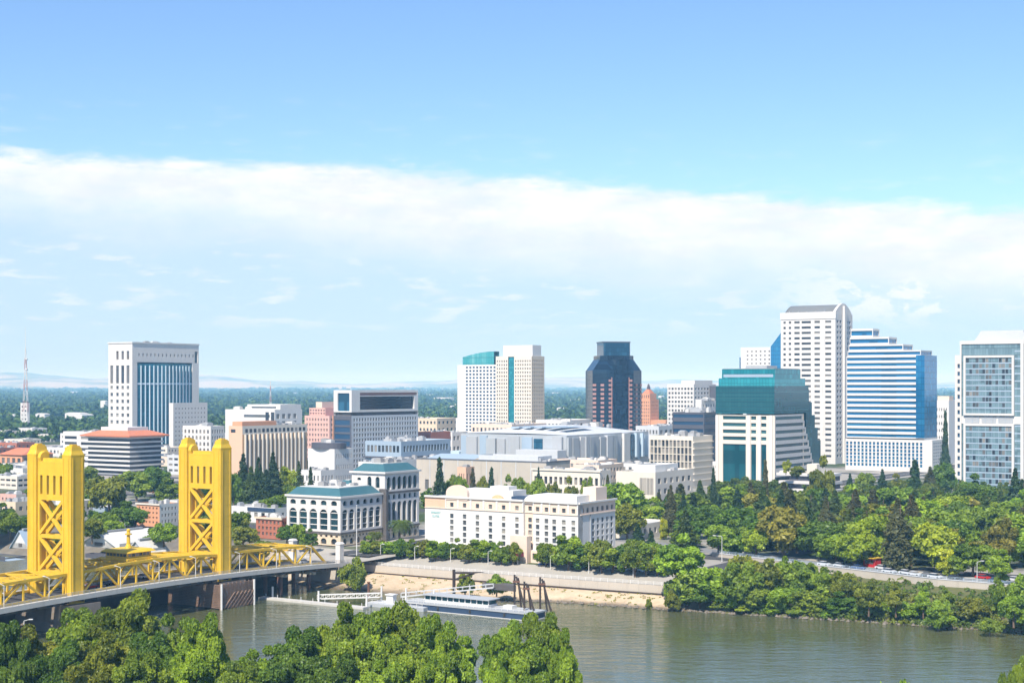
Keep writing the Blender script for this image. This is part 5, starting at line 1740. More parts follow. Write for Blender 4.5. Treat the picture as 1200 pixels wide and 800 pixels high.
b, H = simple('waterfront_shop', 'dark waterfront shop behind the bridge trusses right of the nearer tower', 100, 140, 150, 505, 656, 'dark_wall', 'roof_dark', (8, 1, .5, .5), None, 'pane_warm', 'store', units=2); b.done()

# radio masts
def mast(name, label, px, D, ytop, wide):
    r = empty(name, (PX(px, D), D, 0))
    tag(r, label, 'radio mast')
    Ht = ZY(ytop, D)
    for k in range(8):
        mb = MB()
        z0, z1 = Ht * k / 8, Ht * (k + 1) / 8
        w0, w1 = wide * (1 - k / 9), wide * (1 - (k + 1) / 9)
        cr = [(-1, -1), (1, -1), (1, 1), (-1, 1)]
        for i in range(4):
            a, c = cr[i], cr[(i + 1) % 4]
            mb.bar((a[0] * w0, a[1] * w0, z0), (a[0] * w1, a[1] * w1, z1), .17)
            mb.bar((a[0] * w0, a[1] * w0, z0), (c[0] * w1, c[1] * w1, z1), .11)
            mb.bar((a[0] * w1, a[1] * w1, z1), (c[0] * w1, c[1] * w1, z1), .18)
        mb.build('mast_section', 'mast_red' if k % 2 == 0 else 'white_paint', r)
    return r
m0 = mast('radio_mast', 'tall red and white lattice radio mast above the woods at the left edge', 30, 1820, 408, 3.4)
mb = MB(); mb.bar((0, 0, ZY(408, 1820)), (0, 0, ZY(384, 1820)), .4, 6, .15); mb.build('antenna', 'white_paint', m0)
for k in range(2):
    mb = MB(); mb.bar((.8, -.8, ZY(433 - k * 12, 1820)), (2.4, -1.4, ZY(433 - k * 12, 1820)), 1.1, 10); mb.build('dish', 'white_paint', m0)
b = Bld('telecom_block', 'slim white telecom block at the foot of the red and white mast', 'office building', 24, 32, 35, 1830)
H = b.Z(472)
b.block(-b.w, 0, 0, b.d, 0, H, grid(-b.w + .5, -.5, 4, H - 2, 2, 6, .5, .45), (), 'white_paint', 'roof_white', 'pane_dark'); b.done()
mast('radio_mast', 'thin far mast over the white stepped wings left of the framed glass office', 317, 2300, 446, 1.8)
# ------------------------------------------------------------------ riverside: railing, flood wall, docks, dolphins, rocks
def inside_foot(x, y, mg=4.0):
    for X, Y, rot, x0, x1, y0, y1 in FOOT:
        c, q = math.cos(rot), math.sin(rot)
        lx, ly = (x - X) * c + (y - Y) * q, -(x - X) * q + (y - Y) * c
        if x0 - mg < lx < x1 + mg and y0 - mg < ly < y1 + mg:
            return True
    return False

def along(pts, stepm):
    out = []
    for (x0, y0, z0), (x1, y1, z1) in zip(pts[:-1], pts[1:]):
        L = math.hypot(x1 - x0, y1 - y0)
        n = max(1, int(L / stepm))
        out += [(x0 + (x1 - x0) * i / n, y0 + (y1 - y0) * i / n, z0 + (z1 - z0) * i / n) for i in range(n)]
    return out + [pts[-1]]

tops = [s[2] for s in ST[3:8]]
r = empty('promenade_railing', tops[0])
tag(r, 'long white railing along the promenade edge above the tan river slope', 'railing')
O = Vector(tops[0])
rb = MB()
for a, c in zip(tops[:-1], tops[1:]):
    a, c = Vector(a) - O, Vector(c) - O
    for h in (.35, .7, 1.08):
        rb.bar(a + Vector((0, 0, h)), c + Vector((0, 0, h)), .045)
rb.build('rail', 'white_paint', r)
pm_ = None
for p in along(tops, 2.4)[:98]:
    q = Vector(p) - O
    if pm_ is None:
        mb = MB(); mb.box(-.07, .07, -.07, .07, 0, 1.2); pm_ = mb.build('post', 'white_paint', r)
        continue
    o = pm_.copy(); o.location = q; o.parent = r; COL.objects.link(o)

fw = empty('river_wall', tops[0])
tag(fw, 'pale concrete river wall with a dark walkway ledge under the promenade railing', 'wall')
wb, lb = MB(), MB()
pts3 = [s[2] for s in ST[3:8]]
for a, c in zip(pts3[:-1], pts3[1:]):
    a, c = Vector(a) - O, Vector(c) - O
    dn = Vector((-.3, -.5, 0))
    wb.poly(a + dn + Vector((0, 0, -2.9)), c + dn + Vector((0, 0, -2.9)), c + dn + Vector((0, 0, .12)), a + dn + Vector((0, 0, .12)))
    wb.poly(a + dn + Vector((0, 0, .12)), c + dn + Vector((0, 0, .12)), c + Vector((0, 0, .12)), a + Vector((0, 0, .12)))
wb.build('wall_face', 'concrete', fw)
for (p0, p1) in ((pts3[1], pts3[2]), (pts3[2], pts3[3]), (pts3[3], pts3[4])):
    a, c = Vector(p0) - O, Vector(p1) - O
    for dz_, dn, rr in ((-2.35, Vector((-.45, -.72, 0)), .22),):
        lb.bar(a + dn + Vector((0, 0, dz_)), c + dn + Vector((0, 0, dz_)), rr)
lb.build('ledge', 'timber_dark', fw)

fl_ = empty('flood_wall', (RW[0][0], RW[0][1], 0))
tag(fl_, 'low pale concrete flood wall with a blue rail beside the park road', 'wall')
O2 = Vector((RW[0][0], RW[0][1], 0))
for part, mat, z0, z1, th in (('wall_face', 'concrete', -1.6, 1.15, .3), ('coping', 'pale_grey', 1.152, 1.35, .42)):
    wb = MB()
    for (x0, y0), (x1, y1) in zip(RW[:-1], RW[1:]):
        t = Vector((x1 - x0, y1 - y0, 0)).normalized()
        nn = Vector((t.y, -t.x, 0)) * th
        a, c = Vector((x0, y0, 0)) - O2, Vector((x1, y1, 0)) - O2
        P_ = [a + nn, c + nn, c - nn, a - nn]
        wb.prism([(p.x, p.y) for p in P_], z0, z1)
    wb.build(part, mat, fl_)
wb = MB()
for (x0, y0), (x1, y1) in zip(RW[:-1], RW[1:]):
    a, c = Vector((x0, y0, 0)) - O2, Vector((x1, y1, 0)) - O2
    for h in (1.7, 2.05):
        wb.bar(a + Vector((0, 0, h)), c + Vector((0, 0, h)), .035)
    for p in along([(*a.xy, 1.35), (*c.xy, 1.35)], 2.5):
        wb.bar(p, (p[0], p[1], 2.08), .03)
wb.build('railing', 'pale_blue', fl_)

# moored barge landing
def s2w(o, x, y):
    c, q = math.cos(ROT), math.sin(ROT)
    return (o[0] + c * x - q * y, o[1] + q * x + c * y)
BG = (PX(500, 437.5), 437.5, WATER)
bg_ = empty('landing_barge', BG, ROT)
tag(bg_, 'white-decked landing barge with a navy hull and glassy cabin moored below the promenade', 'barge')
mb = MB(); mb.prism([(-9, 0), (33.5, 0), (35, 1.5), (35, 7.5), (-9, 7.5)], -1.0, 1.7); mb.build('hull', 'navy', bg_)
mb = MB(); mb.prism([(-9, -.2), (33.6, -.2), (35.2, 1.4), (35.2, 7.7), (-9, 7.7)], -.25, .12); mb.build('rub_strake', 'white_paint', bg_)
mb = MB(); mb.prism([(-9.1, -.25), (33.7, -.25), (35.3, 1.3), (35.3, 7.8), (-9.1, 7.8)], 1.702, 2.15); mb.build('deck', 'grey_wall', bg_)
cb = (-2.0, 20.0, 1.8, 6.2)
mb = MB(); mb.box(cb[0], cb[1], cb[2], cb[3], 2.152, 3.0); mb.build('cabin_wall', 'pale_grey', bg_)
mb = MB(); mb.box(cb[0] + .15, cb[1] - .15, cb[2] + .15, cb[3] - .15, 3.002, 4.2); mb.build('cabin_glass', 'pane_teal', bg_)
for k in range(12):
    x = cb[0] + (cb[1] - cb[0]) * k / 11
    mb = MB(); mb.box(x - .14, x + .14, cb[2] - .02, cb[2] + .13, 3.0, 4.2); mb.build('cabin_post', 'white_paint', bg_)
mb = MB(); mb.box(cb[0] - .6, cb[1] + .6, cb[2] - .7, cb[3] + .6, 4.202, 4.45); mb.build('cabin_roof', 'grey_wall', bg_)
rl = MB()
for k in range(23):
    x = -8.6 + k * 1.9
    rl.box(x - .05, x + .05, -.05, .05, 2.15, 3.25)
for h in (2.7, 3.2):
    rl.bar((-8.6, 0, h), (33.2, 0, h), .04)
rl.build('railing', 'white_paint', bg_)
for x in (4.0, 15.0, 26.5):
    mb = MB(); mb.bar((x, -.1, .6), (x, -.1, 1.5), .35, 8); mb.build('fender', 'steel_dark', bg_)
mb = MB(); mb.bar((12, 4, 4.45), (12, 4, 8.0), .09, 6); mb.build('flag_pole', 'white_paint', bg_)
mb = MB(); mb.box(24, 27, 3, 5.5, 2.16, 3.1); mb.build('deck_locker', 'white_paint', bg_)

pf = empty('pontoon', (PX(303, 462), 462, WATER), ROT)
tag(pf, 'long thin white pontoon float reaching under the bridge approach', 'dock')
mb = MB(); mb.box(0, 40, 0, 2.6, -.4, .55); mb.build('float', 'deck_white', pf)
for k in range(9):
    mb = MB(); mb.bar((1 + k * 4.6, 2.2, .55), (1 + k * 4.6, 2.2, 1.4), .09, 6); mb.build('mooring_post', 'white_paint', pf)
for x in (3, 21, 39):
    mb = MB(); mb.bar((x, 2.9, -4), (x, 2.9, 3.6), .3, 8); mb.build('guide_pile', 'white_paint', pf)
gw = empty('gangway', (PX(373, 455), 455, WATER), ROT)
tag(gw, 'white trussed gangway sloping from the bank to the pontoon left of the tall shrub', 'gangway')
L_ = 19.0
a_, c_ = Vector((0, 0, 1.0)), Vector((L_, 5.5, 2.3))
for part, h in (('walkway', 0), ('handrail', 1.2)):
    mb = MB()
    for s_ in (-.8, .8):
        sh = Vector((-.28 * s_, .96 * s_, h))
        mb.bar(a_ + sh, c_ + sh, .09)
        if h == 0:
            for k in range(10):
                p, q = a_.lerp(c_, k / 10), a_.lerp(c_, (k + 1) / 10)
                mb.bar(p + sh, p + sh + Vector((0, 0, 1.2)), .05)
                mb.bar(p + sh, q + sh + Vector((0, 0, 1.2)), .04)
    if h == 0:
        sh = Vector((-.25, .85, 0))
        mb.poly(a_ - sh, c_ - sh, c_ + sh, a_ + sh)
    mb.build(part, 'white_paint', gw)
dk = empty('floating_dock', (PX(428, 447), 447, WATER), ROT)
tag(dk, 'grey floating dock with white rails between the gangway and the navy barge', 'dock')
mb = MB(); mb.box(0, 21, 0, 6, -.4, 1.0); mb.build('float', 'grey_wall', dk)
mb = MB(); mb.box(.3, 20.7, .3, 5.7, 1.002, 1.1); mb.build('dock_deck', 'pale_grey', dk)
rl = MB()
for k in range(11):
    rl.box(.4 + k * 2 - .05, .4 + k * 2 + .05, .15, .25, 1.0, 2.2)
for h in (1.6, 2.15):
    rl.bar((.4, .2, h), (20.4, .2, h), .04)
rl.build('railing', 'white_paint', dk)
for x in (1, 10, 20):
    mb = MB(); mb.bar((x, 6.4, -4), (x, 6.4, 5.2), .28, 8); mb.build('guide_pile', 'white_paint', dk)
mb = MB(); mb.box(6, 8.4, 2.2, 4.0, 1.102, 3.4); mb.prism([(5.7, 1.9), (8.7, 1.9), (8.7, 4.3), (5.7, 4.3)], 3.402, 3.7); mb.build('ticket_booth', 'white_paint', dk)
g2 = empty('gangway', (PX(470, 452), 452, WATER), ROT)
tag(g2, 'longer railed gangway climbing from the grey dock to the river wall by the barge', 'gangway')
mb = MB()
a_, c_ = Vector((0, 0, 2.0)), Vector((24, 13, 5.0))
for s_ in (-.8, .8):
    sh = Vector((-.4 * s_, .8 * s_, 0)); u_ = Vector((0, 0, 1.1))
    mb.bar(a_ + sh, c_ + sh, .1); mb.bar(a_ + sh + u_, c_ + sh + u_, .07)
    for k in range(13):
        p = a_.lerp(c_, k / 12) + sh
        mb.bar(p, p + u_, .05)
mb.build('handrail', 'pale_grey', g2)
mb = MB(); sh = Vector((-.4, .8, 0)) * .8; mb.poly(a_ - sh, c_ - sh, c_ + sh, a_ + sh); mb.build('walkway', 'deck_white', g2)

def dolphin(px, D, ytop, label, lean=(4.0, -1.5)):
    o = empty('mooring_dolphin', (PX(px, D), D, WATER))
    tag(o, label, 'mooring pile', 'dark timber mooring dolphins round the barge')
    h = ZY(ytop, D) - WATER
    for k, (lx, ly) in enumerate(((0, 0), lean, (lean[0] * .55, lean[1] + 3.2))):
        mb = MB(); mb.bar((lx * 1.15, ly * 1.15, -5), (0 + .5 * k, .2 * k, h - .5 * k), .30, 8); mb.build('pile', 'timber_dark', o)
    mb = MB(); mb.prism([(-.5, -.5), (1.5, -.5), (1.5, .9), (-.5, .9)], h - 2.2, h - 1.7); mb.build('pile_band', 'rust_brown', o)
dolphin(603, 437, 673, 'dark mooring dolphin of leaning piles at the barge bow, tallest of its group')
dolphin(614.5, 424, 681, 'dark mooring dolphin of leaning piles, in front of the barge bow')
dolphin(633, 436, 676, 'dark mooring dolphin of leaning piles just clear of the barge bow over open water')
o = empty('mooring_pile', (PX(532, 452), 452, WATER))
tag(o, 'single thick dark pile behind the barge cabin with a lamp arm', 'mooring pile')
mb = MB(); mb.bar((0, 0, -4), (0, 0, ZY(667, 452) - WATER), .5, 8); mb.build('pile', 'timber_dark', o)
mb = MB(); mb.prism([(0, -.5), (5, -.5), (5, .5), (0, .5)], 8.8, 9.3, [(0, -.5), (9, -.5), (9, .5), (0, .5)]); mb.bar((0, 0, 7), (6, 0, 8.9), .25); mb.build('gangway_landing', 'timber_dark', o)
o = empty('bank_landing', (PX(586, 455), 455, -2.6), ROT)
tag(o, 'dark cantilevered landing jutting from the river wall above the barge', 'landing')
mb = MB(); mb.prism([(-4, -3.6), (8, -3.6), (5, 0), (-1.5, 0)], -1.3, 0.4); mb.build('landing_deck', 'dark_trim', o)
o = empty('drain_pipe', (PX(432, 466), 466, -7.9))
tag(o, 'short rusty outfall pile on the tan slope right of the tall shrub', 'pile')
mb = MB(); mb.bar((0, 0, -2), (0, 0, 4.2), .4, 8); mb.bar((0, 0, 4.2), (0, 0, 4.5), .55, 8); mb.build('pile', 'rust_brown', o)

rk = MB()
rng = random.Random(11)
wls = [(s[0][0], s[0][1], WATER) for s in ST[5:13]]
for p in along(wls, .75):
    for k in range(2):
        x, y = p[0] + rng.uniform(-.9, 1.4), p[1] + rng.uniform(-1.0, 2.4)
        s_ = rng.uniform(.25, .75)
        i = len(rk.v)
        base = [(1, 0, 0), (0, 1, 0), (-1, 0, 0), (0, -1, 0), (0, 0, .9), (0, 0, -.6)]
        rk.v += [(x + (b0 + rng.uniform(-.3, .3)) * s_, y + (b1 + rng.uniform(-.3, .3)) * s_, WATER + .1 + (b2 + rng.uniform(-.2, .2)) * s_) for b0, b1, b2 in base]
        rk.f += [tuple(i + q for q in t) for t in ((0, 1, 4), (1, 2, 4), (2, 3, 4), (3, 0, 4), (1, 0, 5), (2, 1, 5), (3, 2, 5), (0, 3, 5))]
tag(rk.build('shore_rubble', 'rock'), kind='stuff')

# promenade lamps, tall pole by the bridge end
for k, px in enumerate((446, 486, 528, 572, 645, 690, 742)):
    t = (px - 410) / (790 - 410.0)
    D = 511 + (447 - 511) * t + 6
    lamp('street_lamp', f'slim white promenade lamp behind the river railing, {nth(k)} counting from the bridge end', (PX(px, D), D, -1.8), 5.0, arm=.9, group='promenade lamps', rz=ROT)
o = empty('flag_pole', (PX(418, 508), 508, -.6)); tag(o, 'tall bare white pole at the bridge end before the arched office', 'pole')
mb = MB(); mb.bar((0, 0, 0), (0, 0, 17), .16, 8, .08); mb.build('pole', 'white_paint', o)
mb = MB(); mb.dome((0, 0, 17), .22, .22, .25, 8, 3); mb.build('finial', 'white_paint', o)
lamp('street_lamp', 'white park lamp with a long arm above the flood wall, nearest the round dark shrub', (PX(846, 490), 490, 0), 8.0, arm=2.2, rz=R(180))
lamp('street_lamp', 'white park lamp at the flood wall below the grey glass tower', (PX(1145, 432), 432, 0), 6.5, arm=1.2)
lamp('street_lamp', 'lamp rising from the lawn among the trees at the lower left corner', (PX(28, 335), 335, -4.2), 9.0, arm=1.2)
lamp('street_lamp', 'lamp with a short white head between the crowns on the near bank', (PX(114, 322), 322, -4.2), 5.5, arm=.8)

# ------------------------------------------------------------------ cars
def car_proto():
    r = empty('parked_car', (0, 0, 0))
    mb = MB()
    side = [(-2.2, .35), (2.2, .35), (2.25, .75), (1.2, .92), (-1.9, .95), (-2.25, .8)]
    i = len(mb.v)
    n = len(side)
    mb.v += [(p[0], -.88, p[1]) for p in side] + [(p[0], .88, p[1]) for p in side]
    mb.f += [tuple(range(n)), tuple(range(2 * n - 1, n - 1, -1))] + [(k, n + k, n + (k + 1) % n, (k + 1) % n) for k in range(n)]
    body = mb.build('body', 'car_white', r)
    mb = MB(); mb.prism([(-1.85, -.78), (1.15, -.78), (1.15, .78), (-1.85, .78)], .94, 1.4, [(-1.35, -.66), (.45, -.66), (.45, .66), (-1.35, .66)]); mb.build('car_window', 'pane_dark', r)
    mb = MB(); mb.prism([(-1.4, -.68), (.5, -.68), (.5, .68), (-1.4, .68)], 1.402, 1.46); rf_ = mb.build('car_roof', 'car_white', r)
    for x in (-1.4, 1.4):
        for y in (-.9, .72):
            mb = MB(); mb.bar((x, y, .33), (x, y + .18, .33), .33, 12); mb.build('wheel', 'tyre', r)
    return r
cars = [car_proto()]
def park(px, D, z, col, label, rz=ROT, group=None):
    o = cars[0] if not cars[0].get('label') else copy_tree(cars[0])
    o.location, o.rotation_euler.z = (PX(px, D), D, z), rz
    for ch in o.children:
        if ch.name.split('.')[0] in ('body', 'car_roof'):
            ch.data = ch.data.copy()
            ch.data.materials[0] = MATS[col]
    if 'group' in o: del o['group']
    tag(o, label, 'car', group)
    return o
def road_D(px, off):
    pts = [((x - 0) / y * FPX + 600, x, y) for x, y in RW]
    for (p0, x0, y0), (p1, x1, y1) in zip(pts[:-1], pts[1:]):
        if p0 <= px <= p1:
            t = (px - p0) / (p1 - p0)
            return y0 + (y1 - y0) * t + off
    return 440
names = {'car_white': 'white', 'car_grey': 'grey', 'car_red': 'red', 'car_black': 'black', 'car_blue': 'dark blue'}
cnt = {}
rngc = random.Random(4)
for px, col in ((862, 'car_white'), (880, 'car_white'), (930, 'car_grey'), (966, 'car_white'), (985, 'car_white'), (1006, 'car_blue'), (1034, 'car_white'), (1042, 'car_white'), (1062, 'car_white'), (1072, 'car_white'), (1088, 'car_grey'), (1096, 'car_white'), (1120, 'car_black'), (1152, 'car_red'), (1168, 'car_white'), (1190, 'car_white')):
    D = road_D(px, rngc.choice((10, 11, 16.5)))
    k = cnt[col] = cnt.get(col, 0) + 1
    park(px, D, .17 if rngc.random() < 0 else .03, col, f'{names[col]} car behind the flood wall, {nth(k - 1)} {names[col]} one counting from the hotel', R(-52), 'cars on the park road')
cnt = {}
for k, px in enumerate(range(452, 780, 21)):
    t = (px - 410) / 380.0
    D = 511 + (447 - 511) * t + 13.5
    col = rngc.choice(['car_black', 'car_grey', 'car_black', 'car_white', 'car_blue', 'car_grey'])
    q = cnt[col] = cnt.get(col, 0) + 1
    if abs(px - 615) < 14: continue
    park(px + rngc.uniform(-4, 4), D, -.95, col, f'{names[col]} car parked under the promenade trees, {nth(q - 1)} {names[col]} one counting from the bridge', ROT, 'cars under the promenade trees')
for k, (y, x, col) in enumerate(((12, -6, 'car_red'), (20, -6, 'car_black'), (36, -10.5, 'car_white'), (70, -6.5, 'car_grey'), (88, -10.5, 'car_black'), (99, -6.2, 'car_white'))):
    p = b2w(x, y, zd(y) + .03)
    o = park(600, 600, 0, col, f'{names[col]} car crossing the yellow bridge, {nth(k)} one counting towards downtown', ROT + R(90), 'cars on the bridge')
    o.location = p
# red food stall seen by the park road
o = empty('food_stall', (PX(1022, road_D(1022, 20)), road_D(1022, 20), .02), R(-52))
tag(o, 'small red stall with a yellow awning under the park trees by the road', 'stall')
mb = MB(); mb.box(-2.3, 2.3, -1.4, 1.4, 0, 2.9); mb.build('stall_body', 'car_red', o)
mb = MB(); mb.prism([(-2.6, -2.4), (2.6, -2.4), (2.6, 1.5), (-2.6, 1.5)], 2.902, 3.2); mb.build('awning', 'bridge_yellow', o)
mb = MB(); mb.box(-1.6, 1.6, -1.45, -1.402, 1.1, 2.3); mb.build('serving_hatch', 'pane_dark', o)
# ------------------------------------------------------------------ trees
def quads_mesh(name, pts, mat, tone=None):
    """pts: (n,4,3) leaf quads -> mesh"""
    n = len(pts)
    me = bpy.data.meshes.new(name)
    me.vertices.add(n * 4)
    me.vertices.foreach_set('co', np.ascontiguousarray(pts, dtype=np.float32).ravel())
    me.loops.add(n * 4)
    me.loops.foreach_set('vertex_index', np.arange(n * 4, dtype=np.int32))
    me.polygons.add(n)
    me.polygons.foreach_set('loop_start', np.arange(0, n * 4, 4, dtype=np.int32))
    me.polygons.foreach_set('loop_total', np.full(n, 4, dtype=np.int32))
    me.materials.append(MATS[mat])
    at = me.attributes.new('tone', 'FLOAT', 'POINT')
    at.data.foreach_set('value', np.repeat(tone if tone is not None else np.full(n, .5), 4).astype(np.float32))
    me.update(calc_edges=True)
    return me

def leaves(pos, nrm, size, rng, jit=.75, asp=.6):
    n = len(pos)
    nn = nrm + rng.normal(0, jit, (n, 3))
    nn /= np.linalg.norm(nn, axis=1, keepdims=True) + 1e-9
    a = np.cross(nn, rng.normal(0, 1, (n, 3)))
    a /= np.linalg.norm(a, axis=1, keepdims=True) + 1e-9
    b = np.cross(nn, a)
    s = size * rng.uniform(.45, 1.6, (n, 1))
    a, b = a * s, b * s * asp
    return np.stack([pos - a, pos - b * .9, pos + a, pos + b * .9], axis=1)

def broad_crown(seed, rx, rz, zc, clumps, n_leaf, size, low=.0, lump=.36, gap=0.0, core=.42):
    """unit-metre crown: clumps of leaves on uneven branches; open between clumps"""
    rng = np.random.default_rng(seed)
    cs, rs = [], []
    tries = 0
    while len(cs) < clumps and tries < 4000:
        tries += 1
        d = rng.normal(0, 1, 3)
        d /= np.linalg.norm(d)
        if d[2] < -.55 + low:
            continue
        k = rng.uniform(.42, .86) * (1 + .22 * math.sin(3 * math.atan2(d[1], d[0]) + seed))
        c = np.array([d[0] * rx * k, d[1] * rx * k, d[2] * rz * k])
        r = rx * lump * rng.uniform(.65, 1.2)
        if any(np.linalg.norm(c - q) < .55 * (r + s) * (1 + gap) for q, s in zip(cs, rs)):
            continue
        cs.append(c); rs.append(r)
    cs.append(np.array([0, 0, rz * .15])); rs.append(rx * core)
    rs = np.array(rs)
    per = (rs ** 2 / (rs ** 2).sum() * n_leaf).astype(int)
    P, Nn, T = [], [], []
    for c, r, m_ in zip(cs, rs, per):
        d = rng.normal(0, 1, (m_ * 2, 3))
        d /= np.linalg.norm(d, axis=1, keepdims=True)
        keep = d[:, 2] > rng.uniform(-1.0, -.05, len(d))
        d = d[keep][:m_]
        rad = r * (1 - .5 * rng.random((len(d), 1)) ** 2.2) * (1 + .18 * np.sin(d[:, :1] * 7 + d[:, 1:2] * 6 + seed))
        P.append(c + d * rad * np.array([1, 1, .82]))
        Nn.append(d + np.array([0, 0, .35]))
        T.append(np.clip(rng.uniform(.05, .95) + rng.normal(0, .08, len(d)), 0, 1))
    P, Nn = np.concatenate(P), np.concatenate(Nn)
    P[:, 2] += zc
    return quads_mesh('crown', leaves(P, Nn, size, rng, 1.1, .7), 'leaf_broad', np.concatenate(T)), [c + np.array([0, 0, zc]) for c in cs]

def conifer_crown(seed, h, r, z0, n_leaf, size, tiers=13, col=False):
    rng = np.random.default_rng(seed)
    P, Nn = [], []
    for t in range(tiers):
        f = t / tiers
        z = z0 + (h - z0) * f
        rr = r * ((1 - f) ** .8 if not col else (1 - f ** 3) * (.75 + .25 * math.sin(f * 5))) * rng.uniform(.8, 1.1)
        nb = max(4, int(9 * (1 - f) + 3))
        for k in range(nb):
            a = 2 * math.pi * (k + rng.random()) / nb
            L = rr * rng.uniform(.6, 1.15)
            m_ = int(n_leaf / tiers / nb * (1.5 - f))
            u = rng.random(m_) ** .6
            wd = .30 * L * (1 - u * .6)
            p = np.stack([np.cos(a) * L * u, np.sin(a) * L * u, z - .28 * L * u + .1 * L * u * u], axis=1)
            p += rng.normal(0, 1, (m_, 3)) * np.stack([wd, wd, wd * .5 + .12], axis=1)
            P.append(p)
            Nn.append(np.stack([np.cos(a) * np.ones(m_) * .6, np.sin(a) * np.ones(m_) * .6, np.ones(m_) * .7], axis=1))
    P, Nn = np.concatenate(P), np.concatenate(Nn)
    return quads_mesh('crown', leaves(P, Nn, size, rng, .6, .45), 'leaf_needle')

def trunk_mesh(h, r, tips=(), seed=0):
    mb = MB()
    rng = random.Random(seed)
    n = 4
    pr = Vector((0, 0, -.6))
    for k in range(n):
        q = Vector((rng.uniform(-.12, .12) * (k + 1), rng.uniform(-.12, .12) * (k + 1), h * (k + 1) / n))
        mb.bar(pr, q, r * (1.15 - .22 * k), 8, r * (1.15 - .22 * (k + 1)))
        pr = q
    for i, t in enumerate(tips):
        s = Vector((0, 0, h * rng.uniform(.55, .98)))
        mid = s.lerp(Vector(t), .5) + Vector((0, 0, -.25))
        mb.bar(s, mid, r * .45, 6, r * .3)
        mb.bar(mid, Vector(t), r * .3, 5, r * .1)
    return mb.mesh('trunk', 'bark')

PROTO = {}
# crowns are modelled about 10 m tall and scaled
specs = [('oak', 1, 4.5, 4.3, 5.3, 30, 9000, .33, 0), ('oak', 2, 4.7, 4.2, 5.2, 34, 9600, .33, 0), ('oak', 3, 4.2, 4.5, 5.4, 28, 8600, .33, 0), ('oak', 10, 4.4, 4.3, 5.3, 26, 8600, .33, .08),
         ('loose', 4, 4.2, 4.4, 5.4, 28, 7000, .32, .18), ('loose', 5, 3.9, 4.6, 5.4, 26, 6600, .32, .2),
         ('tall', 6, 2.8, 4.9, 5.5, 24, 6800, .31, 0), ('tall', 7, 3.1, 4.8, 5.5, 26, 7200, .31, 0),
         ('bush', 8, 4.6, 4.3, 3.6, 30, 7500, .34, 0), ('bush', 9, 4.4, 4.2, 3.5, 26, 7200, .34, 0)]
for kind, sd, rx, rz, zc, nc, nl, sz, gp in specs:
    me, cs = broad_crown(sd * 13, rx, rz, zc, nc, nl, sz, low=-.3, lump=.31 if kind != 'tall' else .40, gap=gp)
    tips = [tuple(c) for c in cs[:9]]
    PROTO.setdefault(kind, []).append((me, trunk_mesh(5.2 if kind != 'bush' else 3.4, .30, tips, sd)))
# near-bank trees fill more of the picture: finer leaves
for sd, rx, rz, nc, nl in ((21, 4.7, 4.4, 44, 26000), (22, 4.9, 4.3, 48, 28000), (23, 4.5, 4.5, 40, 24000), (24, 4.6, 4.4, 46, 26000)):
    me, cs = broad_crown(sd * 7, rx, rz, 5.4, int(nc * .8), int(nl * 1.6), .175, low=-.3, lump=.27, gap=.42, core=.26)
    PROTO.setdefault('near', []).append((me, trunk_mesh(5.0, .30, [tuple(c) for c in cs[:12]], sd)))
for sd in (31, 32):
    PROTO.setdefault('conifer', []).append((conifer_crown(sd, 10.0, 2.3, 1.0, 6500, .26), trunk_mesh(9.0, .2, (), sd)))
for sd in (33, 34):
    PROTO.setdefault('redwood', []).append((conifer_crown(sd, 10.0, 2.1, .7, 8000, .25, 15, True), trunk_mesh(9.0, .22, (), sd)))

def palm_proto():
    rng = np.random.default_rng(3)
    P = []
    for k in range(46):
        a = 2 * math.pi * k * .618
        el0 = 1.15 - 1.75 * (k / 46)
        L = rng.uniform(2.6, 3.3)
        pts = []
        for i in range(9):
            t = i / 8
            e = el0 - 1.25 * t * t
            pts.append(np.array([math.cos(a) * L * t * math.cos(max(e, -1.2) * .75), math.sin(a) * L * t * math.cos(max(e, -1.2) * .75), 7.6 + L * t * math.sin(e) * .85]))
        for i in range(8):
            p, q = pts[i], pts[i + 1]
            d = (q - p) / (np.linalg.norm(q - p) + 1e-9)
            sd = np.cross(d, [0, 0, 1.0]); sd /= np.linalg.norm(sd) + 1e-9
            wl = .62 * math.sin(math.pi * (.18 + .80 * (i + .5) / 8))
            for s_ in (-1, 1):
                for j in range(3):
                    o = p + (q - p) * (j / 3)
                    tip = o + sd * s_ * wl + d * .35 + np.array([0, 0, -.22])
                    P.append([o, o + d * .12, tip, tip - d * .05])
    return quads_mesh('crown', np.array(P), 'leaf_palm')
PROTO['palm'] = [(palm_proto(), trunk_mesh(7.6, .33, (), 5))]

def plant(kind, x, y, z, h, wide, col, name, label, cat, group, seed=0):
    """h = height in metres; wide = width factor against the model's own proportions"""
    rng = random.Random(seed)
    me, tm = PROTO[kind][seed % len(PROTO[kind])]
    r = empty(name, (x, y, z), rng.uniform(0, 6.28))
    base = {'oak': 10.2, 'loose': 10.4, 'tall': 10.8, 'bush': 8.4, 'near': 10.0, 'palm': 9.4}.get(kind, 10.1)
    s = h / base
    tag(r, label, cat, group)
    for nm, m_ in (('trunk', tm), ('crown', me)):
        o = bpy.data.objects.new(nm, m_)
        o.parent = r
        o.scale = (s * wide, s * wide, s)
        o.color = (*col, 1)
        COL.objects.link(o)
    return r

GREENS = {'deep green': (.52, .68, .80), 'mid green': (.92, .98, .9), 'bright yellow-green': (1.42, 1.38, .8), 'olive': (1.0, .84, .9), 'fresh green': (1.08, 1.2, .9), 'yellow': (1.9, 1.5, .8), 'dull brown-green': (1.15, .8, 1.1)}
def jitter(c, rng):
    k = rng.uniform(.88, 1.14)
    return tuple(v * k * 1.10 * rng.uniform(.95, 1.05) for v in c)

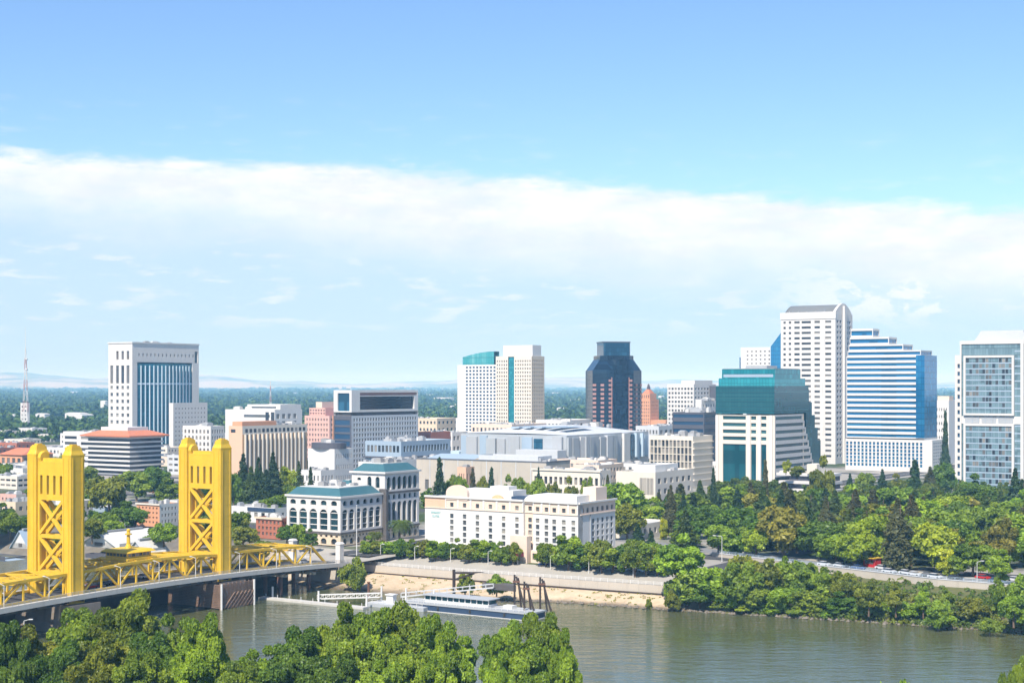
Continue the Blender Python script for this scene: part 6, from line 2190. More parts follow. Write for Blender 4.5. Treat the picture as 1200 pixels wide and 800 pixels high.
SEQ = {}
def seq(key):
    SEQ[key] = SEQ.get(key, -1) + 1
    return nth(SEQ[key])
KINDTXT = {'oak': ('broadleaf_tree', 'spreading tree'), 'loose': ('broadleaf_tree', 'airy tree'), 'tall': ('broadleaf_tree', 'upright tree'), 'bush': ('shrub', 'round shrub'),
           'near': ('broadleaf_tree', 'leafy tree'), 'conifer': ('conifer_tree', 'pointed conifer'), 'redwood': ('conifer_tree', 'columnar conifer'), 'palm': ('palm_tree', 'feathery palm')}
CATTXT = {'broadleaf_tree': 'tree', 'conifer_tree': 'conifer', 'palm_tree': 'palm', 'shrub': 'shrub'}
tseed = [0]
PLACED = []
def bank_D(px):
    pts = [(s[0][0] / s[0][1] * FPX + 600, s[0][1]) for s in ST]
    for (p0, d0), (p1, d1) in zip(pts[:-1], pts[1:]):
        if p0 <= px <= p1:
            return d0 + (d1 - d0) * (px - p0) / (p1 - p0)
    return 400.0
def bank_z(px, D):
    'height of the far bank along the sight line'
    Dw = bank_D(px)
    return -8.0 + max(0.0, min(1.0, (D - Dw) / 40.0)) * 7.2

def tree(px, D, z, ytop, kind, col, where, count, group, wide=1.0, width_px=None, only=None):
    """put a tree whose top shows at row ytop of the photograph"""
    tseed[0] += 1
    rng = random.Random(tseed[0])
    if width_px and group != 'promenade trees' and kind in ('oak', 'loose', 'tall', 'bush'):       # bring it near enough for its height to suit its spread
        a_ = {'oak': .92, 'loose': 1.0, 'tall': 1.5, 'bush': .75}[kind]
        if ZY(ytop, D) - z < a_ * width_px / FPX * D:
            D2 = (CAM_H - z) * FPX / ((ytop - HOR) + a_ * width_px)
            if z < -2:
                D2 = max(D2, bank_D(px) + 4)
                z = min(z, bank_z(px, D2))
            D = max(D2, D * .8)
    h = max(2.0, ZY(ytop, D) - z)
    if width_px:
        native = {'oak': .92, 'loose': .86, 'tall': .58, 'bush': 1.12, 'near': .98, 'conifer': .50, 'redwood': .46, 'palm': .66}[kind]
        wide = (width_px / FPX * D) / (h * native)
    nm, txt = KINDTXT[kind]
    label = only or f'{col} {txt} {where}, {seq((txt, col, where))} {count}'
    PLACED.append((PX(px, D), D))
    cc = jitter(GREENS[col], rng)
    if kind == 'near':
        cc = (cc[0] * 1.10, cc[1] * 1.05, cc[2] * .95)
    return plant(kind, PX(px, D), D, z, h, wide, cc, nm, label, CATTXT[nm], group, tseed[0])

# near bank, biggest in the picture
NBT = [(150, 372, 694, 'near', 'mid green', 96), (92, 366, 716, 'near', 'mid green', 80), (205, 362, 724, 'near', 'mid green', 80), (240, 352, 722, 'near', 'fresh green', 66),
       (40, 358, 738, 'near', 'olive', 84), (8, 350, 730, 'near', 'deep green', 60), (122, 345, 738, 'near', 'olive', 90), (182, 342, 744, 'near', 'deep green', 80), (70, 338, 752, 'near', 'deep green', 84),
       (225, 335, 756, 'near', 'fresh green', 76), (308, 350, 762, 'near', 'mid green', 70), (352, 348, 738, 'near', 'deep green', 84), (398, 352, 712, 'near', 'mid green', 86), (440, 346, 716, 'near', 'fresh green', 84),
       (482, 348, 705, 'near', 'mid green', 92), (510, 341, 724, 'near', 'fresh green', 66), (420, 336, 742, 'near', 'mid green', 90), (478, 332, 748, 'near', 'mid green', 92), (335, 334, 762, 'near', 'deep green', 90),
       (276, 331, 776, 'near', 'mid green', 70), (508, 328, 772, 'near', 'fresh green', 60), (385, 326, 770, 'near', 'deep green', 84), (160, 328, 766, 'near', 'mid green', 84), (20, 332, 774, 'near', 'deep green', 60),
       (100, 326, 778, 'near', 'olive', 78), (450, 324, 776, 'near', 'fresh green', 84),
       (590, 338, 729, 'near', 'fresh green', 72), (640, 335, 722, 'near', 'mid green', 78), (615, 327, 752, 'near', 'mid green', 88), (660, 329, 744, 'near', 'fresh green', 58), (586, 323, 768, 'near', 'fresh green', 50)]
for px, D, yt, kd, col, wpx in sorted(NBT):
    wpx *= .88
    tree(px, D * .80, -4.4, yt, kd, col, 'on the near bank', 'from the bridge side', 'trees on the near bank', width_px=wpx)
tree(1190, 236, -5.0, 772, 'near', 'mid green', '', '', 'trees on the near bank', width_px=44, only='lone leafy crown at the lower right corner above the water')
tree(1050, 236, -5.0, 792, 'tall', 'fresh green', '', '', 'trees on the near bank', width_px=40, only='small green treetop rising at the bottom edge over the water')
tree(546, 290, -4.6, 739, 'tall', 'fresh green', '', '', 'trees on the near bank', width_px=30, only='slim pale green tree at the water left of the two leafy river trees')

# promenade row before the hotel
for k, px in enumerate(range(432, 772, 13)):
    t = (px - 410) / 380.0
    D = 511 + (447 - 511) * t + 7 + (k % 3) * 2.0
    if abs(px - 617) < 13:
        continue
    big = px > 640
    yt = (623 if big and k % 3 == 0 else 631) + t * 7 + (k * 7 % 5) - 3
    tree(px, D, -1.2, yt, ('oak', 'loose', 'tall', 'oak')[k % 4], ('mid green', 'olive', 'fresh green', 'deep green')[(k * 5) % 4], 'in the promenade row by the hotel', 'from the bridge', 'promenade trees', width_px=25 if not big else 33)
tree(470, 520, -.4, 605, 'palm', 'mid green', '', '', 'palms', wide=1.35, only='tall feathery palm in front of the arched office, the larger of two')
tree(440, 519, -.4, 620, 'palm', 'olive', '', '', 'palms', wide=1.3, only='smaller feathery palm beside the taller one at the arched office')
tree(415, 478, -7.2, 652, 'bush', 'olive', '', '', 'bank shrubs', width_px=30, only='tall olive shrub standing on the tan slope at the bridge end')
tree(545, 459, -6, 669, 'bush', 'olive', '', '', 'bank shrubs', width_px=24, only='olive shrub on the tan slope behind the barge cabin')
tree(582, 456, -6, 671, 'bush', 'fresh green', '', '', 'bank shrubs', width_px=26, only='yellowish shrub on the tan slope above the barge deck')
tree(760, 441, -8, 700, 'bush', 'olive', '', '', 'bank shrubs', width_px=9, only='tiny shrub at the waterline near the end of the tan slope')
tree(788, 436, -7.5, 690, 'bush', 'olive', '', '', 'bank shrubs', width_px=18, only='small shrub where the tan slope meets the wooded bank')

# wooded bank under the flood wall
rngt = random.Random(21)
WB = 'on the bank below the flood wall'
for px, D, yt, kd, col, wpx in sorted([(805, 450, 655, 'oak', 'mid green', 56), (835, 447, 662, 'oak', 'fresh green', 52), (868, 443, 655, 'oak', 'mid green', 50), (900, 440, 652, 'loose', 'olive', 48), (932, 438, 655, 'oak', 'mid green', 44),
                                (962, 432, 664, 'loose', 'fresh green', 40), (990, 428, 668, 'oak', 'olive', 36), (820, 436, 680, 'oak', 'deep green', 44), (852, 432, 682, 'oak', 'fresh green', 42), (885, 428, 684, 'oak', 'mid green', 44),
                                (918, 424, 686, 'oak', 'fresh green', 44), (950, 420, 690, 'oak', 'mid green', 42), (800, 440, 676, 'bush', 'deep green', 30), (985, 416, 694, 'oak', 'deep green', 42), (1018, 414, 676, 'loose', 'olive', 30),
                                (1020, 408, 700, 'oak', 'mid green', 40), (1050, 412, 682, 'tall', 'olive', 20), (1082, 410, 684, 'tall', 'fresh green', 18), (1060, 404, 704, 'oak', 'fresh green', 42), (1100, 402, 702, 'bush', 'mid green', 36),
                                (1110, 407, 686, 'tall', 'mid green', 18), (1140, 400, 698, 'oak', 'olive', 36), (1175, 406, 676, 'loose', 'mid green', 34), (1200, 400, 670, 'oak', 'mid green', 42), (1188, 394, 694, 'oak', 'fresh green', 36), (1225, 392, 680, 'oak', 'olive', 44),
                                (875, 423, 706, 'bush', 'bright yellow-green', 40), (905, 419, 705, 'bush', 'bright yellow-green', 38), (845, 427, 704, 'bush', 'mid green', 30), (935, 414, 712, 'bush', 'mid green', 36), (970, 409, 712, 'bush', 'fresh green', 36), (1160, 393, 722, 'bush', 'mid green', 26), (872, 452, 648, 'oak', 'olive', 36), (948, 440, 657, 'tall', 'fresh green', 22), (985, 433, 666, 'tall', 'mid green', 18), (915, 446, 651, 'loose', 'fresh green', 30)]):
    zb = -7.4 if kd == 'bush' and yt > 700 else (-5.5 if D < 440 else -4.0)
    tree(px, D, zb, yt, kd, col, WB, 'from the hotel', 'trees on the wooded bank', width_px=wpx)

# park behind the flood wall: trees one can pick out first
PK = 'in the park'
for px, D, yt, kd, col, wpx, lab in [
        (800, 470, 628, 'oak', 'fresh green', 58, 'big round-topped green tree at the end of the promenade wall right of the hotel'),
        (757, 484, 633, 'oak', 'mid green', 40, 'dense green tree just right of the hotel corner'),
        (1052, 466, 581, 'redwood', 'dull brown-green', 46, 'tallest dark grey-green conifer standing by the park road on a bare trunk'),
        (1098, 462, 611, 'oak', 'bright yellow-green', 58, 'large bright yellow-green tree right of the tallest dark park conifer'),
        (1113, 452, 641, 'bush', 'yellow', 28, 'yellow flowering shrub at the foot of the bright yellow-green tree'),
        (1020, 478, 598, 'oak', 'bright yellow-green', 44, 'bright yellow-green tree left of the tallest dark park conifer'),
        (1000, 474, 624, 'oak', 'bright yellow-green', 44, 'low bright tree overhanging the park road left of the red stall'),
        (842, 505, 613, 'oak', 'mid green', 42, 'round green tree standing beside the park lamp'),
        (862, 508, 624, 'bush', 'deep green', 26, 'dark round shrub beside the long-armed park lamp'),
        (886, 505, 618, 'oak', 'bright yellow-green', 32, 'low yellowish tree right of the dark round shrub'),
        (778, 560, 606, 'bush', 'yellow', 12, 'small golden shrub in the hedge line right of the hotel'),
        (748, 520, 612, 'redwood', 'deep green', 22, 'dark cypress just right of the hotel wall'),
        (763, 522, 620, 'conifer', 'deep green', 18, 'small dark cypress beside the taller one at the hotel wall'),
        (786, 575, 566, 'redwood', 'dull brown-green', 24, 'dark narrow cypress in front of the cream lowrise'),
        (805, 545, 600, 'conifer', 'deep green', 34, 'broad dark fir below the beige finned office'),
        (918, 500, 590, 'oak', 'dull brown-green', 60, 'wide brownish-green tree below the white terraced building'),
        (968, 520, 580, 'redwood', 'dull brown-green', 34, 'brownish conifer below the vaulted tower'),
        (945, 540, 582, 'redwood', 'deep green', 26, 'dark conifer below the white terraced building, beside the brownish one'),
        (1170, 470, 606, 'loose', 'dull brown-green', 48, 'bare-branched brownish tree below the grey glass tower'),
        (1172, 455, 640, 'tall', 'fresh green', 30, 'slim fresh green tree by the road below the grey glass tower'),
        (1140, 452, 628, 'oak', 'mid green', 52, 'dense green tree between the yellow-flowering shrub and the grey glass tower'),
        (1080, 500, 604, 'oak', 'olive', 40, 'olive tree behind the large bright yellow-green tree'),
        (1072, 700, 536, 'conifer', 'deep green', 30, 'tall pointed conifer in front of the striped blue tower'),
        (897, 640, 536, 'conifer', 'dull brown-green', 18, 'tall thin conifer before the white bands of the teal glass tower'),
        (836, 660, 545, 'conifer', 'deep green', 14, 'dark conifer at the corner of the beige finned office'),
        (1190, 640, 546, 'redwood', 'deep green', 30, 'dark conifer before the foot of the grey glass tower'),
        (1012, 760, 552, 'oak', 'mid green', 26, 'mid green tree before the base of the striped blue tower, left one'),
        (1034, 740, 548, 'redwood', 'deep green', 20, 'dark conifer before the base of the striped blue tower, left of the tallest pointed one'),
        (1052, 750, 556, 'oak', 'olive', 28, 'olive tree left of the tall pointed conifer at the striped blue tower'),
        (1090, 745, 545, 'redwood', 'dull brown-green', 26, 'brownish conifer right of the tall pointed one at the striped blue tower'),
        (1106, 760, 540, 'oak', 'deep green', 30, 'dark rounded tree at the corner between the striped and grey glass towers'),
        (996, 745, 553, 'redwood', 'deep green', 16, 'narrow dark conifer between the vaulted and the striped blue towers'),
        (1140, 700, 556, 'oak', 'deep green', 36, 'dark rounded tree before the lower frame of the grey glass tower'),
        (1108, 900, 478, 'conifer', 'deep green', 16, 'lone conifer between the striped and the grey glass towers'),
        (921, 722, 538, 'loose', 'yellow', 13, 'small orange-brown tree on the terrace deck of the white terraced building'),
        (934, 722, 545, 'oak', 'olive', 18, 'olive tree on the terrace deck of the white terraced building'),
        (965, 650, 537, 'oak', 'olive', 34, 'broad olive tree at the foot of the vaulted tower'),
        (733, 600, 562, 'oak', 'fresh green', 56, 'big bright green tree behind the hotel corner'),
        (712, 640, 555, 'redwood', 'dull brown-green', 20, 'dark conifer just behind the hotel corner'),
        (735, 560, 588, 'oak', 'olive', 44, 'olive tree right of the hotel roofline'), (765, 590, 584, 'oak', 'fresh green', 40, 'green tree between the hotel and the dark narrow cypress')]:
    tree(px, D, 14.6 if 'terrace deck' in lab else 0, yt, kd, col, '', '', 'trees in the riverside park', width_px=wpx, only=lab)

STRIP = [(715, 800, 'below the cream lowrise'), (800, 850, 'below the beige finned office'), (850, 925, 'below the teal glass tower'), (925, 1005, 'below the vaulted tower'), (1005, 1095, 'below the striped blue tower'), (1095, 1240, 'below the grey glass tower')]
rngp = random.Random(77)
cand = []
def wallD(px):
    return road_D(px, 0) if px > 850 else 505
for k in range(9000):
    px, D = rngp.uniform(716, 1236), rngp.uniform(470, 760)
    if D < wallD(px) + (19 if px > 835 else 0):
        continue
    if px < 835 and (D < 490 or D > 655):
        continue
    if px < 800 and HOR + CAM_H / D * FPX > 622:
        continue
    x = PX(px, D)
    if inside_foot(x, D, 4):
        continue
    md = 10.0 if D < 580 else 10.5
    if any((x - a) ** 2 + (D - b) ** 2 < md * md for a, b in PLACED) :
        continue
    if 722 < px < 800 and 525 < D < 552:                           # paved court by the hotel stays open
        continue
    PLACED.append((x, D))
    cand.append((D, px))
cand.sort()
NPARK = 150
for D, px in cand[:NPARK]:
    where = PK + ' ' + next(t for a, c, t in STRIP if a <= px <= c)
    col = rngp.choice(['mid green', 'mid green', 'deep green', 'olive', 'fresh green', 'deep green', 'dull brown-green'] + (['bright yellow-green'] if D < 600 else []))
    kd = rngp.choices(['oak', 'tall', 'loose', 'conifer', 'redwood'], [6, 2, 2, 1.4, 1.9])[0]
    h = rngp.choice((7.5, 10, 12, 13, 15)) * rngp.uniform(.9, 1.1) if kd in ('oak', 'tall', 'loose') else rngp.uniform(13, 20)
    if D > 640:
        h *= .9
    tree(px, D, 0, HOR + (CAM_H - h) / D * FPX, kd, col, where, 'from the river', 'trees in the riverside park', wide=rngp.uniform(1.05, 1.45) if kd != 'redwood' else 1.35)

# the back of the park beyond those: one mass of crowns
parts = []
rngm = np.random.default_rng(44)
for D, px in cand[NPARK:]:
    me = PROTO['oak' if rngm.random() < .7 else 'tall'][int(rngm.integers(0, 2))][0]
    co = np.zeros(len(me.vertices) * 3, dtype=np.float32)
    me.vertices.foreach_get('co', co)
    s = rngm.uniform(.8, 1.25)
    a = rngm.uniform(0, 6.28)
    co = co.reshape(-1, 4, 3) * s
    c, q = math.cos(a), math.sin(a)
    parts.append(np.stack([co[..., 0] * c - co[..., 1] * q + PX(px, D), co[..., 0] * q + co[..., 1] * c + D, co[..., 2]], axis=-1))
if parts:
    P_ = np.concatenate(parts)
    ctr = P_.mean(axis=1, keepdims=True)
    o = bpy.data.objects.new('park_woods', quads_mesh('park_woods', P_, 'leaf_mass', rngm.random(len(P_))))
    o.color = (.86, .88, .88, 1)
    COL.objects.link(o)
    tag(o, kind='stuff')

# town trees
for px, D, yt, kd, col, wpx, lab in [
        (285, 700, 529, 'redwood', 'deep green', 30, 'dark redwood in the clump before the tan finned office, first from the farther yellow tower'), (303, 712, 534, 'redwood', 'deep green', 26, 'dark redwood in the clump before the tan finned office, second from the farther yellow tower'),
        (320, 705, 527, 'redwood', 'deep green', 28, 'dark redwood in the clump before the tan finned office, tallest of the row'), (294, 690, 545, 'redwood', 'mid green', 30, 'green redwood in front of the dark clump before the tan finned office'),
        (312, 688, 548, 'redwood', 'deep green', 28, 'squat dark redwood in front of the clump, below the tan finned office'), (336, 720, 545, 'tall', 'bright yellow-green', 20, 'bright yellow-green tree right of the dark redwood clump'),
        (350, 740, 538, 'redwood', 'mid green', 18, 'slender green conifer left of the white two-storey depot'), (364, 735, 545, 'conifer', 'deep green', 14, 'small dark conifer before the white two-storey depot'),
        (274, 694, 552, 'oak', 'deep green', 22, 'dark green tree at the left foot of the redwood clump'), (345, 690, 562, 'oak', 'fresh green', 26, 'fresh green tree at the right foot of the redwood clump'), (322, 640, 578, 'oak', 'mid green', 34, 'green tree over the flat-roofed store'),
        (515, 640, 533, 'conifer', 'deep green', 26, 'tall fir behind the left end of the hotel'), (554, 640, 545, 'conifer', 'dull brown-green', 18, 'pointed conifer behind the hotel, middle of three'), (576, 640, 545, 'conifer', 'deep green', 20, 'dark conifer behind the hotel, last of three'),
        (530, 650, 553, 'oak', 'mid green', 22, 'green tree between the firs behind the hotel, left one'), (540, 645, 556, 'oak', 'fresh green', 20, 'fresh green tree between the firs behind the hotel'), (566, 650, 556, 'oak', 'olive', 20, 'olive tree between two conifers behind the hotel'),
        (594, 645, 558, 'oak', 'mid green', 24, 'green tree behind the hotel roof, first after the conifers'), (612, 640, 556, 'oak', 'mid green', 26, 'green tree behind the hotel roof, second after the conifers'), (630, 640, 558, 'oak', 'fresh green', 22, 'fresh tree before the squared cream office'),
        (650, 640, 560, 'loose', 'olive', 20, 'olive tree before the squared cream office'), (668, 640, 560, 'oak', 'olive', 22, 'rounded olive tree before the squared cream office, right of the loose one'), (631, 700, 545, 'conifer', 'deep green', 10, 'small conifer peeping over the squared cream office'),
        (690, 630, 556, 'oak', 'mid green', 18, 'green tree at the right end of the squared cream office'),
        (182, 790, 545, 'oak', 'deep green', 40, 'dark green tree right of the banded office foot'), (196, 720, 560, 'oak', 'mid green', 30, 'green tree between the brick row and the farther yellow tower'),
        (128, 770, 555, 'oak', 'olive', 52, 'large olive tree before the pale blue striped box'), (112, 730, 562, 'oak', 'fresh green', 36, 'fresh green tree right of the nearer yellow tower, upper one'), (160, 800, 550, 'oak', 'mid green', 40, 'green tree above the pale blue striped box'),
        (145, 690, 588, 'oak', 'deep green', 34, 'dark tree below the pale blue striped box'), (158, 670, 592, 'oak', 'deep green', 30, 'dark tree left of the salmon brick walk-up'), (122, 640, 598, 'oak', 'mid green', 30, 'green tree in front of the metal shed'),
        (108, 610, 606, 'oak', 'olive', 32, 'olive tree right of the nearer yellow tower, lower one'), (132, 620, 604, 'oak', 'fresh green', 28, 'fresh tree over the white rail shed'), (148, 640, 585, 'tall', 'deep green', 22, 'upright dark tree left of the salmon brick walk-up'),
        (192, 560, 611, 'oak', 'fresh green', 32, 'fresh green round tree at the foot of the farther yellow tower'), (182, 555, 622, 'bush', 'mid green', 22, 'round shrub left of the farther yellow tower'),
        (285, 560, 610, 'oak', 'olive', 36, 'olive tree behind the bridge right of the farther yellow tower'), (305, 545, 632, 'oak', 'mid green', 24, 'small green tree before the red brick block'), (336, 545, 614, 'oak', 'deep green', 22, 'dark street tree right of the red brick block'),
        (350, 530, 612, 'oak', 'mid green', 20, 'street tree before the arched office, left'), (364, 528, 620, 'oak', 'deep green', 18, 'street tree before the arched office, right'), (278, 600, 598, 'oak', 'mid green', 30, 'mid green tree above the bridge, beside the flat-roofed store'),
        (12, 600, 598, 'oak', 'mid green', 36, 'green tree at the picture edge above the grey station house'), (28, 610, 604, 'oak', 'deep green', 26, 'dark tree between the picture edge and the nearer yellow tower'), (4, 640, 590, 'oak', 'deep green', 30, 'dark tree below the faded pink store'),
        (5, 860, 541, 'oak', 'mid green', 22, 'green tree left of the arcade brick hall'), (72, 880, 532, 'oak', 'mid green', 30, 'tree behind the saddle of the nearer yellow tower'), (104, 900, 545, 'oak', 'mid green', 30, 'tree at the left corner of the banded office'),
        (232, 760, 588, 'oak', 'mid green', 30, 'tree seen through the upper braces of the farther yellow tower'), (238, 640, 602, 'oak', 'olive', 34, 'tree seen through the lower braces of the farther yellow tower'), (58, 640, 590, 'oak', 'mid green', 36, 'tree seen through the upper braces of the nearer yellow tower'),
        (60, 560, 624, 'oak', 'olive', 28, 'tree seen through the lower braces of the nearer yellow tower')]:
    tree(px, D, 0, yt, kd, col, '', '', 'trees of the old town', width_px=wpx, only=lab)
rngq = random.Random(5)
spots = []
for k in range(6000):
    px, D = rngq.uniform(-30, 830), rngq.uniform(570, 1500)
    if D < 640 and px > 330:
        continue
    x = PX(px, D)
    if inside_foot(x, D, 6) or any((x - a) ** 2 + (D - b_) ** 2 < (230 if px < 330 else 480) for a, b_ in PLACED):
        continue
    PLACED.append((x, D))
    spots.append((D, px))
    if len(spots) >= 48:
        break
for D, px in sorted(spots):
    zone = 'near the yellow towers' if px < 250 else 'near the finned office' if px < 430 else 'round the silver arena' if px < 720 else 'near the black office'
    h = rngq.uniform(6, 11)
    tree(px, D, 0, HOR + (CAM_H - h) / D * FPX, rngq.choice(['oak', 'tall', 'oak']), rngq.choice(['mid green', 'deep green', 'olive']), 'in the streets ' + zone, 'from the river', 'street trees downtown', wide=1.1)

# ------------------------------------------------------------------ the wooded plain to the horizon: one far mass, pale roofs standing in it
rng = np.random.default_rng(9)
me, _ = broad_crown(5, 5.0, 3.6, 3.4, 13, 130, 1.5, low=0.0, lump=.42)
base = np.zeros(len(me.vertices) * 3, dtype=np.float32); me.vertices.foreach_get('co', base)
base = base.reshape(-1, 4, 3)
parts = []
def scatter(n, d0, d1, s0, s1, pw=1.0):
    D = d0 + (d1 - d0) * rng.random(n) ** pw
    px = rng.uniform(-330, 1500, n)
    x = (px - 600) / FPX * D
    # parks and blocks: thin the woods out in patches
    f = np.sin(x * .006 + 2) * np.sin(D * .0031) + .5 * np.sin(x * .021 + D * .011)
    ok = f > -.75
    for X, Y, rot, a0, a1, b0, b1 in FOOT:
        c, q = math.cos(rot), math.sin(rot)
        lx, ly = (x - X) * c + (D - Y) * q, -(x - X) * q + (D - Y) * c
        ok &= ~((lx > a0 - 7) & (lx < a1 + 7) & (ly > b0 - 7) & (ly < b1 + 7))
    x, D = x[ok], D[ok]
    s = rng.uniform(s0, s1, len(x)) * (1 + (D - d0) / (d1 - d0) * .35)
    rot = rng.random(len(x)) * 6.28
    B = base.reshape(-1, 3)
    c, q = np.cos(rot)[:, None], np.sin(rot)[:, None]
    vx = (B[:, 0] * c - B[:, 1] * q) * s[:, None] * 1.1 + x[:, None]
    vy = (B[:, 0] * q + B[:, 1] * c) * s[:, None] * 1.1 + D[:, None]
    vz = np.broadcast_to(B[:, 2], vx.shape) * s[:, None] * rng.uniform(.8, 1.2, len(x))[:, None]
    parts.append(np.stack([vx, vy, vz], axis=2).reshape(-1, 4, 3))
scatter(4300, 1480, 2300, 1.0, 1.6)
scatter(5000, 2300, 4200, 1.3, 2.1)
scatter(5000, 4200, 8500, 1.8, 3.0)
scatter(4300, 8500, 15500, 2.6, 4.2)
lm, g = new_mat('leaf_far')
pos = g.n('ShaderNodeNewGeometry').outputs['Position']
c = g.mix(g.n('ShaderNodeNewGeometry').outputs['Random Per Island'], (0.030, 0.07, 0.020), (0.09, 0.145, 0.036))
c = g.mix(g.step(g.noise(pos, 0.004, 3.0, 0.6), .45, .6, 0, .6), c, (0.035, 0.06, 0.02))
g.n('ShaderNodeOutputMaterial', {'Surface': g.n('ShaderNodeBsdfDiffuse', {'Color': c}).outputs[0]})
o = bpy.data.objects.new('far_woods', quads_mesh('far_woods', np.concatenate(parts), 'leaf_far'))
COL.objects.link(o)
tag(o, kind='stuff')

rngf = random.Random(8)
FG = 'pale roofs standing among the far woods'
def far_house(px, D, wpx, h, mat, label):
    w = wpx / FPX * D
    o = empty('far_building', (PX(px, D), D, 0), ROT if rngf.random() < .6 else ROT + R(90))
    tag(o, label, 'building', FG)
    mb = MB(); mb.box(-w / 2, w / 2, -w * .25, w * .25, 0, h); mb.build('wall', mat, o)
    mb = MB(); mb.prism([(-w / 2 - .3, -w * .25 - .3), (w / 2 + .3, -w * .25 - .3), (w / 2 + .3, w * .25 + .3), (-w / 2 - .3, w * .25 + .3)], h + .01, h + 1.2, [(-w * .4, -w * .12), (w * .4, -w * .12), (w * .4, w * .12), (-w * .4, w * .12)]); mb.build('roof', rngf.choice(['white_paint', 'roof_white', 'white_paint']), o)
for px, y, wpx, hp, lab in [(88, 462, 14, 3, 'large white roof in the far woods left of the courthouse tower'), (72, 464, 12, 2, 'white roof left of the largest far roof, near the mast'), (110, 468, 14, 3, 'long white roof close left of the courthouse tower'),
                            (58, 466, 8, 3, 'white far roof right of the mast'), (22, 464, 10, 2, 'white far roof just left of the mast'), (90, 490, 26, 6, 'long white low building at the wood edge under the courthouse tower'), (50, 491, 16, 6, 'pale building with a reddish roof at the foot of the mast'),
                            (15, 490, 12, 4, 'pale low building left of the mast foot'), (122, 482, 8, 12, 'white slab close against the courthouse tower'), (100, 494, 18, 8, 'cream school-like building before the courthouse woods'),
                            (300, 463, 10, 3, 'white far roof above the white stepped wings'), (342, 464, 12, 4, 'white far roof left of the framed glass office'), (270, 466, 10, 3, 'white far roof right of the courthouse tower'), (288, 462, 12, 2, 'long pale far roof right of the courthouse tower'),
                            (372, 462, 8, 2, 'small far roof above the pink hotel'), (504, 466, 14, 4, 'white far roof right of the framed glass office'), (520, 472, 22, 6, 'tan far building left of the twin pale towers'), (497, 460, 8, 3, 'tiny far roof above the framed office'),
                            (652, 464, 12, 4, 'white far roof right of the cream tower'), (676, 472, 14, 4, 'white far roof left of the dark glass tower'), (660, 482, 16, 4, 'pale far roof among trees right of the cream tower'), (762, 456, 10, 3, 'far roof behind the orange deco tower'), (775, 470, 8, 6, 'far slab left of the gridded hotel'),
                            (1108, 462, 10, 3, 'far roof between the striped and grey glass towers')]:
    D = min(13000, (CAM_H - 7) * FPX / (y - HOR))
    far_house(px, D, wpx, 7 + hp / FPX * D, 'white_paint', lab)
for k in range(70):
    px = rngf.uniform(0, 1200)
    D = rngf.uniform(2600, 9000)
    far_house(px, D, rngf.uniform(2.5, 7), rngf.uniform(12, 17), rngf.choice(['white_paint', 'cream', 'pale_grey']), 'tiny pale building lost among the far woods of the plain')

# low town blocks that fill the streets behind the named buildings
TB = 'flat-roofed blocks filling the streets'
rngb = random.Random(31)
spots = []
for k in range(9000):
    px, D = rngb.uniform(-20, 1180), rngb.uniform(585, 1650)
    old = D < 700
    if old and px > 300:
        continue
    x = PX(px, D)
    wz, dz_ = (rngb.uniform(9, 20), rngb.uniform(9, 16)) if old else (rngb.uniform(16, 36), rngb.uniform(14, 30))
    if inside_foot(x, D, (5 if old else 15) + wz * .5) or any((x - a) ** 2 + (D - c_) ** 2 < (160 if old else 380) for a, c_ in PLACED):
        continue
    if (px > 716 and D < 830) or (px > 890 and D < 1150):
        continue
    s_ = (x - av0.x) * SX + (D - av0.y) * SY                      # keep the avenue open
    if abs(s_ - wz / 2) < 16 + wz / 2:
        continue
    spots.append((D, px, wz, dz_))
    FOOT.append((x, D, ROT, -wz, 0.0, 0.0, dz_))
    if len(spots) >= 80:
        break
for D, px, wz, dz_ in sorted(spots):
    h = rngb.uniform(5, 8) if D < 700 else rngb.uniform(5, 12)
    zone = 'behind the yellow towers' if px < 250 else 'round the tan finned office' if px < 430 else 'round the silver arena' if px < 700 else 'round the black box office' if px < 850 else 'behind the big towers'
    tone, mat, rf_ = rngb.choice([('white', 'white_paint', 'roof_white'), ('cream', 'cream', 'roof_white'), ('grey', 'pale_grey', 'roof_grey'), ('tan', 'cream_warm', 'roof_white'), ('brick', 'red_brick', 'roof_grey'), ('white', 'white_stone', 'roof_white'), ('peach', 'peach_pale', 'roof_white'), ('white', 'white_paint', 'roof_grey')])
    b = Bld('town_block', f'low flat {tone} block {zone}, {seq((tone, zone))} such going away from the river', 'low building', 0, px, 0, D, w=wz, d=dz_, group=TB)
    b.block(-wz, 0, 0, dz_, 0, h, grid(-wz + 1, -1, 1, h - 1, max(3, int(wz / 4)), max(1, int(h / 4)), .5, .45), grid(1, dz_ - 1, 1, h - 1, max(3, int(dz_ / 4)), max(1, int(h / 4)), .5, .45), mat, rf_, 'pane_grey', .3)
    b.units(-wz, 0, 0, dz_, h - .8, 3)
    b.done()

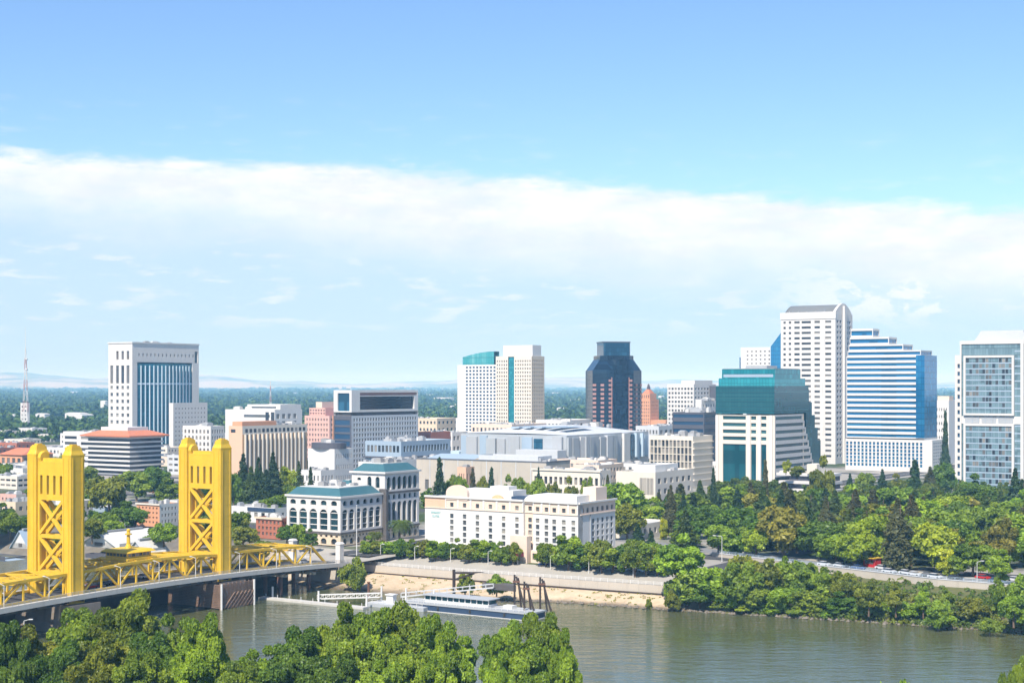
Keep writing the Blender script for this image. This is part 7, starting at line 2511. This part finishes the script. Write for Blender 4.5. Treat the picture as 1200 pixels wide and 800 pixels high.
# dry weeds on the tan river slope
rng = np.random.default_rng(19)
P, Nn = [], []
for (s0, s1) in zip(ST[4:7], ST[5:8]):
    for k in range(46):
        a, f = rng.random(), rng.random() ** .8
        p = np.array([*s0[0], WATER]) * (1 - a) + np.array([*s1[0], WATER]) * a
        q = np.array(s0[1]) * (1 - a) + np.array(s1[1]) * a
        d = rng.normal(0, 1, (16, 3)); d /= np.linalg.norm(d, axis=1, keepdims=True); d[:, 2] = np.abs(d[:, 2])
        P.append(p + (q - p) * f + d * rng.uniform(.25, .8) * np.array([1.2, 1.2, .7])); Nn.append(d)
P, Nn = np.concatenate(P), np.concatenate(Nn)
o = bpy.data.objects.new('weeds', quads_mesh('weeds', leaves(P, Nn, .2, rng), 'leaf_broad', rng.random(len(P))))
o.color = (1.25, .95, .95, 1)
COL.objects.link(o)
tag(o, kind='stuff')

# undergrowth on the wooded bank
rng = np.random.default_rng(12)
P, Nn = [], []
for (s0, s1) in zip(ST[8:13], ST[9:14]):
    L_ = math.hypot(s1[0][0] - s0[0][0], s1[0][1] - s0[0][1])
    nn_ = int(min(L_, 170) * 8.0)
    t, u = rng.random(nn_) * min(1, 170 / L_), rng.random(nn_) ** 1.3
    for a, f in zip(t, u):
        pr0 = [np.array([*s0[0], WATER])] + [np.array(q_, dtype=float) for q_ in s0[1:]]
        pr1 = [np.array([*s1[0], WATER])] + [np.array(q_, dtype=float) for q_ in s1[1:]]
        ff = f * 2.8
        k_ = min(2, int(ff)); ff -= k_
        p = (pr0[k_] * (1 - a) + pr1[k_] * a) * (1 - ff) + (pr0[k_ + 1] * (1 - a) + pr1[k_ + 1] * a) * ff
        r = rng.uniform(.5, 1.6)
        d = rng.normal(0, 1, (34, 3)); d /= np.linalg.norm(d, axis=1, keepdims=True); d[:, 2] = np.abs(d[:, 2])
        P.append(p + np.array([0, 0, .3]) + d * r * np.array([1, 1, .9])); Nn.append(d)
P, Nn = np.concatenate(P), np.concatenate(Nn)
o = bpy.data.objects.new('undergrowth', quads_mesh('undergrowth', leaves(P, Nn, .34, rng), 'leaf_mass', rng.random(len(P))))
o.color = (1.05, 1.0, .9, 1)
COL.objects.link(o)
tag(o, kind='stuff')
dups = {k: v for k, v in LABELS.items() if len(v) > 1}
print('LONG', [k for k in LABELS if len(k.replace(',', '').split()) > 16])
print('duplicate labels:', {k: len(v) for k, v in dups.items()})
